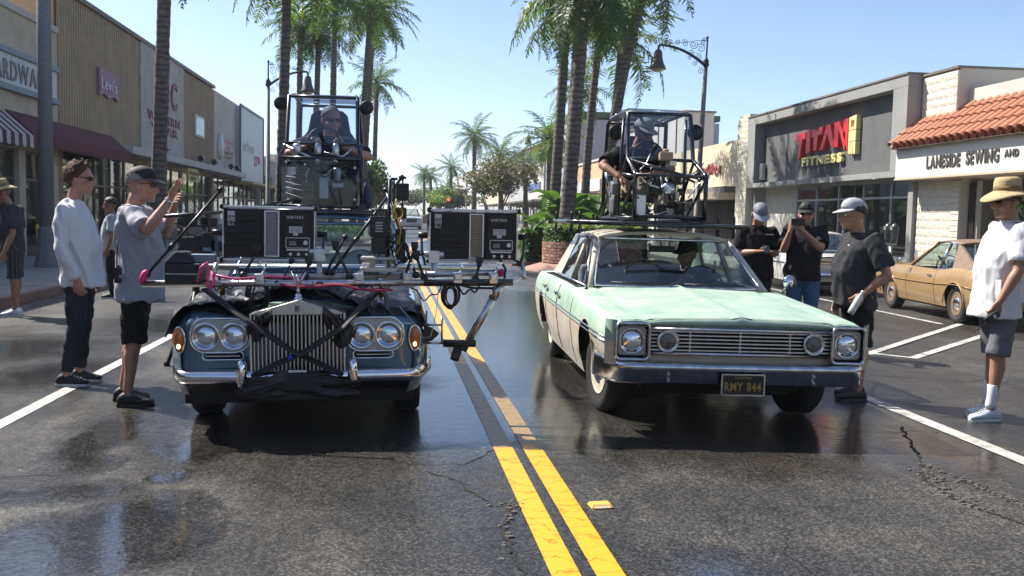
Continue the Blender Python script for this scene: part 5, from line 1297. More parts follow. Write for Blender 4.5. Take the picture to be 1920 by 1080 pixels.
q = MB(); q.tube([(.93, 1.72, .90), (.96, 1.70, .96), (.98, 1.70, .99)], .012, 6); q.lathe((.985, 1.69, 1.005), [(.001, -.03), (.06, -.025), (.065, 0), (.06, .005), (.001, .006)], 16, 'y'); ob('wing_mirror', q, m_chrome, GC)
q = MB(); q.tube([(-.84, 1.62, .895), (-.845, 1.64, 1.28)], .004, 5); q.lathe((-.84, 1.62, .89), [(.02, 0), (.012, .03)], 8); ob('aerial', q, m_black, GC)
WM = {'rim': m_creamwheel, 'cap': m_dullchrome, 'wall': None}
for x, y, s, st in ((-.765, .88, -1, .12), (.765, .88, 1, .12), (-.765, 3.83, -1, 0), (.765, 3.83, 1, 0)): wheel(GC, x, y, .33, .19, s, 'cap', st, WM)

# ---------------------------------------------------------------- the blue luxury saloon under the rig
m_blue = M('deep_blue_paint', (.10, .19, .275), .22, .35, var=.12, vs=3, coat=1.0)
m_silverpanel = M('silver_surround', (.42, .43, .44), .3, .8, var=.1)
RC = thing('blue_luxury_saloon', 'blue vintage luxury saloon with a tall chrome grille wrapped in black cloth and straps', 'car', (-.715, 6.6, rz(-.7)), (0, -.017, R(1.0)))
Lr = 5.1
rt = [(0, .80), (.1, .83), (.5, .88), (1.6, .945), (3.9, .95), (4.7, .9), (5.1, .82)]
rw = [(0, .78), (.08, .85), (.25, .885), (.6, .90), (4.4, .90), (5.1, .84)]
def r_sect(t, y):
    return pl([(0, .93), (.2, .985), (.45, 1), (.7, .99), (.85, .955), (.95, .90), (1, .84)], max(0, min(1, t)))
rb = shell(Lr, [(.80, .36, .37), (3.84, .36, .37)], lambda y: .28, lambda y: pl(rt, y), lambda y: pl(rw, y), r_sect, rows=14)
def redge(y): return pl(rw, y) * .84, pl(rt, y)
deck(rb, .12, 1.75, redge, lambda u, y: .045 * (1 - u * u) + .03 * math.exp(-(u / .34) ** 4) - .03 * math.exp(-((abs(u) - .66) / .12) ** 2), 14, 30)
deck(rb, 4.1, Lr, redge, lambda u, y: .03 * (1 - u * u), 10, 14)
rb.grid(lambda u, v: ((u * 2 - 1) * .84, Lr + .03 * math.sin(math.pi * v), lerp(.3, .82, v)), 8, 6)
# the front: wings roll round to the flanks and carry the lamp panels
def front(u, v):
    x = u * 2 - 1; ax = abs(x); hw_ = lerp(.845, .80, v ** 3)
    z = lerp(.36, .80 + .035 * math.exp(-((ax - .80) / .16) ** 2), v)
    y = .02 + .05 * max(0, 1 - ax / .35) - .035 * math.exp(-((ax - .78) / .2) ** 2) + .11 * max(0, (ax - .86) / .14) ** 2 + .10 * max(0, (v - .86) / .14) ** 2 + .03 * max(0, (.25 - v) / .25) ** 2
    return (x * hw_, y, z)
rb.grid(front, 48, 22)
body = ob('body', rb, [m_blue, m_blue, m_under], RC); weld(body, .002)
q = MB(); q.span((-.8, .3, .22), (.8, 4.9, .3)); q.span((-.78, .12, .2), (.78, .3, .36)); ob('underbody', q, m_under, RC)
q = MB(); q.grid(lambda u, v: ((u * 2 - 1) * .78, .06 + .12 * (1 - v), lerp(.21, .37, v)), 12, 4); ob('front_valance', q, m_black, RC, solid=.01)
# upright grille
gp = [(-.305, .42), (-.305, .80), (-.26, .835), (0, .91), (.26, .835), (.305, .80), (.305, .42)]
q = MB(); q.prism([(-.30, .43), (.30, .43), (.30, .82), (-.30, .82)], (0, .06, 0), (1, 0, 0), ZU, (0, .02, 0)); ob('grille_back', q, m_under, RC)
q = MB(); q.prism([(-.30, .822), (.30, .822), (.30, .84), (0, .925), (-.30, .84)], (0, -.075, 0), (1, 0, 0), ZU, (0, .20, 0)); gs = ob('grille_shell', q, M('worn_silver', (.55, .53, .48), .36, .85, var=.25, vs=9), RC, bev=.008)
q = MB(); q.span((-.318, -.07, .42), (-.302, .12, .838)); q.span((.302, -.07, .42), (.318, .12, .838)); ob('grille_side', q, m_chrome, RC, bev=.004)
q = MB(); q.box((0, 0, 0), (.0085, .04, .40)); me = q.mesh('grille_slat', M('slat_nickel', (.6, .56, .5), .3, .9, var=.15))
for k in range(23):
    x = -.286 + .026 * k; link('grille_slat', me, RC, (x, -.05 + .004 * abs(k - 11) / 11, .622))
q = MB(); q.box((0, -.079, .868), (.034, .006, .044)); bdg = ob('badge', q, M('badge_grey', (.25, .24, .22), .3, .8), RC)
letters(bdg, 'R', (-.012, -.083, .853), (1, 0, 0), ZU, .042, M('badge_ink', (.04, .04, .05), .4), .003)
# mascot: a winged figure leaning forward on a stepped cap
q = MB(); q.lathe((0, .0, .92), [(.034, 0), (.034, .012), (.022, .02), (.026, .035), (.012, .045), (.010, .055)], 14)
q.tube([(0, .0, .965), (0, -.005, 1.01), (0, -.03, 1.05), (0, -.045, 1.075)], [.016, .013, .014, .006], 8); q.ell((0, -.05, 1.083), (.011, .012, .013), 8, 6)
for s in (-1, 1): q.loft([[(s * .006, -.02, 1.04), (s * .006, .01, 1.03), (s * .008, .01, 1.022), (s * .008, -.02, 1.03)], [(s * .03, .015, 1.085), (s * .03, .06, 1.06), (s * .034, .06, 1.05), (s * .034, .015, 1.07)], [(s * .05, .04, 1.115), (s * .052, .07, 1.10), (s * .054, .07, 1.097), (s * .052, .04, 1.11)]])
ob('mascot', q, m_chrome, RC)
for s in (-1, 1):
    cx = s * .515
    o2 = [(p[0], p[1]) for p in roundrect(.195, .115, .1, 8)]
    q = MB(); q.prism(o2, (cx, -.02, .685), (1, 0, 0), ZU, (0, .05, 0)); pnl = ob('lamp_panel', q, m_silverpanel, RC, bev=.008)
    q = MB(); q.tube([(cx + p[0] * 1.0, -.022, .685 + p[1]) for p in o2], .008, 6, closed=True); ob('panel_rim', q, m_chrome, pnl)
    for d in (-1, 1):
        x = cx + d * .092
        q = MB(); q.lathe((x, -.02, .68), [(.092, .01), (.094, -.022), (.084, -.026), (.078, -.012), (.077, 0)], 28, 'y'); hr = ob('headlight', q, m_chrome, RC)
        q = MB(); q.lathe((x, -.022, .68), [(.078, .0), (.055, -.014), (.03, -.02), (.001, -.022)], 28, 'y'); ob('lens', q, m_lampglass, hr)
    q = MB(); q.ell((s * .785, -.012, .655), (.036, .022, .082), 16, 10); al = ob('indicator', q, m_amber, RC)
    q = MB(); q.tube([(s * .785 + .04 * math.cos(a), -.012 + .006 * math.cos(a) * s, .655 + .087 * math.sin(a)) for a in [i * 6.2832 / 24 for i in range(24)]], .007, 6, closed=True); ob('indicator_rim', q, m_chrome, al)
    q = MB(); q.ell((s * .785, -.03, .615), (.014, .008, .018), 10, 6); ob('bulb', q, M('lit_bulb', (1, .75, .4), .3, emit=1.5), al)
    sl_ = roundrect(.135, .026, .025, 6)
    q = MB(); q.prism(sl_, (s * .50, -.012, .545), (1, 0, 0), ZU, (0, .03, 0)); vt = ob('air_slot', q, m_under, RC)
    q = MB(); q.tube([(s * .50 + p[0], -.012, .545 + p[1]) for p in sl_], .006, 6, closed=True); q.box((s * .50, -.014, .545), (.22, .008, .007)); ob('slot_trim', q, m_chrome, vt)
pr = [(.02, .455), (-.03, .45), (-.05, .43), (-.052, .40), (-.04, .375), (-.01, .36), (.03, .36)]
rings = []
for i in range(41):
    u = -1 + i / 20; x = u * .91; a = max(0, abs(u) - .82) / .18
    rings.append([(x, -.06 + .05 * u * u + .42 * a ** 2.2 + p[0], p[1] + .01 * a) for p in pr])
q = MB(); q.loft(rings); bmp = ob('bumper', q, m_chrome, RC)
for s in (-1, 1):
    q = MB(); q.loft([[(s * .365 + a * math.cos(t), -.12 + dy + .035 * math.sin(t), z) for t in [k * 6.2832 / 12 for k in range(12)]] for a, dy, z in ((.005, .03, .335), (.025, .01, .345), (.034, 0, .39), (.036, -.005, .45), (.034, 0, .50), (.024, .01, .525), (.004, .03, .535))]); ob('overrider', q, m_chrome, RC)
q = MB(); q.box((0, -.115, .375), (.30, .03, .13)); q.box((0, -.06, .29), (.52, .1, .09)); ob('cloth_wrapped_plate', q, m_black, RC, bev=.02)
q = MB(); q.box((-.0, -.13, .452), (.12, .012, .02)); ob('plate_lamp', q, m_chrome, RC, bev=.004)
# windscreen etc
def wsr(u, v):
    x = (u * 2 - 1); w = lerp(.70, .585, v); y = lerp(1.78, 2.36, v) - .07 * (1 - x * x); return (x * w, y, lerp(.98, 1.41, v))
q = MB(); q.grid(wsr, 12, 8); ob('windscreen', q, m_carglass, RC)
q = MB(); q.tube([wsr(u / 12, 0) for u in range(13)] + [wsr(1, v / 8) for v in range(1, 9)] + [wsr(u / 12, 1) for u in range(11, -1, -1)] + [wsr(0, v / 8) for v in range(7, 0, -1)], .016, 6, closed=True); ob('windscreen_trim', q, m_blue, RC)
roof(RC, 2.34, 3.8, .60, .60, 1.42, 1.455, 1.41, m_blue)
for s in (-1, 1):
    q = MB(); q.tube([(s * .735, 1.78, .95), (s * .61, 2.37, 1.42)], .032, 6); ob('windscreen_pillar', q, m_blue, RC)
    q = MB(); q.tube([(s * .75, 2.75, .94), (s * .63, 2.8, 1.42)], .028, 6); ob('door_pillar', q, m_blue, RC)
    q = MB(); q.loft([[(s * .76, 3.6, .94), (s * .76, 4.2, .94), (s * .7, 4.2, .94), (s * .7, 3.6, .94)], [(s * .63, 3.5, 1.42), (s * .6, 3.85, 1.42), (s * .57, 3.85, 1.42), (s * .58, 3.5, 1.42)]], smooth=False); ob('rear_pillar', q, m_blue, RC)
    panel_quad('side_glass', RC, [(s * .75, 1.9, .96), (s * .75, 2.72, .96), (s * .63, 2.78, 1.4), (s * .625, 2.42, 1.4)], m_carglass)
    panel_quad('side_glass', RC, [(s * .75, 2.78, .96), (s * .75, 3.6, .96), (s * .62, 3.5, 1.4), (s * .63, 2.83, 1.4)], m_carglass)
    q = MB(); q.tube([(s * .757, 1.86, .955), (s * .757, 4.1, .955)], .014, 6); ob('waist_trim', q, m_chrome, RC)
    q = MB(); q.box((s * .905, 2.5, .86), (.02, .16, .03)); ob('door_handle', q, m_chrome, RC, bev=.006)
panel_quad('rear_window', RC, [(-.65, 4.2, .95), (.65, 4.2, .95), (.55, 3.86, 1.4), (-.55, 3.86, 1.4)], m_carglass)
q = MB(); q.box((0, 1.98, .90), (1.4, .4, .12)); ob('dashboard', q, m_wood, RC, bev=.03)
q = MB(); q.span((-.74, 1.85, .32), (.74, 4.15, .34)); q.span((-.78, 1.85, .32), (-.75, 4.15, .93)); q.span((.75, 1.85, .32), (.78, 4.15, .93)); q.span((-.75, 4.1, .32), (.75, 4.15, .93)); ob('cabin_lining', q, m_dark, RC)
m_teal = M('pale_green_hide', (.3, .42, .34), .6, var=.15)
for x in (-.35, .35): seat(RC, x, 2.85, .58, .58, .55, m_teal)
seat(RC, 0, 3.75, .6, 1.3, .5, m_teal)
steering(RC, .35, 2.25, 1.0, .19, .5)
RM = {'rim': m_blue, 'cap': m_chrome, 'wall': None}
for x, y, s in ((-.735, .80, -1), (.735, .80, 1), (-.735, 3.84, -1), (.735, 3.84, 1)): wheel(RC, x, y, .35, .205, s, 'cap', 0, RM)

# black cloth thrown over the bonnet, with folds, pulled by crossed straps over the grille
m_cloth = M('black_duvetyne', (.008, .008, .0095), .42, var=.4, vs=6, bump=.12, bs=50, spec=.55)
def fold(x, y, z, a=.02):
    n1 = noise.noise((x * 4.1, y * 2.3, z * 3 + 7)); n2 = noise.noise((x * 10 + y * 5, y * 4, z * 7)); n3 = noise.noise((x * 22 - y * 9, y * 9, z * 14)); return a * (n1 + .9 * (.35 - abs(n2)) + .4 * (.3 - abs(n3)))
def hoodz(x, y):
    w, z = redge(max(.02, y)); u = max(-1, min(1, x / w)); return z + .045 * (1 - u * u) + .03 * math.exp(-(u / .34) ** 4) - .03 * math.exp(-((abs(u) - .66) / .12) ** 2)
CB = tag(link('bonnet_cloth', None, None, (0, 0, 0)), 'black cloth thrown over the bonnet and wings of the blue car', 'cloth')
CB.matrix_basis = RC.matrix_basis.copy() if False else Matrix.Identity(4)
CB.location = RC.location; CB.rotation_euler = RC.rotation_euler
q = MB()
def cl1(a, b):
    u = a * 2 - 1; x = u * .885; fr_ = .06 + .05 * math.sin(7 * u) + .10 * math.exp(-(u / .33) ** 4) + (.12 if abs(u) > .78 else 0) * 0
    y = lerp(fr_, 1.5, b ** 1.2)
    ax = abs(x); z = hoodz(min(.74, ax) * (1 if x > 0 else -1), y) + .012 if ax < .74 else hoodz(.74, y) + .012 - (ax - .74) * (.5 + 1.5 * max(0, b - .1)) - max(0, ax - .84) * 2.5
    peak = .045 * math.exp(-(x / .3) ** 2) * (1 - b)
    return (x, y, z + peak + .022 + fold(x, y, z, .045))
q.grid(cl1, 120, 60); ob('cloth', q, m_cloth, CB, solid=.004, fixn=False)
for s, wd in ((-1, .17), (1, .20)):   # gathered corners that hang over the grille shoulders
    q = MB()
    def cl2(a, b, s=s, wd=wd):
        x = s * lerp(.17, .17 + wd, a) ; z0 = .88 - .10 * a; y = -.085 - .03 * math.sin(a * 9 + b * 3) * b
        z = z0 - b * (.06 + (.15 if s > 0 else .10) * math.sin(math.pi * min(1, a * 1.0)) ** .7) - .03 * a
        return (x, y + fold(x * 2, z * 2, 3, .03), z + fold(x, z, 1, .02))
    q.grid(cl2, 34, 26); ob('cloth_corner', q, m_cloth, CB, solid=.006, fixn=False)
q = MB()
def cl3(a, b):
    u = a * 2 - 1; x = u * .40; return (x + .02 * math.sin(b * 8), -.14 + .03 * math.cos(u * 5) + fold(x, b, 2, .03), lerp(.45 - .08 * u * u, .285, b) + fold(x * 2, b, 5, .02))
q.grid(cl3, 44, 18); ob('bumper_cloth', q, m_cloth, CB, solid=.006, fixn=False)
m_strap = M('black_webbing', (.02, .02, .022), .7, var=.3, vs=60)
def strap(pts, w=.036):
    q = MB(); q.tube(pts, [w] * len(pts), 8, flat=.25); o = ob('ratchet_strap', q, m_strap, None, RC.location, RC.rotation_euler); return o
tag(strap([(-.64, .16, .985), (-.50, .02, .90), (-.30, -.12, .775), (-.02, -.105, .575), (.10, -.105, .52), (.30, -.12, .42)]), 'black strap running down across the chrome grille from the driver side cloth corner', 'strap', 'straps crossed over the grille')
tag(strap([(.56, .14, .985), (.44, .0, .89), (.30, -.13, .745), (.04, -.115, .575), (-.16, -.115, .49), (-.30, -.12, .42)]), 'black strap with a blue buckle crossing the grille towards the passenger side bumper', 'strap', 'straps crossed over the grille')
q = MB(); q.box((-.045, -.125, .545), (.03, .02, .03), rot=(0, .6, 0)); tag(ob('strap_buckle', q, M('blue_plastic', (.02, .04, .5), .4), None, RC.location, RC.rotation_euler, bev=.005), 'small bright blue buckle where the two straps cross on the grille', 'buckle')
# ---------------------------------------------------------------- parked cars and the far white car
def car(label, loc, rotz, L, W, H, tops, wheels, gh, paint, roofpaint=None, r=.31, cap='cap', wm=None, sill=.24, tuck=.93, cat='car', name='parked_car', group=None, bs=(0, 1)):
    """gh = (windscreen foot y, windscreen head y, roof rear y, rear glass foot y, door pillar y)"""
    o = thing(name, label, cat, loc, (0, 0, rotz), group)
    hwp = [(0, W / 2 * .92), (.15, W / 2 * .97), (.6, W / 2), (L - .6, W / 2), (L, W / 2 * .92)]
    sec = lambda t, y: pl([(0, tuck), (.3, .985), (.55, 1), (.8, .975), (.93, .94), (1, .88)], max(0, min(1, t)))
    b = shell(L, wheels, lambda y: sill + .0 * y, lambda y: pl(tops, y), lambda y: pl(hwp, y), sec, rows=10, n=56)
    ed = lambda y: (pl(hwp, y) * .88, pl(tops, y))
    cr = lambda u, y: .035 * (1 - u * u)
    deck(b, .04, gh[0] + .05, ed, cr, 12, 16); deck(b, gh[3] - .05, L - .03, ed, cr, 8, 16)
    b.grid(lambda u, v: ((u * 2 - 1) * W / 2 * .90, .04 - .06 * math.sin(math.pi * v), lerp(.3, pl(tops, .04), v)), 12, 6)
    b.grid(lambda u, v: ((u * 2 - 1) * W / 2 * .90, L - .03 + .06 * math.sin(math.pi * v), lerp(.3, pl(tops, L), v)), 12, 6)
    body = ob('body', b, [paint, paint, m_under], o); weld(body, .004)
    q = MB(); q.span((-W * .42, .2, .2), (W * .42, L - .2, .28)); ob('underbody', q, m_under, o)
    zb = lambda y: pl(tops, y) - .005
    w0, w1 = W / 2 * .86, W / 2 * .66
    f0, f1, r1, r0, bp = gh
    q = MB(); q.grid(lambda u, v: ((u * 2 - 1) * lerp(w0 * .96, w1 * .97, v), lerp(f0, f1, v) - .06 * (1 - (u * 2 - 1) ** 2), lerp(zb(f0) + .02, H - .05, v)), 10, 6); ob('windscreen', q, m_carglass, o)
    q = MB(); q.grid(lambda u, v: ((u * 2 - 1) * lerp(w0 * .9, w1 * .95, v), lerp(r0, r1, v) + .05 * (1 - (u * 2 - 1) ** 2), lerp(zb(r0) + .02, H - .06, v)), 10, 6); ob('rear_window', q, m_carglass, o)
    roof(o, f1 - .03, r1 + .04, w1, w1, H - .045, H - .015, H - .06, roofpaint or paint, crown=.04)
    for s in (-1, 1):
        q = MB(); q.tube([(s * w0, f0, zb(f0)), (s * w1, f1, H - .04)], .032, 6); ob('windscreen_pillar', q, paint, o)
        q = MB(); q.tube([(s * w0, bp, zb(bp)), (s * w1, bp + .04, H - .04)], .03, 6, flat=.7); ob('door_pillar', q, m_chrome, o)
        rq = max(bp + .35, r1 - .25)
        q = MB(); q.loft([[(s * w0, rq + .12, zb(rq)), (s * w0, r0, zb(r0)), (s * w0 * .94, r0, zb(r0)), (s * w0 * .94, rq + .12, zb(rq))], [(s * w1, rq - .05, H - .04), (s * w1, r1 + .03, H - .06), (s * w1 * .94, r1 + .03, H - .06), (s * w1 * .94, rq - .05, H - .04)]], smooth=False); ob('rear_pillar', q, roofpaint or paint, o)
        panel_quad('side_glass', o, [(s * w0 * .995, f0 + .12, zb(f0)), (s * w0 * .995, bp - .02, zb(bp)), (s * w1 * .995, bp + .01, H - .05), (s * w1 * .995, f1 + .04, H - .05)], m_carglass)
        panel_quad('side_glass', o, [(s * w0 * .995, bp + .03, zb(bp)), (s * w0 * .995, rq + .12, zb(rq)), (s * w1 * .995, rq - .05, H - .05), (s * w1 * .995, bp + .06, H - .05)], m_carglass)
        q = MB(); q.tube([(s * W / 2 * .885, y, pl(tops, y) - .012) for y in (f0 + .1, bp, rq, r0 - .05)], .012, 6); q.tube([(s * w1, f1, H - .035), (s * w1, (f1 + r1) / 2, H - .01), (s * w1, r1, H - .05)], .012, 6); ob('window_trim', q, m_chrome, o)
        q = MB(); q.box((s * W / 2 * .985, bp - .12, pl(tops, bp) - .12), (.03, .15, .03)); ob('door_handle', q, m_chrome, o, bev=.008)
        for y in (f0 + .08, bp + .08):
            q = MB(); q.tube([(s * (pl(hwp, y) * sec((z - sill) / (pl(tops, y) - sill), y) + .001), y, z) for z in [sill + .03 + .055 * k for k in range(int((pl(tops, y) - sill) / .055))]], .004, 4); ob('door_seam', q, m_under, o)
        for yc, zc, ra in wheels:
            q = MB(); q.tube([(s * W / 2 * .998, yc + (ra + .005) * math.cos(math.pi * k / 14), zc + (ra + .005) * math.sin(math.pi * k / 14)) for k in range(15)], .012, 5); ob('arch_lip', q, paint, o)
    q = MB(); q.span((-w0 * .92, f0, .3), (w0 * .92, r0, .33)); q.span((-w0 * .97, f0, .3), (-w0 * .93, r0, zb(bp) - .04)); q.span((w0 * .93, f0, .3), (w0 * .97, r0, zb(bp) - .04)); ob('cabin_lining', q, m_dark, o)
    for x in (-.36, .36): seat(o, x, bp - .05, .52, .55, .5, m_bench)
    seat(o, 0, min(r0 - .35, bp + 1.0), .55, 1.15, .42, m_bench)
    steering(o, -.36 if False else .36, f0 + .55, zb(f0) + .05, .18, .5)
    for x in (-1, 1):
        for yc, zc, ra in wheels: wheel(o, x * (W / 2 - .14), yc, r, .19, x, cap, 0, wm)
    return o
m_tanp = M('tan_gold_paint', (.40, .25, .115), .3, .25, var=.1, vs=3, coat=.6)
m_tanroof = M('brown_vinyl_roof', (.2, .13, .085), .65, var=.2, vs=10, bump=.2)
m_whitep = M('old_white_paint', (.66, .65, .6), .3, var=.08, vs=3, coat=.5)
m_greywheel = M('steel_wheel_tan', (.22, .14, .08), .5, var=.25)
WT = {'rim': m_greywheel, 'cap': m_chrome, 'wall': None}; WC = {'rim': m_dullchrome, 'cap': m_chrome, 'wall': None}
mv = car('metallic tan two door coupe with a brown roof parked facing away on the right', (9.72 + .34, 18.1, rz(9.7)), R(180 - 5.2), 4.45, 1.76, 1.33,
    [(0, .78), (.3, .82), (1.5, .86), (2.6, .85), (3.3, .90), (3.9, .88), (4.45, .78)], [(.82, .31, .355), (3.42, .31, .355)], (1.5, 2.2, 2.95, 4.0, 2.62), m_tanp, m_tanroof, .315, 'cap', WT, group=None)
for s in (-1, 1):
    q = MB(); q.tube([(s * .885, y, .60 + .03 * math.exp(-((y - 3.42) / .5) ** 2)) for y in (.3, .8, 1.4, 2.2, 2.9, 3.2, 3.42, 3.7, 4.1)], .012, 6, flat=.6); ob('body_crease', q, m_tanp, mv)
    q = MB(); q.tube([(s * .86, 1.62, .87), (s * .95, 1.6, .93), (s * .97, 1.6, .95)], .01, 5); q.ell((s * .98, 1.6, .96), (.06, .03, .045), 10, 6); ob('wing_mirror', q, m_chrome, mv)
q = MB(); q.tube([(-.82, 4.42, .47), (-.6, 4.5, .47), (.6, 4.5, .47), (.82, 4.42, .47)], .05, 8); ob('bumper', q, m_chrome, mv)
for s in (-1, 1):
    q = MB(); q.box((s * .58, 4.455, .66), (.4, .03, .12)); ob('tail_light', q, M('tail_red', (.35, .01, .01), .2), mv, bev=.02)
q = MB(); q.box((0, 4.47, .58), (.31, .02, .155)); ob('licence_plate', q, M('plate_blue', (.03, .06, .25), .4), mv)
dt = car('old white coupe parked ahead of the tan car, its chrome tail behind the phone man', (9.5 + .28, 24.7, rz(9.5)), R(180 - 3.5), 4.6, 1.78, 1.36,
    [(0, .82), (.3, .86), (1.5, .88), (2.6, .87), (3.6, .87), (4.6, .82)], [(.85, .31, .36), (3.55, .31, .36)], (1.55, 2.2, 3.05, 3.75, 2.7), m_whitep, None, .315, 'full', WC)
q = MB(); q.box((0, 4.60, .70), (1.5, .03, .17)); tb = ob('tail_panel', q, M('argent_tail_panel', (.3, .3, .3), .3, .7), dt, bev=.01)
for z in (.62, .70, .78): q = MB(); q.box((0, 4.625, z), (1.5, .02, .014)); ob('tail_trim', q, m_chrome, tb)
q = MB(); q.tube([(-.86, 4.5, .46), (-.6, 4.66, .46), (.6, 4.66, .46), (.86, 4.5, .46)], .06, 8); ob('bumper', q, m_chrome, dt)
q = MB(); q.tube([(.62 + .05 * math.cos(a), 4.735, .47 + .05 * math.sin(a)) for a in [k * .3307 for k in range(19)]], .008, 5, closed=True); ob('emblem', q, m_under, dt)
for s in (-1, 1):
    q = MB(); q.tube([(s * .895, y, .66) for y in (.3, 1.5, 2.5, 3.5, 4.4)], .012, 6); ob('side_trim', q, m_chrome, dt)
pk = car('small faded pink old car parked beyond the brick planter', (8.6, 44, rz(8.6)), R(-4), 4.4, 1.75, 1.42,
    [(0, .8), (.3, .86), (1.5, .9), (3.6, .9), (4.4, .8)], [(.85, .31, .36), (3.4, .31, .36)], (1.5, 2.1, 3.1, 3.7, 2.6), M('faded_pink_paint', (.5, .2, .17), .35, var=.15), m_whitep, .31, 'cap', WC)
for s in (-1, 1):
    q = MB(); q.lathe((s * .6, -.02, .66), [(.1, .02), (.1, -.02), (.001, -.04)], 14, 'y'); ob('headlight', q, m_lampglass, pk)
q = MB(); q.tube([(-.85, .1, .46), (-.6, -.06, .46), (.6, -.06, .46), (.85, .1, .46)], .06, 8); ob('bumper', q, m_chrome, pk)
q = MB(); q.box((0, -.03, .66), (.8, .03, .16)); ob('grille', q, m_dullchrome, pk)
pc = car('pale cyan old car parked beside the pink one beyond the planter', (7.9, 54.5, rz(8)), R(-4), 4.4, 1.75, 1.42,
    [(0, .8), (.3, .86), (1.5, .9), (3.6, .9), (4.4, .8)], [(.85, .31, .36), (3.4, .31, .36)], (1.5, 2.1, 3.1, 3.7, 2.6), M('pale_cyan_paint', (.25, .45, .5), .35, var=.15), m_whitep, .31, 'cap', WC)
q = MB(); q.tube([(-.85, .1, .46), (-.6, -.06, .46), (.6, -.06, .46), (.85, .1, .46)], .06, 8); ob('bumper', q, m_chrome, pc)
# far white utility vehicle coming down the middle
sv = car('large white utility vehicle with a dark grille standing in the distance on the street', (.35, 91, rz(.35)), R(2), 5.2, 2.05, 1.92,
    [(0, 1.08), (.2, 1.14), (1.3, 1.2), (4.8, 1.22), (5.2, 1.2)], [(1.0, .4, .46), (4.0, .4, .46)], (1.45, 2.0, 4.7, 5.0, 2.9), M('pearl_white_paint', (.75, .76, .77), .25, coat=.8), None, .39, 'full', WC, sill=.34, name='utility_vehicle', cat='car')
q = MB(); q.prism([(-.55, .98), (.55, .98), (.42, .68), (-.42, .68)], (0, -.06, 0), (1, 0, 0), ZU, (0, .08, 0)); ob('grille', q, m_black, sv)
q = MB(); q.tube([(-.57, -.07, .99), (.57, -.07, .99), (.44, -.07, .66), (-.44, -.07, .66)], .02, 5, closed=True); ob('grille_surround', q, m_chrome, sv)
for s in (-1, 1):
    q = MB(); q.box((s * .83, -.0, .92), (.32, .1, .14)); ob('headlight', q, m_lampglass, sv, bev=.03)
    q = MB(); q.box((s * 1.15, 1.75, 1.3), (.2, .12, .16)); ob('wing_mirror', q, m_whitep, sv, bev=.03)
q = MB(); q.box((0, -.02, .47), (1.7, .14, .22)); ob('bumper', q, m_whitep, sv, bev=.04)
# ---------------------------------------------------------------- roof driving pods and the camera rig
m_plexi = m_clearglass
m_smoke = glass('smoked_plexiglass', (.50, .55, .64), .9, .02, .0)
def tubes(name, parent, paths, r=.02, mat=None, n=8, label=None):
    q = MB()
    for p in paths: q.tube(p, r, n)
    return ob(name, q, mat or m_tubeblk, parent)

def knob(parent, name, c, r, mat):
    q = MB(); q.ell(c, (r, r, r), 10, 7); return ob(name, q, mat, parent)

# ---- pod on the blue car
bx, by, bz = -.80, 9.0, 1.545
BP = thing('driving_pod', 'black framed driving pod with smoked clear panels on the roof of the blue car', 'driving pod', (bx, by, bz))
for s in (-1, 1):
    tubes('frame_tube', BP, [[(s * .37, .0, -.0), (s * .37, .0, .44), (s * .325, .14, .58), (s * .315, .22, 1.02), (s * .29, .45, 1.06), (s * .29, 1.0, 1.02), (s * .33, 1.15, .5), (s * .35, 1.2, .0)]], .019)
    tubes('frame_brace', BP, [[(s * .35, .12, .56), (s * .08, .0, .44)]] if s < 0 else [[(s * .35, .14, .57), (s * .36, .55, .3), (s * .36, .9, .0)]], .014, m_steel if s < 0 else None)
    tubes('frame_rail', BP, [[(s * .37, .0, .0), (s * .36, 1.2, .0)], [(s * .36, .05, .45), (s * .34, 1.15, .5)]], .016)
for p in ([(-.37, 0, .0), (.37, 0, .0)], [(-.37, .0, .44), (.37, .0, .44)], [(-.325, .15, .58), (.325, .15, .58)], [(-.31, .22, 1.02), (.31, .22, 1.02)], [(-.29, 1.0, 1.02), (.29, 1.0, 1.02)], [(-.33, 1.17, .4), (.33, 1.17, .4)]): tubes('cross_tube', BP, [p], .016)
q = MB(); q.grid(lambda u, v: (lerp(-.355, .355, u), -.022, lerp(.015, .43, v)), 2, 2); lo_ = ob('lower_panel', q, m_smoke, BP)
for x, z in ((-.31, .4), (-.29, .06), (.31, .07), (-.14, .38), (.31, .36), (-.25, .3), (-.24, .2)): q = MB(); q.cyl((x, -.03, z), (x, -.022, z), .011, n=8); ob('panel_screw', q, m_steel, lo_)
q = MB(); q.grid(lambda u, v: (lerp(-.31, .31, u) * lerp(1.02, .97, v), lerp(.135, .20, v) - .012, lerp(.59, 1.01, v)), 2, 2); ws_ = ob('windscreen', q, m_plexi, BP)
q = MB(); q.grid(lambda u, v: (lerp(-.29, .29, u), lerp(.24, 1.0, v), 1.045), 2, 2); ob('roof_panel', q, m_smoke, BP)
q = MB(); q.span((-.30, .3, .02), (.32, .5, .3)); q.span((-.32, .1, .36), (.3, .16, .42)); ob('control_box', q, m_matte, BP, bev=.02)
q = MB(); q.box((-.13, .12, .12), (.12, .02, .2)); ob('tan_panel', q, M('tan_plate', (.3, .24, .16), .6, var=.3), BP)
q = MB(); q.box((.02, .1, .17), (.09, .05, .2)); q.cyl((.14, .08, .24), (.14, .08, .36), .035); q.box((.15, .09, .2), (.1, .04, .05)); ob('steering_rack', q, m_alu, BP, bev=.01)
for k in range(4): tubes('hose', BP, [[(-.33, .1, .12 + .05 * k), (-.1, .08, .05 + .06 * k + .02 * (k % 2)), (.12, .09, .09 + .04 * k), (.33, .1, .14 + .05 * k)]], .006, m_black, 5)
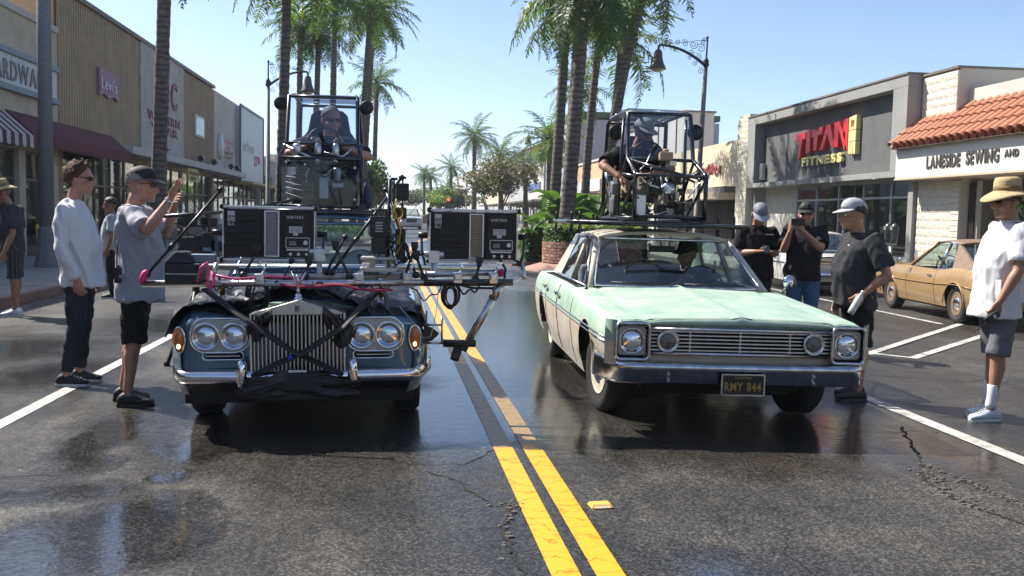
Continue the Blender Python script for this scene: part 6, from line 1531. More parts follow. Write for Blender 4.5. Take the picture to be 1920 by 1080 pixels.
for x in (-.03, .13):
    q = MB(); q.lathe((x, .03, .47), [(.03, 0), (.034, .03), (.03, .09), (.018, .11), (.001, .115)], 12); q.cyl((x, .03, .44), (x, -.02, .40), .022); ob('fluid_reservoir', q, m_steel, BP)
q = MB(); q.lathe((-.22, .06, .46), [(.04, 0), (.04, .1), (.03, .11), (.001, .115)], 12); ob('fluid_can', q, m_alu, BP)
for i, p in enumerate(([(-.2, .05, .5), (0, .0, .46), (.25, .05, .5)], [(.02, .03, .5), (.2, -.0, .46), (.3, .06, .56)], [(-.3, .05, .45), (-.1, .02, .43), (.05, .02, .5)])): tubes('hose', BP, [p], .009, m_steel if i % 2 else m_black, 6)
q = MB(); q.box((0, .25, .46), (.6, .2, .06)); ob('dash_panel', q, m_matte, BP, bev=.01)
steering(BP, .0, .30, .60, .155, .3)
m_podseat = M('navy_seat_fabric', (.02, .03, .07), .8, var=.2, vs=12)
q = MB(); q.loft([[(s_[0] * w_, y_ + s_[1] * .05, z_) for s_ in ((-1, -1), (1, -1), (1, 1), (-1, 1))] for w_, y_, z_ in ((.26, .84, .25), (.34, .86, .5), (.31, .9, .62), (.21, .92, .76), (.18, .94, .92), (.13, .945, .97))], smooth=False); ob('seat_back', q, m_podseat, BP, bev=.02, seg=3)
q = MB(); q.box((0, .62, .26), (.44, .5, .1)); ob('seat', q, m_podseat, BP, bev=.03)
for s, z, y in ((1, .93, .18), (-1, .96, .3)):
    q = MB(); q.lathe((s * .40, y, z), [(.001, -.03), (.06, -.028), (.066, 0), (.06, .02), (.03, .04), (.001, .045)], 18, 'y'); q.cyl((s * .40, y + .03, z), (s * .32, y + .05, z), .012); ob('round_mirror', q, m_black, BP)
tubes('platform', BP, [[(-.62, -.12, -.05), (.62, -.12, -.05)], [(-.62, 1.35, -.05), (.62, 1.35, -.05)], [(-.62, -.12, -.05), (-.62, 1.35, -.05)], [(.62, -.12, -.05), (.62, 1.35, -.05)], [(-.62, .35, -.05), (.62, .35, -.05)], [(-.62, .9, -.05), (.62, .9, -.05)]], .024)
q = MB(); q.span((-.4, -.06, -.04), (.42, 1.3, -.022)); ob('base_plate', q, m_matte, BP)
for s in (-1, 1):
    q = MB(); q.prism([(-.05, 0), (.05, 0), (.02, .06), (-.02, .06)], (s * .38, -.03, -.025), (1, 0, 0), ZU, (0, .02, 0)); ob('foot_bracket', q, m_matte, BP)
    for y in (-.1, 1.3): tubes('roof_clamp', BP, [[(s * .60, y, -.05), (s * .61, y, -.14)]], .02)
q = MB(); q.loft([[(.40 + a * math.cos(t) * .5, .4 + b_ * math.sin(t), z) for t in [k * 6.2832 / 14 for k in range(14)]] for z, a, b_ in ((-.01, .08, .22), (.05, .12, .27), (.16, .10, .24), (.24, .05, .14), (.27, .02, .06))]); ob('side_bag', q, m_podseat, BP)
tag(tubes('outrigger_rod', None, [[(-1.70, 7.0, 1.44), (-1.30, 7.6, 1.49), (-1.0, 8.75, 1.60)]], .012), 'thin black rod running from the pod on the blue car to the left camera rig', 'rod')

# ---- pod on the green car
gx, gy, gz = 2.42, 8.9, 1.50
GP = thing('driving_pod', 'open black tube cage driving pod on the roof of the green car', 'driving pod', (gx, gy, gz), (0, .012, R(-1.3)))
A = {}
for s in (-1, 1):
    foot, knee, wb, wt = (s * .335, -.15, .0), (s * .335, -.15, .40), (s * .325, .30, .575), (s * .31, .42, 1.02)
    rt_, rm, rb_ = (s * .32, 1.45, 1.0), (s * .33, 1.5, .5), (s * .33, 1.5, .0)
    tubes('cage_tube', GP, [[foot, knee, (s * .332, -.1, .43), wb, (s * .315, .38, .9), wt, (s * .30, .52, 1.055), (s * .3, 1.38, 1.06), rt_, rm, rb_]], .021)
    tubes('cage_rail', GP, [[foot, rb_], [(s * .335, -.13, .38), (s * .335, .62, .45), rm]], .018)
    tubes('cage_strut', GP, [[(s * .335, .3, .57), (s * .335, .95, .0)], [(s * .335, -.12, .36), (s * .335, .5, .02)], [(s * .33, 1.0, .48), (s * .33, 1.48, .03)]], .015)
    tubes('cage_upright', GP, [[(s * .332, .62, .0), (s * .33, .62, .46), (s * .315, .60, 1.0)]], .016)
q = MB(); q.cyl((-.38, 1.05, .48), (-.34, .95, .02), .02); q.cyl((-.385, 1.07, .5), (-.36, 1.0, .3), .03); ob('gas_strut', q, m_dullchrome, GP)
for p in ([(-.335, -.15, .40), (.335, -.15, .40)], [(-.335, -.15, .02), (.335, -.15, .02)], [(-.325, .3, .575), (.325, .3, .575)], [(-.31, .42, 1.03), (.31, .42, 1.03)], [(-.31, 1.45, 1.02), (.31, 1.45, 1.02)], [(-.33, 1.5, .5), (.33, 1.5, .5)], [(-.335, .62, .02), (.335, .62, .02)], [(-.325, .3, .57), (.1, -.15, .41)], [(-.31, .42, 1.03), (.31, 1.45, 1.03)]): tubes('cross_tube', GP, [p], .017)
q = MB(); q.grid(lambda u, v: (lerp(-.3, .3, u), lerp(.3, .415, v) - .025, lerp(.585, 1.015, v)), 2, 2); ob('windscreen', q, m_plexi, GP)
q = MB(); q.grid(lambda u, v: (lerp(-.3, .3, u), lerp(.45, 1.4, v), 1.075 + .02 * math.sin(math.pi * v)), 2, 6); ob('roof_panel', q, m_smoke, GP)
for s, y in ((-1, .75), (1, .40)):
    q = MB(); q.lathe((s * .36, y, .86), [(.001, -.02), (.075, -.018), (.08, .0), (.07, .025), (.001, .03)], 18, 'y'); ob('round_mirror', q, m_black, GP)
q = MB(); q.box((-.06, .12, .30), (.2, .15, .14)); q.box((.08, .25, .10), (.24, .2, .10)); ob('control_unit', q, m_matte, GP, bev=.02)
q = MB(); q.lathe((.0, -.06, .28), [(.06, 0), (.064, -.02), (.02, -.026), (.001, -.026)], 16, 'y'); q.cyl((.0, -.07, .28), (.0, -.1, .28), .02); ob('gear_hub', q, m_steel, GP)
for a in range(3):
    q = MB(); q.ell((.035 * math.cos(a * 2.1), -.09, .28 + .035 * math.sin(a * 2.1)), (.022, .01, .016), 8, 5); ob('hub_lobe', q, m_chrome, GP)
q = MB(); q.box((-.245, -.02, .12), (.09, .04, .2)); ob('grey_box', q, m_alu, GP, bev=.008)
q = MB(); q.box((.02, .18, .60), (.13, .1, .085)); q.cyl((.02, .18, .64), (.02, .18, .67), .03); ob('tan_dash_camera', q, M('tan_plastic', (.4, .28, .17), .5), GP, bev=.012)
rnd = random.Random(12)
for k in range(30):
    a = Vector((rnd.uniform(-.25, .25), rnd.uniform(-.1, .2), rnd.uniform(.08, .5))); b_ = a + Vector((rnd.uniform(-.2, .2), rnd.uniform(-.1, .1), rnd.uniform(-.2, .2))); c_ = (a + b_) / 2 + Vector((rnd.uniform(-.08, .08), rnd.uniform(-.08, .02), rnd.uniform(-.1, .1)))
    tubes('hose', GP, [[a, (a * .6 + c_ * .4), c_, (b_ * .6 + c_ * .4), b_]], rnd.choice((.006, .009, .012)), rnd.choice((m_black, m_black, m_steel, m_matte)), 6)
for k in range(12):
    q = MB(); q.box((rnd.uniform(-.2, .26), rnd.uniform(-.02, .2), rnd.uniform(.06, .54)), [rnd.uniform(.03, .09) for _ in range(3)], rnd.random()); ob('fitting', q, rnd.choice((m_matte, m_steel, m_black)), GP, bev=.006)
tubes('column_shaft', GP, [[(.06, .25, .46), (.06, .0, .22), (.04, -.05, .12)]], .024, m_matte)
steering(GP, -.07, .52, .62, .155, .35)
q = MB(); q.box((0, 1.0, .22), (.46, .5, .1)); ob('seat', q, m_podseat, GP, bev=.03)
q = MB(); q.loft([[(s_[0] * w_, y_ + s_[1] * .05, z_) for s_ in ((-1, -1), (1, -1), (1, 1), (-1, 1))] for w_, y_, z_ in ((.22, 1.22, .22), (.25, 1.26, .6), (.2, 1.3, .74), (.13, 1.32, .88))], smooth=False); ob('seat_back', q, m_podseat, GP, bev=.02, seg=3)
q = MB(); q.box((-.36, .75, .30), (.06, .16, .12), rot=(.2, 0, 0)); ob('battery', q, m_mullw, GP, bev=.01)
q = MB(); q.box((-.34, .8, .12), (.08, .25, .2)); ob('tool_bag', q, M('grey_bag', (.08, .08, .09), .8, var=.2), GP, bev=.04)
# rack across the roof, with slotted side steps
for y in (-.25, 1.6): tubes('rack_rail', GP, [[(-.86, y, -.055), (.70, y, -.055)]], .022)
for x in (-.84, .66): tubes('rack_rail', GP, [[(x, -.25, -.055), (x, 1.6, -.055)]], .022)
q = MB(); q.span((-.42, -.2, -.04), (.42, 1.56, -.02)); ob('base_plate', q, m_matte, GP)
q = MB()
for k in range(6): q.box((-.62, -.05 + .26 * k, -.03), (.36, .03, .03), rot=(0, 0, .5))
q.box((-.44, .6, -.03), (.03, 1.7, .035)); q.box((-.80, .6, -.03), (.03, 1.7, .035)); ob('slotted_step', q, m_matte, GP)
for x in (-.84, .62):
    for y in (-.15, .35, 1.5):
        q = MB(); q.tube([(x, y, -.05), (x + .0, y, .03), (x, y + .02, .04)], .012, 6); q.tube([(x, y, -.05), (x - math.copysign(.06, -x) * -1 * .0, y, -.16)], .014, 6); ob('roof_clamp', q, m_black, GP)

# ---- light panels
m_panelblk = M('panel_black_anodised', (.016, .015, .015), .42, .3, var=.25, vs=12)
m_sticker = M('sticker_white', (.62, .62, .6), .5, var=.12, vs=30)
m_vent = M('vent_slat_warm', (.55, .46, .33), .45, .2, var=.15)
def light_panel(label, loc, num, frame_mat, slat_mat, rotz=0.0, rotx=0.0):
    o = thing('light_panel', label, 'film light', loc, (rotx, rotz * 0, rotz), group='film light panels rigged on the blue car')
    W_, H_ = .64, .37
    q = MB(); q.box((0, .03, 0), (W_ - .02, .06, H_ - .03)); ob('housing', q, m_panelblk, o, bev=.006)
    q = MB(); q.box((0, .13, 0), (W_ - .0, .012, H_ - .02)); ob('light_face', q, M('diffuser_white', (.7, .7, .68), .5), o)
    q = MB()
    for s in (-1, 1):
        for k in range(9): q.box((s * (W_ / 2 - .02), .09, -.15 + .0375 * k), (.03, .085, .012))
    ob('cooling_fin', q, m_panelblk, o)
    for z in (H_ / 2, -H_ / 2): q = MB(); q.box((0, .03, z), (W_, .10, .018)); ob('frame_rail', q, frame_mat, o, bev=.004)
    for s in (-1, 1):
        q = MB(); q.box((s * (W_ / 2 - .004), .0, 0), (.008, .014, H_ - .03)); ob('frame_edge', q, frame_mat, o)
        for z in (H_ / 2, -H_ / 2): q = MB(); q.box((s * (W_ / 2), .06, z), (.04, .16, .036)); ob('corner_guard', q, m_black, o, bev=.012)
    # finned cover plates either side of the vent
    q = MB(); q.box((0, 0, 0), (.235, .02, .079)); me = q.mesh('cover_plate', m_panelblk)
    for k in range(4): link('cover_plate', me, o, (-.175, -.006, .128 - .0855 * k))
    q = MB(); q.box((.19, -.004, .0), (.19, .02, H_ - .04)); ob('cover_plate', q, m_panelblk, o, bev=.004)
    q = MB(); ring_xz(q, (.02, 0), roundrect(.052, .163, .004), roundrect(.042, .153, .003), -.016, .0); ob('vent_frame', q, frame_mat, o)
    q = MB(); q.box((.02, .006, 0), (.084, .006, .306)); ob('vent_back', q, m_under, o)
    q = MB(); q.box((0, 0, 0), (.084, .012, .0055), rot=(.5, 0, 0)); me = q.mesh('vent_slat', slat_mat)
    for k in range(26): link('vent_slat', me, o, (.02, -.004, -.146 + .0117 * k))
    q = MB(); q.box((-.258, -.018, .118), (.048, .004, .075)); st = ob('sticker', q, m_sticker, o)
    letters(st, num, (-.279, -.021, .105), (1, 0, 0), ZU, .032, m_black, .001, .06, fit=.042)
    q = MB()
    for k in range(3): q.box((-.258, -.021, .096 - .006 * k), (.036, .001, .0025))
    ob('small_print', q, m_black, st)
    letters(o, 'RLA', (-.279, -.019, .055), (1, 0, 0), ZU, .026, m_sticker, .002, .1, .001, fit=.042)
    q = MB(); q.prism([(-.005, .022), (.014, .022), (.002, .004), (.012, .004), (-.012, -.026), (-.002, -.004), (-.014, -.002)], (-.165, -.0185, .04), (1, 0, 0), ZU, (0, .003, 0)); ob('bolt_mark', q, m_under, o)
    letters(o, 'CREAM', (-.255, -.018, -.062), (1, 0, 0), ZU, .042, m_under, .003, .12, .001, fit=.16)
    letters(o, 'ORTEX8', (.142, -.016, .11), (1, 0, 0), ZU, .026, m_sticker, .002, .1, .0008, fit=.095)
    q = MB(); q.prism([(-.012, .024), (.002, .012), (.006, .014), (.014, .024), (.004, -.004), (-.002, .008)], (.128, -.016, .108), (1, 0, 0), ZU, (0, .002, 0)); ob('logo_mark', q, m_sticker, o)
    q = MB(); q.box((.185, -.016, .032), (.092, .004, .045)); q.box((.185, -.016, .0), (.034, .004, .02)); s2 = ob('sticker', q, m_sticker, o)
    q = MB()
    for z in (.045, .036, .027, .018):
        for x in (.16, .19, .212): q.box((x, -.0185, z), (.018, .001, .004))
    ob('small_print', q, m_bluegrey, s2)
    q = MB(); ring_xz(q, (.2, -.062), roundrect(.083, .038, .008), roundrect(.079, .034, .006), -.017, -.012); cp = ob('control_frame', q, frame_mat, o)
    q = MB(); q.box((.165, -.016, -.065), (.05, .004, .03)); ob('screen', q, M('lcd_grey', (.2, .21, .2), .2), cp)
    q = MB(); q.cyl((.255, -.012, -.06), (.255, -.03, -.06), .017, .015, 16); ob('dial', q, m_alu, cp)
    q = MB(); q.span((.125, -.03, -.116), (.275, -.008, -.106)); q.span((.125, -.012, -.165), (.28, -.008, -.118)); ob('socket_hood', q, frame_mat, o)
    for k in range(5):
        q = MB(); q.cyl((.15 + .028 * k, -.01, -.142), (.15 + .028 * k, -.026, -.142), .011, n=10); ob('socket', q, m_black if k % 2 else m_steel, o)
    # yoke
    for s in (-1, 1):
        q = MB(); q.tube([(s * .345, .06, .0), (s * .375, .07, -.02), (s * .372, .09, -.13), (s * .345, .10, -.22)], .016, 6, flat=.5); ob('yoke_arm', q, M('yoke_blue', (.12, .2, .33), .35, .6, var=.2), o)
        q = MB(); q.cyl((s * .33, .06, .0), (s * .40, .06, .0), .022); ob('yoke_lock', q, m_black, o)
    return o
light_panel('black film light panel numbered 189 over the grille of the blue car', (-.975, 6.95, 1.335), '189', m_alu, M('vent_slat_grey', (.6, .6, .58), .4, .3), R(1.5))
light_panel('black film light panel numbered 188 out beside the blue car over the yellow lines', (.475, 6.95, 1.345), '188', m_alu, m_vent, R(-1.5))

# ---- pipe rig
def pipe(name, label, pts, r, mat, cat='pipe', n=14, group=None, capm=None):
    q = MB(); q.tube(pts, r, n); o = ob(name, q, mat); return tag(o, label, cat, group)
m_whitepipe = M('scuffed_white_pipe', (.6, .58, .52), .5, .2, var=.3, vs=18)
PIPE = thing('pipe_rig', 'scaffold pipe frame clamped across the bonnet of the blue car', 'camera rig', (-.6, 6.75, 1.05))
def pp(name, pts, r, mat): q = MB(); q.tube([(p[0] + .6, p[1] - 6.75, p[2] - 1.05) for p in pts], r, 14); return ob(name, q, mat, PIPE)
pp('front_pipe', [(-1.78, 6.70, .985), (.12, 6.70, 1.02)], .024, m_steel); pp('front_pipe', [(.12, 6.70, 1.02), (.74, 6.70, 1.032)], .025, m_tubeblk)
pp('speckled_pipe', [(-1.15, 6.86, 1.035), (-.05, 6.86, 1.05)], .023, m_whitepipe); pp('chrome_pipe', [(-.05, 6.86, 1.06), (.66, 6.86, 1.09)], .022, m_alu); pp('rear_pipe', [(-1.5, 7.30, 1.07), (.55, 7.30, 1.10)], .024, m_steel); pp('blue_pipe', [(-1.2, 7.05, 1.06), (-.2, 7.05, 1.075)], .03, M('blue_tube', (.1, .2, .34), .3, .6, var=.2))
q = MB(); q.cyl((1.25, .11, .035), (1.29, .11, .04), .027); ob('pipe_cap', q, M('hot_pink_tape', (.7, .04, .18), .5), PIPE)
for x in (-1.45, -1.0, -.33, .0, .35, .6):
    q = MB(); q.box((x + .6, .03, -.01 + .02 * (x + 1)), (.05, .26, .05)); q.box((x + .6, -.06, -.02 + .02 * (x + 1)), (.065, .07, .075)); ob('clamp', q, m_alu if x < .1 else m_dullchrome, PIPE, bev=.008)
    q = MB(); q.cyl((x + .62, -.05, .02 + .02 * (x + 1)), (x + .64, -.05, .08 + .02 * (x + 1)), .01); q.box((x + .645, -.05, .085 + .02 * (x + 1)), (.05, .012, .012)); ob('wing_screw', q, m_chrome, PIPE)
q = MB()
for k in range(18): q.box((-.25 + .032 * k, .10, .03), (.004, .02, .012))
ob('rack_tooth', q, m_whitepipe, PIPE)
for x, b_ in ((-1.27, m_mull), (-.18, m_mull)):   # suction feet on the bonnet
    q = MB(); q.lathe((x + .6, .05, -.20), [(.05, 0), (.045, .02), (.018, .03), (.016, .14), (.03, .15), (.03, .19), (.012, .2)], 14); ob('support_post', q, m_dullchrome, PIPE)
    q = MB(); q.cyl((x + .6, .05, -.14), (x + .6, .05, -.02), .02, n=10); ob('brass_collar', q, M('brass', (.5, .36, .12), .35, .9, var=.2), PIPE)
# posts that carry the two light panels
for x0 in (-.62, .19): q = MB(); q.cyl((x0 + .6, .12, -.0), (x0 + .6, .2, .16), .02); q.box((x0 + .6, .17, .14), (.08, .08, .09)); q.cyl((x0 + .53, .16, .16), (x0 + .67, .16, .16), .024); ob('panel_post', q, m_alu, PIPE, bev=.004)
for x0 in (-1.34, .84): q = MB(); q.cyl((x0 + .6, .12, -.0), (x0 + .6, .24, .10), .016); ob('panel_post', q, m_alu, PIPE)
# camera plate and head
CM = thing('film_camera', 'small black film camera with cables on a white slider plate above the bonnet', 'camera', (-.2, 6.86, 1.08))
q = MB(); q.box((0, 0, .10), (.25, .16, .018)); q.box((0, 0, .02), (.26, .2, .03)); q.cyl((-.06, 0, .03), (-.06, 0, .1), .035); q.cyl((.06, 0, .03), (.06, 0, .1), .014); ob('slider_plate', q, M('ivory_metal', (.6, .58, .52), .4, .2), CM, bev=.006)
q = MB(); q.box((0, .02, .19), (.11, .16, .12)); q.box((0, .03, .32), (.13, .14, .15)); ob('body', q, m_black, CM, bev=.01)
q = MB(); q.box((0, -.045, .325), (.10, .01, .1)); bt_ = ob('battery_plate', q, m_matte, CM, bev=.006)
q = MB()
for k in range(4): q.box((0, -.052, .35 - .02 * k), (.05, .002, .008))
ob('battery_print', q, m_mullw, bt_)
q = MB(); q.lathe((0, .18, .2), [(.05, -.08), (.055, 0), (.06, .08), (.04, .08), (.001, .04)], 18, 'y'); ob('lens', q, m_black, CM)
q = MB(); q.tube([(-.05, 0, .39), (-.05, 0, .44), (.05, 0, .44), (.05, 0, .39)], .009, 6); ob('top_handle', q, m_black, CM)
rnd = random.Random(31)
for k in range(20):
    x, y, z = rnd.uniform(.06, .2), rnd.uniform(-.08, .08), rnd.uniform(.06, .5)
    p = [(x, y, z), (x + rnd.uniform(-.05, .08), y + rnd.uniform(-.05, .02), z + rnd.uniform(-.05, .1)), (x + rnd.uniform(-.06, .06), y - .03, z - rnd.uniform(.02, .1)), (x + rnd.uniform(-.1, .05), y, z - rnd.uniform(.05, .16))]
    tubes('cable', CM, [p], rnd.choice((.004, .005, .007)), rnd.choice((m_black, m_black, m_black, M('cable_red', (.35, .03, .04), .5), M('cable_yellow', (.5, .45, .08), .5))), 5)
q = MB(); q.tube([(.13 + .035 * math.cos(a), -.08, .42 + .04 * math.sin(a)) for a in [k * .35 for k in range(18)]], .004, 5, closed=True); q.tube([(.12, -.08, .52), (.10, -.08, .46), (.15, -.07, .3), (.14, -.07, .2)], .005, 5); ob('yellow_coil', q, M('cable_yellow', (.5, .45, .08), .5), CM)
q = MB(); q.box((.15, .03, .2), (.07, .08, .22)); q.box((.14, .03, .42), (.1, .09, .08)); q.box((.16, .0, .57), (.09, .07, .12)); ob('wireless_unit', q, m_black, CM, bev=.008)
for x, hh in ((.10, .66), (.16, .67)):
    q = MB(); q.cyl((x, .0, .45), (x, .0, hh), .006); q.box((x, 0, hh), (.05, .02, .018)); ob('aerial', q, m_black, CM, bev=.004)
tubes('post', CM, [[(.06, .06, .0), (.07, .06, .66)]], .014)
# black rods and stays
m_rod = M('carbon_rod', (.012, .012, .013), .35, var=.2)
def rod(label, a, b_, r=.011, ends=True):
    o = thing('support_rod', label, 'rod', a, group='black support rods of the rig'); d = Vector(b_) - Vector(a)
    q = MB(); q.cyl((0, 0, 0), d, r, n=10); ob('tube', q, m_rod, o)
    q = MB(); q.ell((0, 0, 0), (.026, .026, .026), 10, 7); q.ell(d, (.022, .022, .022), 10, 7); q.cyl(d * .3, d * .36, r * 1.6, n=8); ob('joint', q, m_matte, o)
    return o
rod('black rod slanting from the middle pipe up to the pod on the blue car', (-.52, 6.78, 1.08), (-.05, 7.1, 1.76))
rod('short black rod parallel to the long slanting one beside light panel 189', (-.56, 6.80, 1.08), (-.44, 6.9, 1.32), .009)
rod('black rod slanting down from the camera to the pipe beside light panel 188', (.06, 6.76, 1.07), (-.16, 6.95, 1.66))
rod('black rod reaching out over the arm of the man with the raised hand, pink tip', (-1.745, 6.70, 1.05), (-1.27, 6.75, 1.63))
rod('short black rod crossing from the camera to light panel 188', (-.02, 6.9, 1.17), (.20, 6.95, 1.24), .01)
rod('thin black stay from the pipe to the foot of light panel 189', (-.86, 6.72, 1.0), (-.80, 6.8, 1.15), .006)
q = MB(); q.tube([(-1.775, 6.69, .985), (-1.77, 6.685, 1.02), (-1.755, 6.69, 1.06), (-1.74, 6.69, 1.075)], [.012, .026, .024, .014], 9); tag(ob('pink_flag', q, M('hot_pink_tape', (.7, .04, .18), .5)), 'hot pink tape wrapped on the outer tip of the left rod', 'tape')
rnd = random.Random(9)
for k in range(7):   # loose cables and small gear along the pipes
    x = -1.25 + .27 * k + rnd.uniform(-.06, .06); w_ = rnd.uniform(.15, .34); dz = rnd.uniform(.03, .12)
    q = MB(); q.tube([(w_ * (t - .5) - .0, -.03 + .02 * math.sin(t * 9 + k), -.02 - dz * 4 * t * (1 - t) + .02 * math.sin(t * 14 + k)) for t in [i / 12 for i in range(13)]], rnd.choice((.005, .007)), 5); ob('loose_cable', q, m_black, PIPE, (x + .6, -.04, -.02))
for k, (x, a, h_) in enumerate(((-1.12, .5, .16), (-.40, -.5, .2), (-.02, .35, .2), (.12, -.4, .14), (.48, .3, .1), (-.7, .2, .09))):
    q = MB(); e_ = (x + .6 + a * h_, .06, h_); q.cyl((x + .6, .0, .0), e_, .010); q.ell((x + .6, .0, .0), (.028, .028, .028), 10, 7); q.ell(e_, (.022, .022, .022), 10, 7); q.box((e_[0], e_[1], e_[2] + .03), (.05, .05, .04)); ob('jointed_arm', q, m_matte, PIPE)
# battery box with pink cable
BB = thing('battery_box', 'black battery box strapped on the left end of the pipe rig', 'battery box', (-1.5, 6.74, 1.06))
q = MB(); q.box((0, 0, .0), (.24, .2, .14)); q.loft([[(-.13, -.1, .07), (.07, -.1, .07), (.07, .1, .07), (-.13, .1, .07)], [(-.06, -.08, .15), (.02, -.08, .15), (.02, .08, .15), (-.06, .08, .15)]], smooth=False); ob('case', q, m_black, BB, bev=.012)
q = MB(); q.box((-.0, -.104, .0), (.22, .01, .006)); ob('case_edge', q, m_alu, BB)
q = MB(); q.box((.1, .05, .1), (.18, .1, .06)); ob('bracket', q, m_bluegrey, BB, bev=.01)
pink = M('pink_cable', (.75, .08, .25), .45)
q = MB(); q.tube([(.10, -.12, -.05), (.13, -.14, .05), (.17, -.15, .08), (.18, -.15, .04), (.17, -.14, -.06), (.19, -.13, -.1), (.21, -.13, -.05), (.20, -.12, .02)], .011, 7); q.tube([(.2, -.13, .0), (.35, -.1, -.03), (.55, -.07, -.01), (.8, -.06, -.02)], .009, 6); tag(ob('pink_cable', q, pink, None, (-1.5, 6.74, 1.06)), 'bright pink cable looping off the battery box along the pipe', 'cable')
q = MB(); q.tube([(-.86, 6.66, 1.0), (-.8, 6.64, .99), (-.7, 6.63, .985), (-.6, 6.63, .99), (-.5, 6.64, 1.0), (-.42, 6.64, .995), (-.33, 6.64, .975), (-.2, 6.65, .965), (-.1, 6.66, .97)], .009, 6); tag(ob('red_cable', q, M('cable_crimson', (.45, .02, .08), .45)), 'crimson cable sagging under the pipe above the silver grille', 'cable')
def coil(label, c, r, n, th, mat, seed, yaw=.0):
    rnd = random.Random(seed); q = MB()
    for k in range(n):
        rr = r * rnd.uniform(.75, 1.05); ox, oz = rnd.uniform(-.012, .012), rnd.uniform(-.03, .0); sx = rnd.uniform(.5, .8)
        q.tube([(c[0] + ox + rr * sx * math.cos(a), c[1] + rnd.uniform(-.004, .004) + .01 * k - .03, c[2] + oz + rr * math.sin(a)) for a in [j * .3307 for j in range(19)]], th, 5, closed=True)
    return tag(ob('cable_coil', q, mat), label, 'cable', 'cable coils hung on the rig')
coil('black cable coil hanging from the pipe below light panel 188', (.30, 6.66, .945), .085, 8, .0055, m_black, 1)
coil('black cable coil lying on the cloth left of the grille', (-1.02, 6.72, .93), .12, 7, .007, m_black, 2)
coil('grey cable coil hanging round the right support post', (-.19, 6.68, .90), .10, 8, .0045, M('grey_cable', (.2, .2, .21), .5), 3)
q = MB(); q.tube([(.66, 6.88, 1.19), (.70, 6.84, 1.12), (.69, 6.8, 1.03), (.6, 6.74, .985), (.45, 6.68, .99), (.3, 6.66, 1.03)], .009, 7); tag(ob('panel_cable', q, m_black), 'black power cable curving from light panel 188 down to its coil', 'cable')
q = MB(); q.tube([(.22, 6.66, 1.0), (.20, 6.62, .8), (.17, 6.6, .66), (.12, 6.6, .64), (.06, 6.6, .74), (-.05, 6.62, .86)], .003, 5); tag(ob('thin_wire', q, m_steel), 'thin grey wire hanging in a loop beside the right wing of the blue car', 'wire')
# side bracket and strut
SB = thing('strut_bracket', 'angled steel strut with a hinged bracket at the right flank of the blue car', 'strut', (.4, 6.75, .56))
q = MB(); q.cyl((-.0, 0, -.02), (.245, -.02, .43), .027, .027, 16); q.cyl((.20, -.016, .35), (.26, -.02, .46), .032, .032, 16); ob('strut', q, m_steel, SB)
q = MB(); q.cyl((-.14, 0, .03), (.09, 0, .03), .027); q.cyl((-.03, 0, .01), (-.06, 0, -.09), .032); q.cyl((-.055, -.05, -.05), (-.055, .02, -.05), .026); ob('knuckle', q, m_matte, SB)
q = MB(); q.cyl((-.26, 0, -.14), (-.26, 0, .26), .007); q.cyl((-.15, 0, .03), (-.15, 0, .22), .007); q.cyl((-.28, 0, .03), (-.14, 0, .03), .008); q.cyl((-.28, 0, .16), (-.15, 0, .16), .008); ob('threaded_rod', q, m_steel, SB)
q = MB(); q.prism([(-.28, .03), (-.28, .16), (-.22, .14), (-.17, .10), (-.22, .05)], (0, -.02, 0), (1, 0, 0), ZU, (0, .04, 0)); q.cyl((-.20, -.03, .095), (-.20, .03, .095), .02); ob('hinge_plate', q, m_matte, SB)
q = MB(); q.span((-.34, .0, -.1), (-.29, .9, .3)); ob('door_pad', q, m_black, SB, bev=.02)

# ---- second camera rig on a stand, behind the waving man
CR2 = thing('camera_on_stand', 'bulky black film camera with a monitor on a stand behind the waving man', 'camera', (-2.0, 9.4, rz(-2.0)))
rnd = random.Random(77)
for k in range(3):
    a = k * 2.09 + .4; q = MB(); q.tube([(0, 0, .78), (.42 * math.cos(a), .42 * math.sin(a), .0)], [.024, .018], 8); q.cyl((.42 * math.cos(a), .42 * math.sin(a), .0), (.42 * math.cos(a), .42 * math.sin(a), .04), .03); ob('tripod_leg', q, m_matte, CR2)
q = MB(); q.cyl((0, 0, .74), (0, 0, 1.06), .035); q.lathe((0, 0, 1.0), [(.08, 0), (.09, .03), (.05, .08)], 14); ob('tripod_head', q, m_matte, CR2)
q = MB(); q.box((0, 0, 1.19), (.3, .16, .17)); q.box((.13, 0, 1.28), (.12, .12, .08)); ob('body', q, m_black, CR2, bev=.012)
q = MB(); q.lathe((.15, 0, 1.19), [(.05, 0), (.055, .04), (.06, .1), (.052, .16), (.066, .17), (.066, .2), (.001, .19)], 18, 'x'); ob('lens', q, m_black, CR2)
q = MB(); q.tube([(-.12, 0, 1.28), (-.12, 0, 1.38), (.12, 0, 1.38), (.12, 0, 1.31)], .012, 6); ob('top_handle', q, m_matte, CR2)
q = MB(); q.box((-.05, -.08, 1.44), (.16, .03, .11), rot=(.1, 0, .3)); ob('monitor', q, m_black, CR2, bev=.008)
for k in range(14):
    q = MB(); q.box((rnd.uniform(-.2, .22), rnd.uniform(-.12, .1), rnd.uniform(1.1, 1.48)), [rnd.uniform(.02, .08) for _ in range(3)], rnd.random() * 3); ob('fitting', q, rnd.choice((m_black, m_matte, m_steel, m_bluegrey)), CR2, bev=.004)
for k in range(12):
    a = Vector((rnd.uniform(-.2, .2), rnd.uniform(-.12, .1), rnd.uniform(1.1, 1.45))); tubes('cable', CR2, [[a, a + Vector((rnd.uniform(-.1, .1), -.04, rnd.uniform(.02, .1))), a + Vector((rnd.uniform(-.15, .15), -.02, rnd.uniform(-.1, .05)))]], .005, m_black, 5)
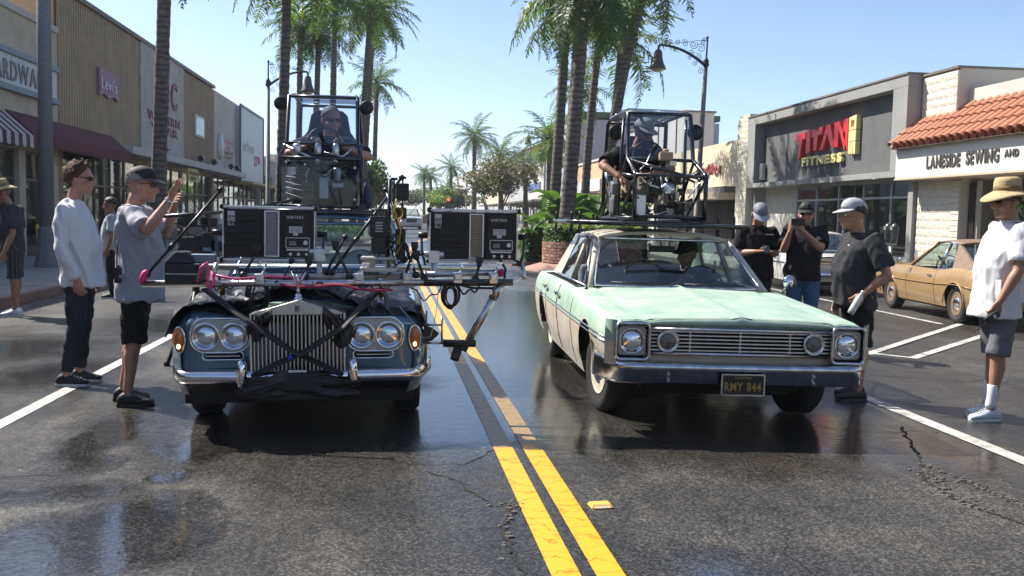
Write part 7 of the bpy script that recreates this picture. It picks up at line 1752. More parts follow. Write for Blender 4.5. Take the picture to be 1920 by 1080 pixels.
q = MB(); q.cyl((-.1, -.1, 1.42), (-.1, -.11, 1.42), .012); ob('tally_lamp', q, M('green_led', (.3, 1, .5), .3, emit=2.0), CR2)
q = MB(); q.tube([(.3, .0, 1.06), (.34, -.02, 1.22), (.42, -.02, 1.24), (.44, 0, 1.08)], .02, 8); ob('blue_bracket', q, M('blue_tube', (.1, .2, .34), .3, .6, var=.2), CR2)
# ---------------------------------------------------------------- people
def remesh(mb, vox, it=4, mats=None, name='body'):
    me = mb.mesh(name, mats)
    o = bpy.data.objects.new('tmp', me); COL.objects.link(o)
    r = o.modifiers.new('r', 'REMESH'); r.mode = 'VOXEL'; r.voxel_size = vox; r.use_smooth_shade = True
    s = o.modifiers.new('s', 'SMOOTH'); s.factor = .5; s.iterations = it
    bpy.context.view_layer.update()
    m2 = bpy.data.meshes.new_from_object(o.evaluated_get(bpy.context.evaluated_depsgraph_get()))
    bpy.data.objects.remove(o); bpy.data.meshes.remove(me)
    m2.name = name
    if not m2.materials:
        for m in (mats if isinstance(mats, (list, tuple)) else [mats]): m2.materials.append(m)
    return m2
def wrinkle(me, amp, sc=(8, 8, 5), seed=0, ridged=True):
    n = len(me.vertices); co = np.empty(n * 3); no = np.empty(n * 3)
    me.vertices.foreach_get('co', co); me.vertices.foreach_get('normal', no); co = co.reshape(-1, 3); no = no.reshape(-1, 3)
    for i in range(n):
        p = co[i]; q = (p[0] * sc[0] + seed * 3.1, p[1] * sc[1] - seed, p[2] * sc[2] + .6 * p[0] * sc[0])
        v = noise.noise((q[0] * .8 + .5 * noise.noise(q), q[1] * .8, q[2] * .8)); w = noise.noise((q[0] * 1.9, q[1] * 1.9, q[2] * 2.6))
        d = amp * ((1 - 2.6 * abs(v)) * .8 + .6 * w) if ridged else amp * v
        co[i] += no[i] * max(d, -.45 * amp)
    me.vertices.foreach_set('co', co.ravel()); me.update()
def skin(name, col): return M(name, col, .5, var=.14, vs=14, bump=.08, bs=120, spec=.4)
def cloth(name, col, var=.12): return M(name, col, .85, var=var, vs=5, bump=.25, bs=260, spec=.2)
sk_a, sk_b, sk_c = skin('skin_tanned', (.36, .185, .12)), skin('skin_fair_red', (.44, .235, .17)), skin('skin_brown', (.27, .135, .085))
m_hair_b = M('hair_brown', (.07, .034, .016), .8, var=.22, vs=30, bump=.8, bs=90)
m_hair_d = M('hair_dark', (.02, .014, .01), .5, var=.5, vs=30, bump=.8, bs=90)
m_hair_g = M('hair_grey', (.22, .2, .18), .6, var=.4, vs=30, bump=.8, bs=90)
m_eye, m_iris, m_shades = M('eye_white', (.7, .68, .64), .2), M('iris_dark', (.03, .02, .015), .2), M('sunglass_lens', (.01, .01, .012), .08)
m_straw = M('straw', (.52, .38, .19), .8, var=.25, vs=40, bump=.7, bs=130)
m_strawband = M('straw_band_weave', (.24, .15, .07), .8, var=.6, vs=60, bump=.6, bs=120)
m_sole = M('white_sole', (.62, .62, .6), .6)

def frame(f):
    f = Vector((f[0], f[1], f[2] if len(f) > 2 else 0)).normalized(); l = Vector((-f.y, f.x, 0)).normalized(); return f, l
def hand(mb, w, d, n, side, curl=.35, s=1.0, spread=.12, thumb=.7):
    """fingers and thumb of a hand with wrist w, finger direction d, palm normal n; side=+1 thumb towards (d x n)"""
    d = Vector(d).normalized(); n = (Vector(n) - d * Vector(n).dot(d)).normalized(); t = d.cross(n) * side; w = Vector(w)
    tips = []
    for k, (off, ln) in enumerate(((.030, .072), (.010, .080), (-.010, .075), (-.030, .060))):
        b = w + d * (.088 * s) + t * off * s; a = (k - 1.5) * -spread; dr = (d * math.cos(a) + t * math.sin(a)).normalized(); p = [b - d * .02 * s, b]; ang = curl * (.6 + .15 * k)
        for seg in (.45, .32, .23):
            dd = dr * math.cos(ang) + n * math.sin(ang); p.append(p[-1] + dd * ln * seg * s); ang += curl
        mb.tube(p, [.0095 * s, .0095 * s, .0088 * s, .0078 * s, .0058 * s], 7)
    b = w + d * .03 * s + t * .028 * s; p = [b - t * .012 * s, b]; 
    for seg, aa in ((.038, thumb), (.03, thumb - .3), (.024, thumb - .5)): p.append(p[-1] + (d * math.cos(aa) + t * math.sin(aa) + n * .25).normalized() * seg * s)
    mb.tube(p, [.014 * s, .0135 * s, .0115 * s, .010 * s, .007 * s], 7)
def palm(mb, w, d, n, s=1.0):
    d = Vector(d).normalized(); n = (Vector(n) - d * Vector(n).dot(d)).normalized(); t = d.cross(n); w = Vector(w); rg = []
    for x, a, b in ((-.03, .027, .021), (.0, .028, .02), (.03, .038, .019), (.06, .043, .016), (.09, .042, .012), (.1, .036, .008)):
        rg.append([w + d * x * s + (t * a * math.cos(q) + n * b * math.sin(q)) * s for q in [k * 6.2832 / 12 for k in range(12)]])
    mb.loft(rg)
def head_shape(mb, c, f, u, s=1.0):
    """skull, jaw, nose, brow, lips, ears; f forward, u up"""
    f = Vector(f).normalized(); u = (Vector(u) - f * Vector(u).dot(f)).normalized(); l = u.cross(f); c = Vector(c)
    W = lambda x, y, z: c + (l * x + f * y + u * z) * s
    def el(x, y, z, a, b, d, tilt=0):
        rg = []; n = 14
        for i in range(10):
            t = math.pi * (i + .05) / 9.1; rg.append([W(x + a * math.sin(t) * math.cos(q), y + b * math.sin(t) * math.sin(q) + tilt * -d * math.cos(t), z - d * math.cos(t)) for q in [k * 6.2832 / n for k in range(n)]])
        mb.loft(rg)
    el(0, -.012, .03, .076, .096, .088); el(0, .018, -.03, .066, .072, .085); el(0, .036, -.078, .05, .048, .038); el(0, .068, -.098, .024, .02, .018)
    mb.tube([W(0, .084, .012), W(0, .098, -.012), W(0, .112, -.036), W(0, .098, -.047)], [.009 * s, .011 * s, .0145 * s, .010 * s], 8)
    for e in (-1, 1): el(e * .012, .098, -.04, .009, .009, .008); el(e * .079, -.008, -.016, .010, .02, .031, -.2); el(e * .045, .062, -.035, .022, .022, .02)
    mb.tube([W(-.05, .07, .02), W(-.025, .085, .024), W(0, .085, .018), W(.025, .085, .024), W(.05, .07, .02)], .0105 * s, 7)
    el(0, .088, -.064, .025, .009, .0065); el(0, .086, -.076, .022, .009, .007)
    return W
def hair(name, mat, parent, W, fr, sd, bk, k=1.05, amp=.006, seed=0, th0=.0):
    """hair shell; hairline polar angle at the front, sides, back (degrees)"""
    q = MB(); nu, nv = 40, 16
    def g(a, b):
        ph = a * 2 * math.pi; cf = math.cos(ph); mx = R(sd) + (R(fr) - R(sd)) * max(0, cf) ** 1.2 + (R(bk) - R(sd)) * max(0, -cf) ** 1.2
        th = th0 + (mx - th0) * b; x, y, z = math.sin(th) * math.sin(ph), math.sin(th) * math.cos(ph), math.cos(th)
        e_ = 1 - b ** 6; rr = 1.005 + (k - 1.005) * e_ + e_ * (amp / .08 * noise.noise((x * 6 + seed, y * 6, z * 6)) + (amp / .08) * noise.noise((x * 17, y * 6 + seed, z * 10)))
        return W(x * .079 * rr, y * .098 * rr - .012, z * .091 * rr + .03)
    q.grid(g, nu, nv); return ob(name, q, mat, parent, solid=.006, fixn=False)
def cap(parent, W, mat, brim_mat=None, logo=None, tilt=0):
    q = MB()
    def g(a, b):
        ph = a * 2 * math.pi; th = b * R(88); sq = 1 + .05 * math.sin(th) * math.cos(2 * ph); return W(math.sin(th) * math.sin(ph) * .0815 * sq, math.sin(th) * math.cos(ph) * .102 - .010, math.cos(th) ** .8 * .095 + .035 + (.012 * math.sin(th) * math.cos(ph)))
    q.grid(g, 36, 10); o = ob('cap', q, mat, parent, solid=.004)
    q = MB()
    def h(a, b):
        an = (a - .5) * R(150); x = .084 * math.sin(an); y = .10 * math.cos(an) * .98 - .01 + b * .075 * math.cos(an * .6); return W(x * (1 + .12 * b), y, .047 - .024 * b * math.cos(an) - .16 * (x * 5) ** 2 * .16 - .005 * b)
    q.grid(h, 20, 6); ob('brim', q, brim_mat or mat, o, solid=.005)
    q = MB(); q.ell(W(0, -.01, .131), (.007, .007, .005), 8, 5); ob('button', q, mat, o)
    return o
def straw_hat(parent, W, lean=0):
    q = MB(); prof = [(.19, .0, -.022), (.175, 0, -.012), (.14, 0, .0), (.10, .0, .012), (.097, 0, .03), (.094, 0, .08), (.085, 0, .105), (.06, 0, .112), (.02, 0, .102), (.001, 0, .1)]
    rg = [[W(r_ * .84 * math.sin(a), r_ * .98 * math.cos(a) - .012, z + .062 + (-.04 * (max(0, r_ - .1) / .09) ** 1.5 * math.cos(a) ** 2 if r_ > .1 else 0)) for a in [k * 6.2832 / 32 for k in range(32)]] for r_, _, z in prof]
    q.loft(rg, caps=False); o = ob('straw_hat', q, m_straw, parent, solid=.005)
    q = MB(); q.loft([[W(.083 * r_ * math.sin(a), .0965 * r_ * math.cos(a) - .012, z + .062) for a in [k * 6.2832 / 32 for k in range(32)]] for r_, z in ((1.01, .014), (1.0, .05))], caps=False); ob('hat_band', q, m_strawband, o, solid=.004)
    return o
def shades(parent, W, mat=None, wrap=True, clear=False):
    q = MB()
    for e in (-1, 1): q.loft([[W(e * .034 + .026 * math.cos(a) * k, .090 - .012 * (abs(e * .034 + .026 * math.cos(a)) / .06) ** 2 * 1.3 + dy, .004 + .019 * math.sin(a) * k) for a in [i * 6.2832 / 14 for i in range(14)]] for k, dy in ((.9, .001), (1, .004), (.8, .009))])
    o = ob('sunglasses', q, mat or m_shades, parent)
    q = MB()
    for e in (-1, 1): q.tube([W(e * .058, .082, .010), W(e * .077, .03, .012), W(e * .082, -.02, .004)], .0035, 5)
    q.tube([W(-.012, .1, .01), W(.012, .1, .01)], .003, 5); ob('glasses_frame', q, m_black, o)
    return o
def eyes(parent, W):
    for e in (-1, 1):
        q = MB(); q.ell(W(e * .031, .078, .002), (.0125, .0125, .0115), 10, 7); eo = ob('eye', q, m_eye, parent)
        q = MB(); q.ell(W(e * .031, .0885, .002), (.0055, .0045, .0055), 8, 5); ob('iris', q, m_iris, eo)
        q = MB(); q.tube([W(e * .05, .074, .021), W(e * .032, .089, .025), W(e * .014, .09, .020)], .004, 5); ob('eyebrow', q, m_hair_d, parent)
def beard(parent, W, mat, full=False, seed=0):
    q = MB()
    def g(a, b):
        x = (a - .5) * 2; an = x * (1.5 if full else .7); z = lerp(-.055 if full else -.07, -.116, b); r_ = .066 - .012 * b
        n = noise.noise((x * 9 + seed, b * 9, 2)) * .004
        return W(math.sin(an) * r_ * (.98 - .2 * b), math.cos(an) * (.060 + .014 * (1 - abs(x)) - .006 * b) + .018 + n - .012 * abs(x), z + n)
    q.grid(g, 20, 10); ob('beard', q, mat, parent, solid=.006, fixn=False)
def limb(mb, pts, rs, n=12): mb.tube(pts, rs, n)
def shoe(parent, an, f, mat, sole, s=1.0, gz=None, stripes=False, name='shoe'):
    f, l = frame((f[0], f[1])); z0 = gz; a = Vector((an[0], an[1], z0)); q = MB(); rg = []
    for x, w, h in ((-.075, .022, .05), (-.06, .034, .075), (-.02, .038, .10), (.03, .04, .088), (.08, .043, .066), (.13, .046, .052), (.17, .042, .045), (.195, .025, .035)):
        rg.append([a + f * x * s + l * (w * s * math.cos(t)) + Vector((0, 0, .018 + max(0, h * s * .5 * (1 + math.sin(t)) - .0))) for t in [k * 6.2832 / 14 for k in range(14)]])
    q.loft(rg); o = ob(name, q, mat, parent)
    q = MB(); sr = []
    for z in (0, .024):
        sr.append([a + f * (x * s) + l * (y * s) + Vector((0, 0, z)) for x, y in ((-.08, -.02), (-.08, .02), (-.04, .037), (.04, .04), (.13, .047), (.18, .035), (.205, .0), (.18, -.035), (.13, -.047), (.04, -.04), (-.04, -.037))])
    q.loft(sr, smooth=False); ob('sole', q, sole, o, bev=.005)
    q = MB()
    for k in range(5): x = .035 + .022 * k; q.tube([a + f * x * s + l * -.022 * s + Vector((0, 0, .112 - .010 * k)), a + f * (x + .008) * s + Vector((0, 0, .118 - .011 * k)), a + f * x * s + l * .022 * s + Vector((0, 0, .112 - .010 * k))], .0035, 5)
    ob('lace', q, sole if stripes is False else m_sole, o)
    if stripes:
        q = MB()
        for k in range(3):
            for e in (-1, 1): q.tube([a + f * (.0 + .03 * k) * s + l * e * .0385 * s + Vector((0, 0, .03)), a + f * (.025 + .03 * k) * s + l * e * .037 * s + Vector((0, 0, .07))], .005, 5, flat=.5)
        ob('stripe', q, m_black, o)
    return o

def person(label, f, J, sk, shirt, legs, g, hd, sleeve='short', bulk=1.0, belly=.02, hands=None, feet=None, shoes=None, vox=.0085, hf=None, hu=(0, 0, 1), wr=.010, hem=-.10, trouser='short', group=None, headk=1.12, collar=None, seated=False, noleg=False):
    """J: joints in world metres; f: facing; g: ground height; hands: {'L':(dir,normal,curl)}"""
    f, l = frame(f); V3 = Vector
    P, Cc, N = V3(J['pelvis']), V3(J['chest']), V3(J['neck']); H = V3(J['head'])
    org = V3((P.x, P.y, g)); lo = lambda p: V3(p) - org
    P, Cc, N, H = lo(P), lo(Cc), lo(N), lo(H); j = {k: lo(v) for k, v in J.items()}
    mb = MB(); B = bulk
    def ring(c, a, b, up=None, n=20, ex=2.4):
        out = []
        for k in range(n):
            t = k * 6.2832 / n; x = math.copysign(abs(math.cos(t)) ** (2 / ex), math.cos(t)); y = math.copysign(abs(math.sin(t)) ** (2 / ex), math.sin(t)); out.append(c + l * a * x + f * b * y)
        return out
    hw_ = .186 if hem > -.15 else .198
    prof = ((hem, hw_, .142 if hem > -.15 else .152, .5), (-.0, .182, .142, .5), (.22, .174, .138, .6), (.42, .182, .140, 1.0 * .8), (.62, .198, .138, .35), (.78, .204, .124, .1), (.88, .185, .100, 0), (.95, .125, .078, 0), (1.0, .078, .066, 0))
    def spine(t):
        if t < .62: q = t / .62; return P.lerp(Cc, q)
        return Cc.lerp(N, (t - .62) / .38)
    # body
    mb.loft([ring(spine(max(t, -.05)) + f * belly * k, a * .88 * B, (b * .86 + belly * k * .5) * B) for t, a, b, k in prof])
    hf_ = V3(hf) if hf else V3((f.x, f.y, -.05))
    mb.tube([N + V3((0, 0, -.05)), N.lerp(H, .35), H - V3((0, 0, .045))], [.062 * B ** .5, .056 * B ** .4, .055], 12)
    W = head_shape(mb, H, hf_, hu, headk)
    fing = MB()
    for s, e in (('L', 1), ('R', -1)):
        if 'sh' + s not in j: continue
        sh, el, wr_ = j['sh' + s], j['el' + s], j['wr' + s]
        limb(mb, [sh - (el - sh) * .12, sh, sh.lerp(el, .35), sh.lerp(el, .75), el, el.lerp(wr_, .25), el.lerp(wr_, .6), wr_], [.05 * B, .058 * B, .054 * B, .045 * B, .041 * B, .044 * B, .036, .027])
        hd_ = (hands or {}).get(s, ((wr_ - el), f * .3 + l * -e, .4))
        palm(mb, wr_, hd_[0], hd_[1]); hand(fing, wr_, hd_[0], hd_[1], hd_[4] if len(hd_) > 4 else e, hd_[2], 1.0, hd_[3] if len(hd_) > 3 else .06)
    if not noleg:
        for s, e in (('L', 1), ('R', -1)):
            hp = P + l * e * .092 * B + V3((0, 0, -.03)); kn, an = j['kn' + s], j['an' + s]
            limb(mb, [hp + V3((0, 0, .06)), hp, hp.lerp(kn, .5), kn, kn.lerp(an, .28) - f * .012, kn.lerp(an, .6), an], [.085 * B, .088 * B, .076 * B, .055 * B ** .6, .057 * B ** .6, .044, .036])
            if shoes: mb.tube([an + V3((0, 0, .0)), an + V3((0, 0, -.05)) + f * .02], [.036, .035], 10)
    me = remesh(mb, vox, 3, sk, 'person')
    bm = bmesh.new(); bm.from_mesh(me); fm = fing.mesh('fingers', sk); bm.from_mesh(fm); bm.to_mesh(me); bm.free(); bpy.data.meshes.remove(fm)
    for p_ in me.polygons: p_.use_smooth = True
    o = link('person', me, None, org); tag(o, label, 'person', group)
    # shirt
    sm = MB(); sm.loft([ring(spine(t) + f * (belly * k + (.006 if k else 0)), a * 1.02 * B, (b * 1.0 + belly * k * .5) * B) for t, a, b, k in prof[:-1]] + [ring(spine(.985), .082 * B ** .5, .072 * B ** .5)])
    for s, e in (('L', 1), ('R', -1)):
        if 'sh' + s not in j: continue
        sh, el, wr_ = j['sh' + s], j['el' + s], j['wr' + s]; inn = sh - l * e * .07 + V3((0, 0, -.0)) if True else sh
        if sleeve == 'short': limb(sm, [sh.lerp(spine(.8), .5), sh - (el - sh).normalized() * .01, sh.lerp(el, .35), sh.lerp(el, .78)], [.075 * B, .074 * B, .074 * B, .078 * B], 14)
        else: limb(sm, [sh.lerp(spine(.8), .5), sh, sh.lerp(el, .5), el, el.lerp(wr_, .5), wr_.lerp(el, .04)], [.075 * B, .074 * B, .064 * B, .056 * B, .05 * B, .043], 14)
    ms = remesh(sm, vox, 5, shirt, 'shirt'); wrinkle(ms, wr * 1.35, (9, 9, 5), seed=len(label)); link('shirt', ms, o)
    q = MB(); q.tube(ring(spine(.985) + V3((0, 0, .008)), .080 * B ** .5, .071 * B ** .5), .006, 6, closed=True)
    if sleeve == 'short': ob('neckband', q, shirt, o)
    for s, e in (('L', 1), ('R', -1)):
        if 'sh' + s in j and sleeve == 'short':
            a_ = j['sh' + s].lerp(j['el' + s], .775); b_ = j['sh' + s].lerp(j['el' + s], .80); q = MB(); q.cyl(a_, b_, .079 * B, n=18); ob('cuff', q, shirt, o, bev=.004)
    # trousers or shorts
    if not noleg:
        tm = MB(); wz = P + V3((0, 0, .06)); tm.loft([ring(wz, .146 * B, .104 * B), ring(P, .162 * B, .118 * B), ring(P - V3((0, 0, .09)), .172 * B, .126 * B), ring(P - V3((0, 0, .13)), .12 * B, .09 * B)])
        for s, e in (('L', 1), ('R', -1)):
            hp = P + l * e * .088 * B + V3((0, 0, -.04)); kn, an = j['kn' + s], j['an' + s]
            if trouser == 'short': limb(tm, [hp + V3((0, 0, .04)), hp.lerp(kn, .3), hp.lerp(kn, .7), hp.lerp(kn, 1.02)], [.092 * B, .093 * B, .084 * B, .084 * B], 14)
            else: limb(tm, [hp + V3((0, 0, .04)), hp.lerp(kn, .4), kn, kn.lerp(an, .4), an.lerp(kn, .02)], [.095 * B, .09 * B, .07 * B, .062 * B, .054], 14)
        mt = remesh(tm, vox, 5, legs, 'trousers'); wrinkle(mt, wr * .9, (9, 9, 8), seed=3); link('shorts' if trouser == 'short' else 'trousers', mt, o)
    if shoes:
        for s in 'LR':
            ff = (feet or {}).get(s, f); shoe(o, j['an' + s], ff, shoes[0], shoes[1], 1.0, 0.0 + (0), shoes[2] if len(shoes) > 2 else False)
    hd(o, W)
    return o, W, lo, j
def walkie(label, loc, rot, ant=.16):
    o = thing('walkie_talkie', label, 'walkie-talkie', loc, rot)
    q = MB(); q.box((0, 0, 0), (.055, .035, .12)); ob('case', q, m_black, o, bev=.006)
    q = MB(); q.cyl((-.018, 0, .06), (-.018, 0, .06 + ant), .006, .004, 8); ob('aerial', q, m_black, o)
    q = MB(); q.cyl((.012, 0, .06), (.012, 0, .075), .009); ob('knob', q, m_matte, o)
    q = MB(); q.box((.0, -.0185, -.01), (.03, .002, .02)); ob('label_strip', q, m_sticker, o)
    return o

# --- man in white shirt, left
gw = rz(-2.86)
def hd_white(o, W):
    hair('hair', m_hair_b, o, W, 40, 112, 160, 1.16, .022, 2); shades(o, W)
o, W, lo, j = person('man in an untucked white long sleeved shirt, dark slim trousers and sunglasses', (1, -.05), {
    'head': (-2.815, 8.69, 1.735), 'neck': (-2.885, 8.69, 1.555), 'chest': (-2.875, 8.69, 1.30), 'pelvis': (-2.84, 8.69, .93),
    'shR': (-2.895, 8.49, 1.455), 'elR': (-2.90, 8.43, 1.14), 'wrR': (-2.775, 8.45, .885), 'shL': (-2.885, 8.89, 1.455), 'elL': (-2.90, 8.96, 1.13), 'wrL': (-2.77, 8.95, .885),
    'knR': (-2.83, 8.60, .47), 'anR': (-2.925, 8.58, .07), 'knL': (-2.835, 8.78, .47), 'anL': (-2.89, 8.82, .07)}, sk_b, M('white_linen_shirt', (.66, .66, .71), .8, var=.05, vs=6, bump=.2, bs=200), cloth('slate_trousers', (.028, .034, .045)), gw, hd_white, 'long', 1.02, .045,
    {'R': ((.25, 0, -1), (.3, 1, 0), .45), 'L': ((.25, 0, -1), (.3, -1, 0), .45)}, None, (M('black_shoe', (.014, .014, .016), .6, var=.2), m_sole), hem=-.20, trouser='long', wr=.014)
q = MB(); q.loft([[lo((-2.875, 8.69, 1.51)) + Vector((r_ * math.cos(a) * .95, r_ * math.sin(a), z_ - .045 * max(0, math.cos(a)))) for a in [k * 6.2832 / 20 for k in range(20)]] for r_, z_ in ((.092, 0), (.078, .035), (.1, .0))], caps=False); ob('collar', q, bpy.data.materials['white_linen_shirt'], o, solid=.004)

# --- waving man in grey
def hd_gray(o, W):
    cap(o, W, M('black_cap', (.012, .012, .013), .7, var=.2, vs=10), M('cap_brim_grey', (.08, .08, .085), .7)); hair('hair', m_hair_g, o, W, 70, 98, 118, 1.02, .003, 5); shades(o, W, M('spectacle_lens', (.06, .06, .06), .1)); beard(o, W, M('beard_white', (.42, .4, .37), .8, var=.4, vs=40, bump=.8, bs=120), False, 3)
gg = rz(-2.1)
o, W, lo, j = person('man in a grey tee shirt and black shorts raising one hand, black cap, grey goatee', (1, .05), {
    'head': (-2.055, 7.75, 1.675), 'neck': (-2.125, 7.75, 1.515), 'chest': (-2.11, 7.75, 1.27), 'pelvis': (-2.105, 7.75, .90),
    'shR': (-2.075, 7.56, 1.43), 'elR': (-1.915, 7.36, 1.33), 'wrR': (-1.765, 7.44, 1.575), 'shL': (-2.10, 7.94, 1.43), 'elL': (-1.93, 7.99, 1.30), 'wrL': (-1.83, 7.86, 1.53),
    'knR': (-2.09, 7.65, .46), 'anR': (-2.145, 7.64, .07), 'knL': (-2.15, 7.85, .46), 'anL': (-2.24, 7.87, .07)}, sk_b, M('heather_grey_tee', (.36, .36, .40), .85, var=.12, vs=7, bump=.2, bs=200), cloth('black_shorts', (.01, .01, .011)), gg, hd_gray, 'short', 1.06, .05,
    {'R': ((.45, .0, .9), (.8, -.3, -.4), .12, .16, -1), 'L': ((.25, -.9, .45), (.6, .4, -.4), .5)}, None, (bpy.data.materials['black_shoe'], bpy.data.materials['black_shoe']), hem=-.20, wr=.016)
q = MB(); q.tube([lo((-1.775, 7.435, 1.555)) + Vector((.033 * math.cos(a) * .75, .033 * math.sin(a), -.02 * math.cos(a))) for a in [k * .4488 for k in range(14)]], .008, 6, closed=True); ob('wristwatch', q, m_chrome, o)
walkie('black walkie-talkie with a tall aerial clipped at the waist of the waving man', (-2.175, 7.525, .985), (0, .05, 1.4), .2)

# --- grey cap man right of the green car
def hd_cap(o, W):
    cap(o, W, M('light_grey_cap', (.36, .37, .4), .7, var=.1, vs=8)); hair('hair', m_hair_d, o, W, 70, 96, 122, 1.02, .003, 8); eyes(o, W)
gc = rz(3.9)
o, W, lo, j = person('man in a charcoal tee shirt and light grey cap, hand on hip', (-1, .0), {
    'head': (3.86, 8.03, 1.575), 'neck': (3.925, 8.03, 1.415), 'chest': (3.92, 8.03, 1.19), 'pelvis': (3.94, 8.03, .85),
    'shL': (3.955, 7.83, 1.34), 'elL': (4.045, 7.73, 1.07), 'wrL': (3.875, 7.80, .90), 'shR': (3.935, 8.22, 1.34), 'elR': (3.95, 8.29, 1.05), 'wrR': (3.86, 8.24, .82),
    'knL': (3.945, 7.93, .43), 'anL': (3.935, 7.93, .06), 'knR': (3.98, 8.14, .43), 'anR': (4.03, 8.16, .06)}, sk_a, cloth('charcoal_tee', (.035, .036, .04)), cloth('charcoal_shorts', (.017, .017, .019)), gc, hd_cap, 'short', 1.06, .06,
    {'L': ((-.6, .35, -.6), (.3, 1, 0), .5), 'R': ((-.3, 0, -1), (0, -1, 0), .5)}, None, (M('black_trainer', (.03, .028, .028), .7, var=.3), M('dark_sole', (.06, .06, .06), .7)), hem=-.12, wr=.013)
q = MB(); q.box(lo((3.80, 7.98, 1.31)), (.012, .09, .012)); ob('chest_print', q, m_sticker, o)
q = MB(); q.ell(lo((3.955, 7.82, .80)), (.07, .035, .06), 12, 8); ob('belt_bag', q, cloth('grey_pouch', (.05, .05, .055)), o)
bo = thing('water_bottle', 'pale water bottle held at the hip of the man in the light grey cap', 'bottle', (3.80, 7.77, .82), (0, .5, 0))
q = MB(); q.lathe((0, 0, 0), [(.028, -.1), (.03, -.06), (.03, .06), (.014, .09), (.014, .1)], 14); ob('bottle_body', q, M('bottle_plastic', (.55, .56, .5), .3), bo)
q = MB(); q.lathe((0, 0, .1), [(.016, 0), (.016, .02), (.001, .021)], 12); ob('bottle_cap', q, m_white, bo)

# --- man in white with straw hat, right edge
def hd_straw(o, W):
    straw_hat(o, W); hair('hair', m_hair_d, o, W, 74, 96, 120, 1.02, .003, 9); shades(o, W)
gr_ = rz(4.75)
o, W, lo, j = person('man in a straw hat and short sleeved white shirt with grey shorts and white socks', (-1, -.08), {
    'head': (4.765, 7.26, 1.70), 'neck': (4.825, 7.26, 1.545), 'chest': (4.80, 7.26, 1.29), 'pelvis': (4.765, 7.26, .91),
    'shL': (4.80, 7.06, 1.465), 'elL': (4.72, 6.98, 1.16), 'wrL': (4.585, 6.99, .915), 'shR': (4.84, 7.45, 1.465), 'elR': (4.87, 7.53, 1.15), 'wrR': (4.80, 7.53, .89),
    'knL': (4.71, 7.16, .48), 'anL': (4.685, 7.16, .075), 'knR': (4.80, 7.36, .48), 'anR': (4.80, 7.38, .075)}, sk_a, M('white_guayabera', (.62, .62, .63), .8, var=.05, vs=6, bump=.2, bs=200), cloth('mid_grey_shorts', (.13, .135, .15)), gr_, hd_straw, 'short', 1.06, .05,
    {'L': ((-.45, .1, -1), (-.1, 1, 0), .75), 'R': ((-.2, 0, -1), (0, -1, 0), .5)}, None, (M('pale_blue_canvas_shoe', (.55, .6, .68), .7, var=.06), m_sole), hem=-.22, wr=.010)
for s in 'LR':
    q = MB(); a = j['an' + s]; q.tube([a + Vector((0, 0, .16)), a + Vector((0, 0, .155)), a + Vector((0, 0, .06)), a + Vector((-.01, 0, -.0)), a + Vector((-.01, 0, -.03))], [.041, .045, .041, .042, .042], 12); ob('sock', q, M('white_sock', (.68, .68, .7), .85, bump=.3, bs=200), o)
q = MB(); q.loft([[lo((4.82, 7.26, 1.495)) + Vector((r_ * math.cos(a) * .95, r_ * math.sin(a), z_ + .04 * min(0, math.cos(a)))) for a in [k * 6.2832 / 20 for k in range(20)]] for r_, z_ in ((.096, 0), (.08, .035), (.105, .0))], caps=False); ob('collar', q, bpy.data.materials['white_guayabera'], o, solid=.004)
for z in (.98,):
    q = MB(); q.box(lo((4.62, 7.12, 1.0)), (.012, .14, .16), .25); ob('patch_pocket', q, bpy.data.materials['white_guayabera'], o, bev=.004)
w = walkie('black walkie-talkie in the hand of the man in white with the straw hat', (4.52, 6.97, .80), (0, -2.1, .1), .14)

# --- phone reader and photographer behind the green car
def hd_phone(o, W): cap(o, W, M('grey_blue_cap', (.17, .185, .21), .7, var=.25, vs=12), M('cap_brim_light', (.42, .44, .48), .7)); hair('hair', m_hair_d, o, W, 70, 92, 112, 1.0, .002, 4); eyes(o, W)
gp = rz(4.3)
black_tee = cloth('black_tee', (.013, .012, .014))
o, W, lo, j = person('man in a black tee shirt and grey blue cap looking down at his phone', (-.1, -1), {
    'head': (4.28, 11.40, 1.585), 'neck': (4.29, 11.5, 1.45), 'chest': (4.295, 11.5, 1.22), 'pelvis': (4.30, 11.5, .86),
    'shR': (4.10, 11.5, 1.37), 'elR': (4.06, 11.46, 1.10), 'wrR': (4.18, 11.20, 1.135), 'shL': (4.49, 11.5, 1.37), 'elL': (4.53, 11.46, 1.10), 'wrL': (4.36, 11.20, 1.125),
    'knL': (4.40, 11.46, .45), 'anL': (4.42, 11.5, .06), 'knR': (4.20, 11.46, .45), 'anR': (4.18, 11.5, .06)}, sk_a, black_tee, cloth('dark_jeans', (.03, .035, .06)), gp, hd_phone, 'short', 1.08, .04,
    {'R': ((.9, -.5, .1), (.2, -.2, 1), .6), 'L': ((-.9, -.5, .1), (-.2, -.2, 1), .6)}, None, (bpy.data.materials['black_shoe'], bpy.data.materials['black_shoe']), hf=(-.05, -.8, -.62), hu=(0, -.6, .8), trouser='long', vox=.010)
q = MB(); q.box(lo((4.40, 11.352, 1.34)), (.10, .012, .014)); ob('chest_print', q, m_sticker, o)
ph = thing('phone', 'black phone held at chest height by the man looking down', 'phone', (4.275, 11.10, 1.165), (-.9, 0, 0))
q = MB(); q.box((0, 0, 0), (.075, .009, .15)); ob('case', q, m_black, ph, bev=.004)
q = MB(); q.box((0, -.0055, 0), (.068, .001, .14)); ob('screen', q, M('phone_screen', (.02, .025, .03), .05), ph)
def hd_photo(o, W): cap(o, W, M('black_cap', (.012, .012, .013), .7)); hair('hair', m_hair_d, o, W, 70, 92, 112, 1.0, .002, 4); shades(o, W); beard(o, W, m_hair_g, True, 7)
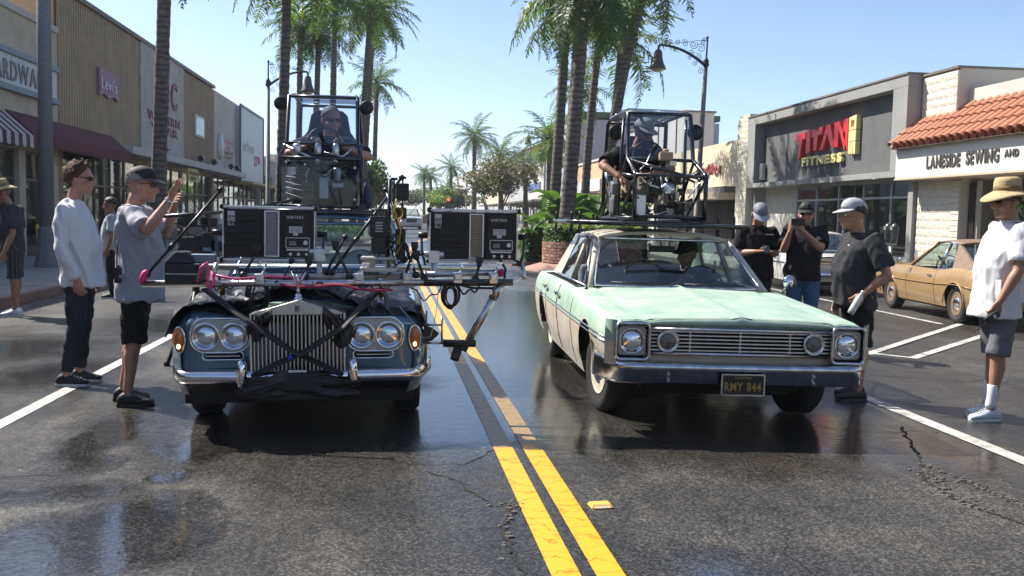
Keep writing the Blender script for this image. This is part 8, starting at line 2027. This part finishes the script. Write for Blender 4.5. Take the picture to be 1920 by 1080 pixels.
o, W, lo, j = person('man in a black tee shirt and blue jeans filming with a raised phone, black cap', (-.45, -1), {
    'head': (4.78, 11.18, 1.60), 'neck': (4.80, 11.22, 1.455), 'chest': (4.795, 11.22, 1.22), 'pelvis': (4.79, 11.22, .86),
    'shR': (4.61, 11.27, 1.385), 'elR': (4.47, 11.06, 1.17), 'wrR': (4.46, 10.86, 1.40), 'shL': (4.98, 11.15, 1.385), 'elL': (4.86, 10.90, 1.19), 'wrL': (4.60, 10.84, 1.40),
    'knL': (4.89, 11.16, .45), 'anL': (4.91, 11.2, .06), 'knR': (4.69, 11.22, .45), 'anR': (4.67, 11.26, .06)}, sk_b, black_tee, M('blue_jeans', (.06, .12, .25), .85, var=.25, vs=6, bump=.3, bs=200), gp, hd_photo, 'short', 1.1, .06,
    {'R': ((.25, -.1, 1), (.5, .6, 0), .7), 'L': ((-.35, -.1, .9), (-.3, .7, 0), .7)}, None, (bpy.data.materials['black_shoe'], bpy.data.materials['black_shoe']), trouser='long', vox=.010)
ph = thing('phone', 'dark phone held sideways in both hands by the filming man', 'phone', (4.525, 10.80, 1.50), (.05, 0, -.1))
q = MB(); q.box((0, 0, 0), (.16, .01, .078)); ob('case', q, m_black, ph, bev=.004)
q = MB(); q.cyl((-.06, -.005, .024), (-.06, -.008, .024), .008); ob('lens', q, m_shades, ph)

# --- straw hat man at the far left
def hd_hat(o, W): straw_hat(o, W); hair('hair', m_hair_g, o, W, 74, 94, 116, 1.0, .002, 4); eyes(o, W)
gh_ = rz(-5.6)
def plaid():
    m = bpy.data.materials.new('striped_shorts'); m.use_nodes = True; nt = m.node_tree; b = nt.nodes['Principled BSDF']
    tc = nt.nodes.new('ShaderNodeTexCoord'); w = nt.nodes.new('ShaderNodeTexWave'); w.inputs['Scale'].default_value = 9; w.inputs['Distortion'].default_value = .6; w.bands_direction = 'DIAGONAL'
    mp = nt.nodes.new('ShaderNodeMapping'); mp.inputs['Scale'].default_value = (1, 1, .04); nt.links.new(tc.outputs['Object'], mp.inputs[0]); nt.links.new(mp.outputs[0], w.inputs[0])
    r = nt.nodes.new('ShaderNodeValToRGB'); r.color_ramp.elements[0].color = (.012, .012, .016, 1); r.color_ramp.elements[1].color = (.09, .09, .11, 1); nt.links.new(w.outputs['Fac'], r.inputs[0]); nt.links.new(r.outputs[0], b.inputs['Base Color']); b.inputs['Roughness'].default_value = .85
    return m
o, W, lo, j = person('man in a straw hat and striped dark shorts beside the lamp column', (-1, -.25), {
    'head': (-5.715, 14.35, 1.66), 'neck': (-5.64, 14.4, 1.50), 'chest': (-5.60, 14.4, 1.26), 'pelvis': (-5.58, 14.4, .87),
    'shL': (-5.52, 14.22, 1.42), 'elL': (-5.50, 14.13, 1.09), 'wrL': (-5.60, 14.10, .83), 'shR': (-5.60, 14.60, 1.42), 'elR': (-5.62, 14.68, 1.1), 'wrR': (-5.72, 14.66, .83),
    'knL': (-5.57, 14.31, .46), 'anL': (-5.55, 14.30, .06), 'knR': (-5.60, 14.52, .46), 'anR': (-5.62, 14.55, .06)}, sk_a, cloth('faded_charcoal_tee', (.06, .062, .068)), plaid(), gh_, hd_hat, 'short', 1.06, .05,
    None, None, (M('white_leather_shoe', (.68, .68, .68), .5), m_sole, True), vox=.011, hf=(-1, -.3, -.35))

# --- people half hidden on the left
def hd_plain(o, W): hair('hair', m_hair_d, o, W, 60, 92, 118, 1.04, .004, 4); eyes(o, W)
def stand(label, f, x, y, h, sk, shirt, legs, hdf, tr='long', vox=.013, g=None, shoes=None, bulk=1.0, swing=0.0):
    g = rz(x) if g is None else g; k = h / 1.78; ff, l = frame(f); c = Vector((x, y, g))
    A = lambda fw, la, z: tuple(c + ff * fw * k + l * la * k + Vector((0, 0, z * k)))
    return person(label, f, {'head': A(.03, 0, 1.66), 'neck': A(0, 0, 1.5), 'chest': A(0, 0, 1.26), 'pelvis': A(0, 0, .92), 'shL': A(0, .195, 1.42), 'elL': A(-.02 + swing, .25, 1.13), 'wrL': A(.06 + swing, .26, .89), 'shR': A(0, -.195, 1.42), 'elR': A(-.02 - swing, -.25, 1.13), 'wrR': A(.06 - swing, -.26, .89), 'knL': A(.02, .1, .48), 'anL': A(-.02, .11, .065), 'knR': A(.02, -.1, .48), 'anR': A(-.02, -.11, .065)}, sk, shirt, legs, g, hdf, 'short', bulk, .03, None, None, shoes or (bpy.data.materials['black_shoe'], m_sole), vox=vox, trouser=tr)
stand('person in a pale tee shirt mostly hidden behind the waving man', (-1, -.2), -5.12, 17.4, 1.74, sk_c, cloth('pale_grey_tee', (.4, .42, .45)), bpy.data.materials['black_shorts'], hd_plain)
q = MB(); q.grid(lambda a, b: (-5.23 - .16 * a + .02 * math.sin(b * 9), 17.12 + .03 * math.sin(a * 7 + b * 3), .90 - .12 * b - .05 * a + .02 * math.sin(a * 11)), 12, 10); tag(ob('white_rag', q, m_sole, None, solid=.004), 'crumpled white cloth hanging from the hand of the half hidden person', 'cloth')
stand('person in a light blue shirt glimpsed behind the man in white', (.2, 1), -8.85, 26.5, 1.78, sk_a, cloth('light_blue_shirt', (.3, .42, .58)), bpy.data.materials['black_shorts'], hd_plain, g=PZ, vox=.016)
stand('person in dark clothes standing beside the far white car', (-.3, -1), 1.75, 80, 1.8, sk_a, bpy.data.materials['charcoal_tee'], bpy.data.materials['black_shorts'], hd_plain, vox=.02)
stand('person in pale trousers and a dark top standing farther off beside the white car', (.3, -1), 1.95, 88, 1.75, sk_b, cloth('rust_tee', (.2, .1, .08)), M('khaki_trousers', (.3, .25, .18), .85), hd_plain, vox=.02)

# --- drivers
def hd_d1(o, W): hair('hair', m_hair_g, o, W, 50, 90, 118, 1.03, .003, 4); shades(o, W)
o, W, lo, j = person('driver in a navy tee shirt and sunglasses seated in the pod on the blue car', (.12, -1), {
    'head': (-.765, 9.66, 2.395), 'neck': (-.79, 9.72, 2.235), 'chest': (-.80, 9.74, 2.02), 'pelvis': (-.80, 9.72, 1.86),
    'shR': (-1.00, 9.72, 2.17), 'elR': (-1.22, 9.58, 2.03), 'wrR': (-.95, 9.36, 2.12), 'shL': (-.60, 9.72, 2.17), 'elL': (-.38, 9.58, 2.04), 'wrL': (-.64, 9.36, 2.12),
    'knL': (-.70, 9.32, 1.84), 'anL': (-.70, 9.2, 1.62), 'knR': (-.90, 9.32, 1.84), 'anR': (-.90, 9.2, 1.62)}, sk_b, cloth('navy_tee', (.02, .025, .045)), bpy.data.materials['dark_jeans'], 1.55, hd_d1, 'short', 1.0, .03,
    {'R': ((.5, -.5, .4), (.2, -1, -.2), .8), 'L': ((-.5, -.5, .4), (-.2, -1, -.2), .8)}, None, None, hf=(.45, -.9, -.12), trouser='long', vox=.0095)
def hd_d2(o, W): cap(o, W, M('cream_cap', (.42, .38, .32), .7)); hair('hair', m_hair_d, o, W, 70, 92, 112, 1.0, .002, 4); shades(o, W); beard(o, W, m_hair_d, True, 2)
o, W, lo, j = person('driver in a cream cap leaning inside the cage pod on the green car', (.25, -1), {
    'head': (2.36, 9.62, 2.375), 'neck': (2.32, 9.72, 2.225), 'chest': (2.31, 9.78, 2.0), 'pelvis': (2.35, 9.85, 1.80),
    'shR': (2.12, 9.72, 2.15), 'elR': (1.92, 9.50, 2.02), 'wrR': (2.06, 9.32, 1.90), 'shL': (2.52, 9.72, 2.15), 'elL': (2.62, 9.45, 2.0), 'wrL': (2.36, 9.28, 1.93),
    'knL': (2.50, 9.35, 1.80), 'anL': (2.48, 9.2, 1.56), 'knR': (2.26, 9.35, 1.82), 'anR': (2.24, 9.2, 1.56)}, sk_a, black_tee, M('tan_trousers', (.3, .25, .17), .85), 1.5, hd_d2, 'short', 1.02, .04,
    {'R': ((.6, -.3, -.4), (.4, .2, -1), .7), 'L': ((-.7, -.3, .0), (0, .2, -1), .7)}, None, None, hf=(.45, -.85, -.35), trouser='long', vox=.0095)
def hd_d3(o, W): cap(o, W, bpy.data.materials['black_cap']); hair('hair', m_hair_d, o, W, 70, 92, 112, 1.0, .002, 4); eyes(o, W)
o, W, lo, j = person('driver in dark clothes and a dark cap behind the windscreen of the green car', (-.2, -1), {
    'head': (2.72, 9.15, 1.165), 'neck': (2.73, 9.22, 1.02), 'chest': (2.73, 9.25, .8), 'pelvis': (2.73, 9.22, .66),
    'shR': (2.54, 9.22, .95), 'elR': (2.46, 8.98, .80), 'wrR': (2.58, 8.78, .93), 'shL': (2.92, 9.22, .95), 'elL': (3.0, 8.98, .80), 'wrL': (2.88, 8.78, .93),
    'knL': (2.83, 8.75, .60), 'anL': (2.83, 8.5, .35), 'knR': (2.63, 8.75, .60), 'anR': (2.63, 8.5, .35)}, sk_a, black_tee, bpy.data.materials['dark_jeans'], .3, hd_d3, 'short', 1.0, .03,
    {'R': ((.3, -.6, .5), (.2, -1, -.2), .8), 'L': ((-.3, -.6, .5), (-.2, -1, -.2), .8)}, None, None, hf=(-.8, -.6, -.1), trouser='long', vox=.012)
# ---------------------------------------------------------------- air: pale haze over the street
hz = bpy.data.materials.new('haze_air'); hz.use_nodes = True
nt = hz.node_tree; nt.nodes.remove(nt.nodes['Principled BSDF'])
pv = nt.nodes.new('ShaderNodeVolumePrincipled'); pv.inputs['Color'].default_value = (.86, .92, 1, 1); pv.inputs['Density'].default_value = .0005; pv.inputs['Anisotropy'].default_value = .0
nt.links.new(pv.outputs[0], nt.nodes['Material Output'].inputs['Volume'])
q = MB(); q.span((-120, -90, -1.3), (120, 420, 22)); tag(ob('haze', q, hz), kind='stuff')
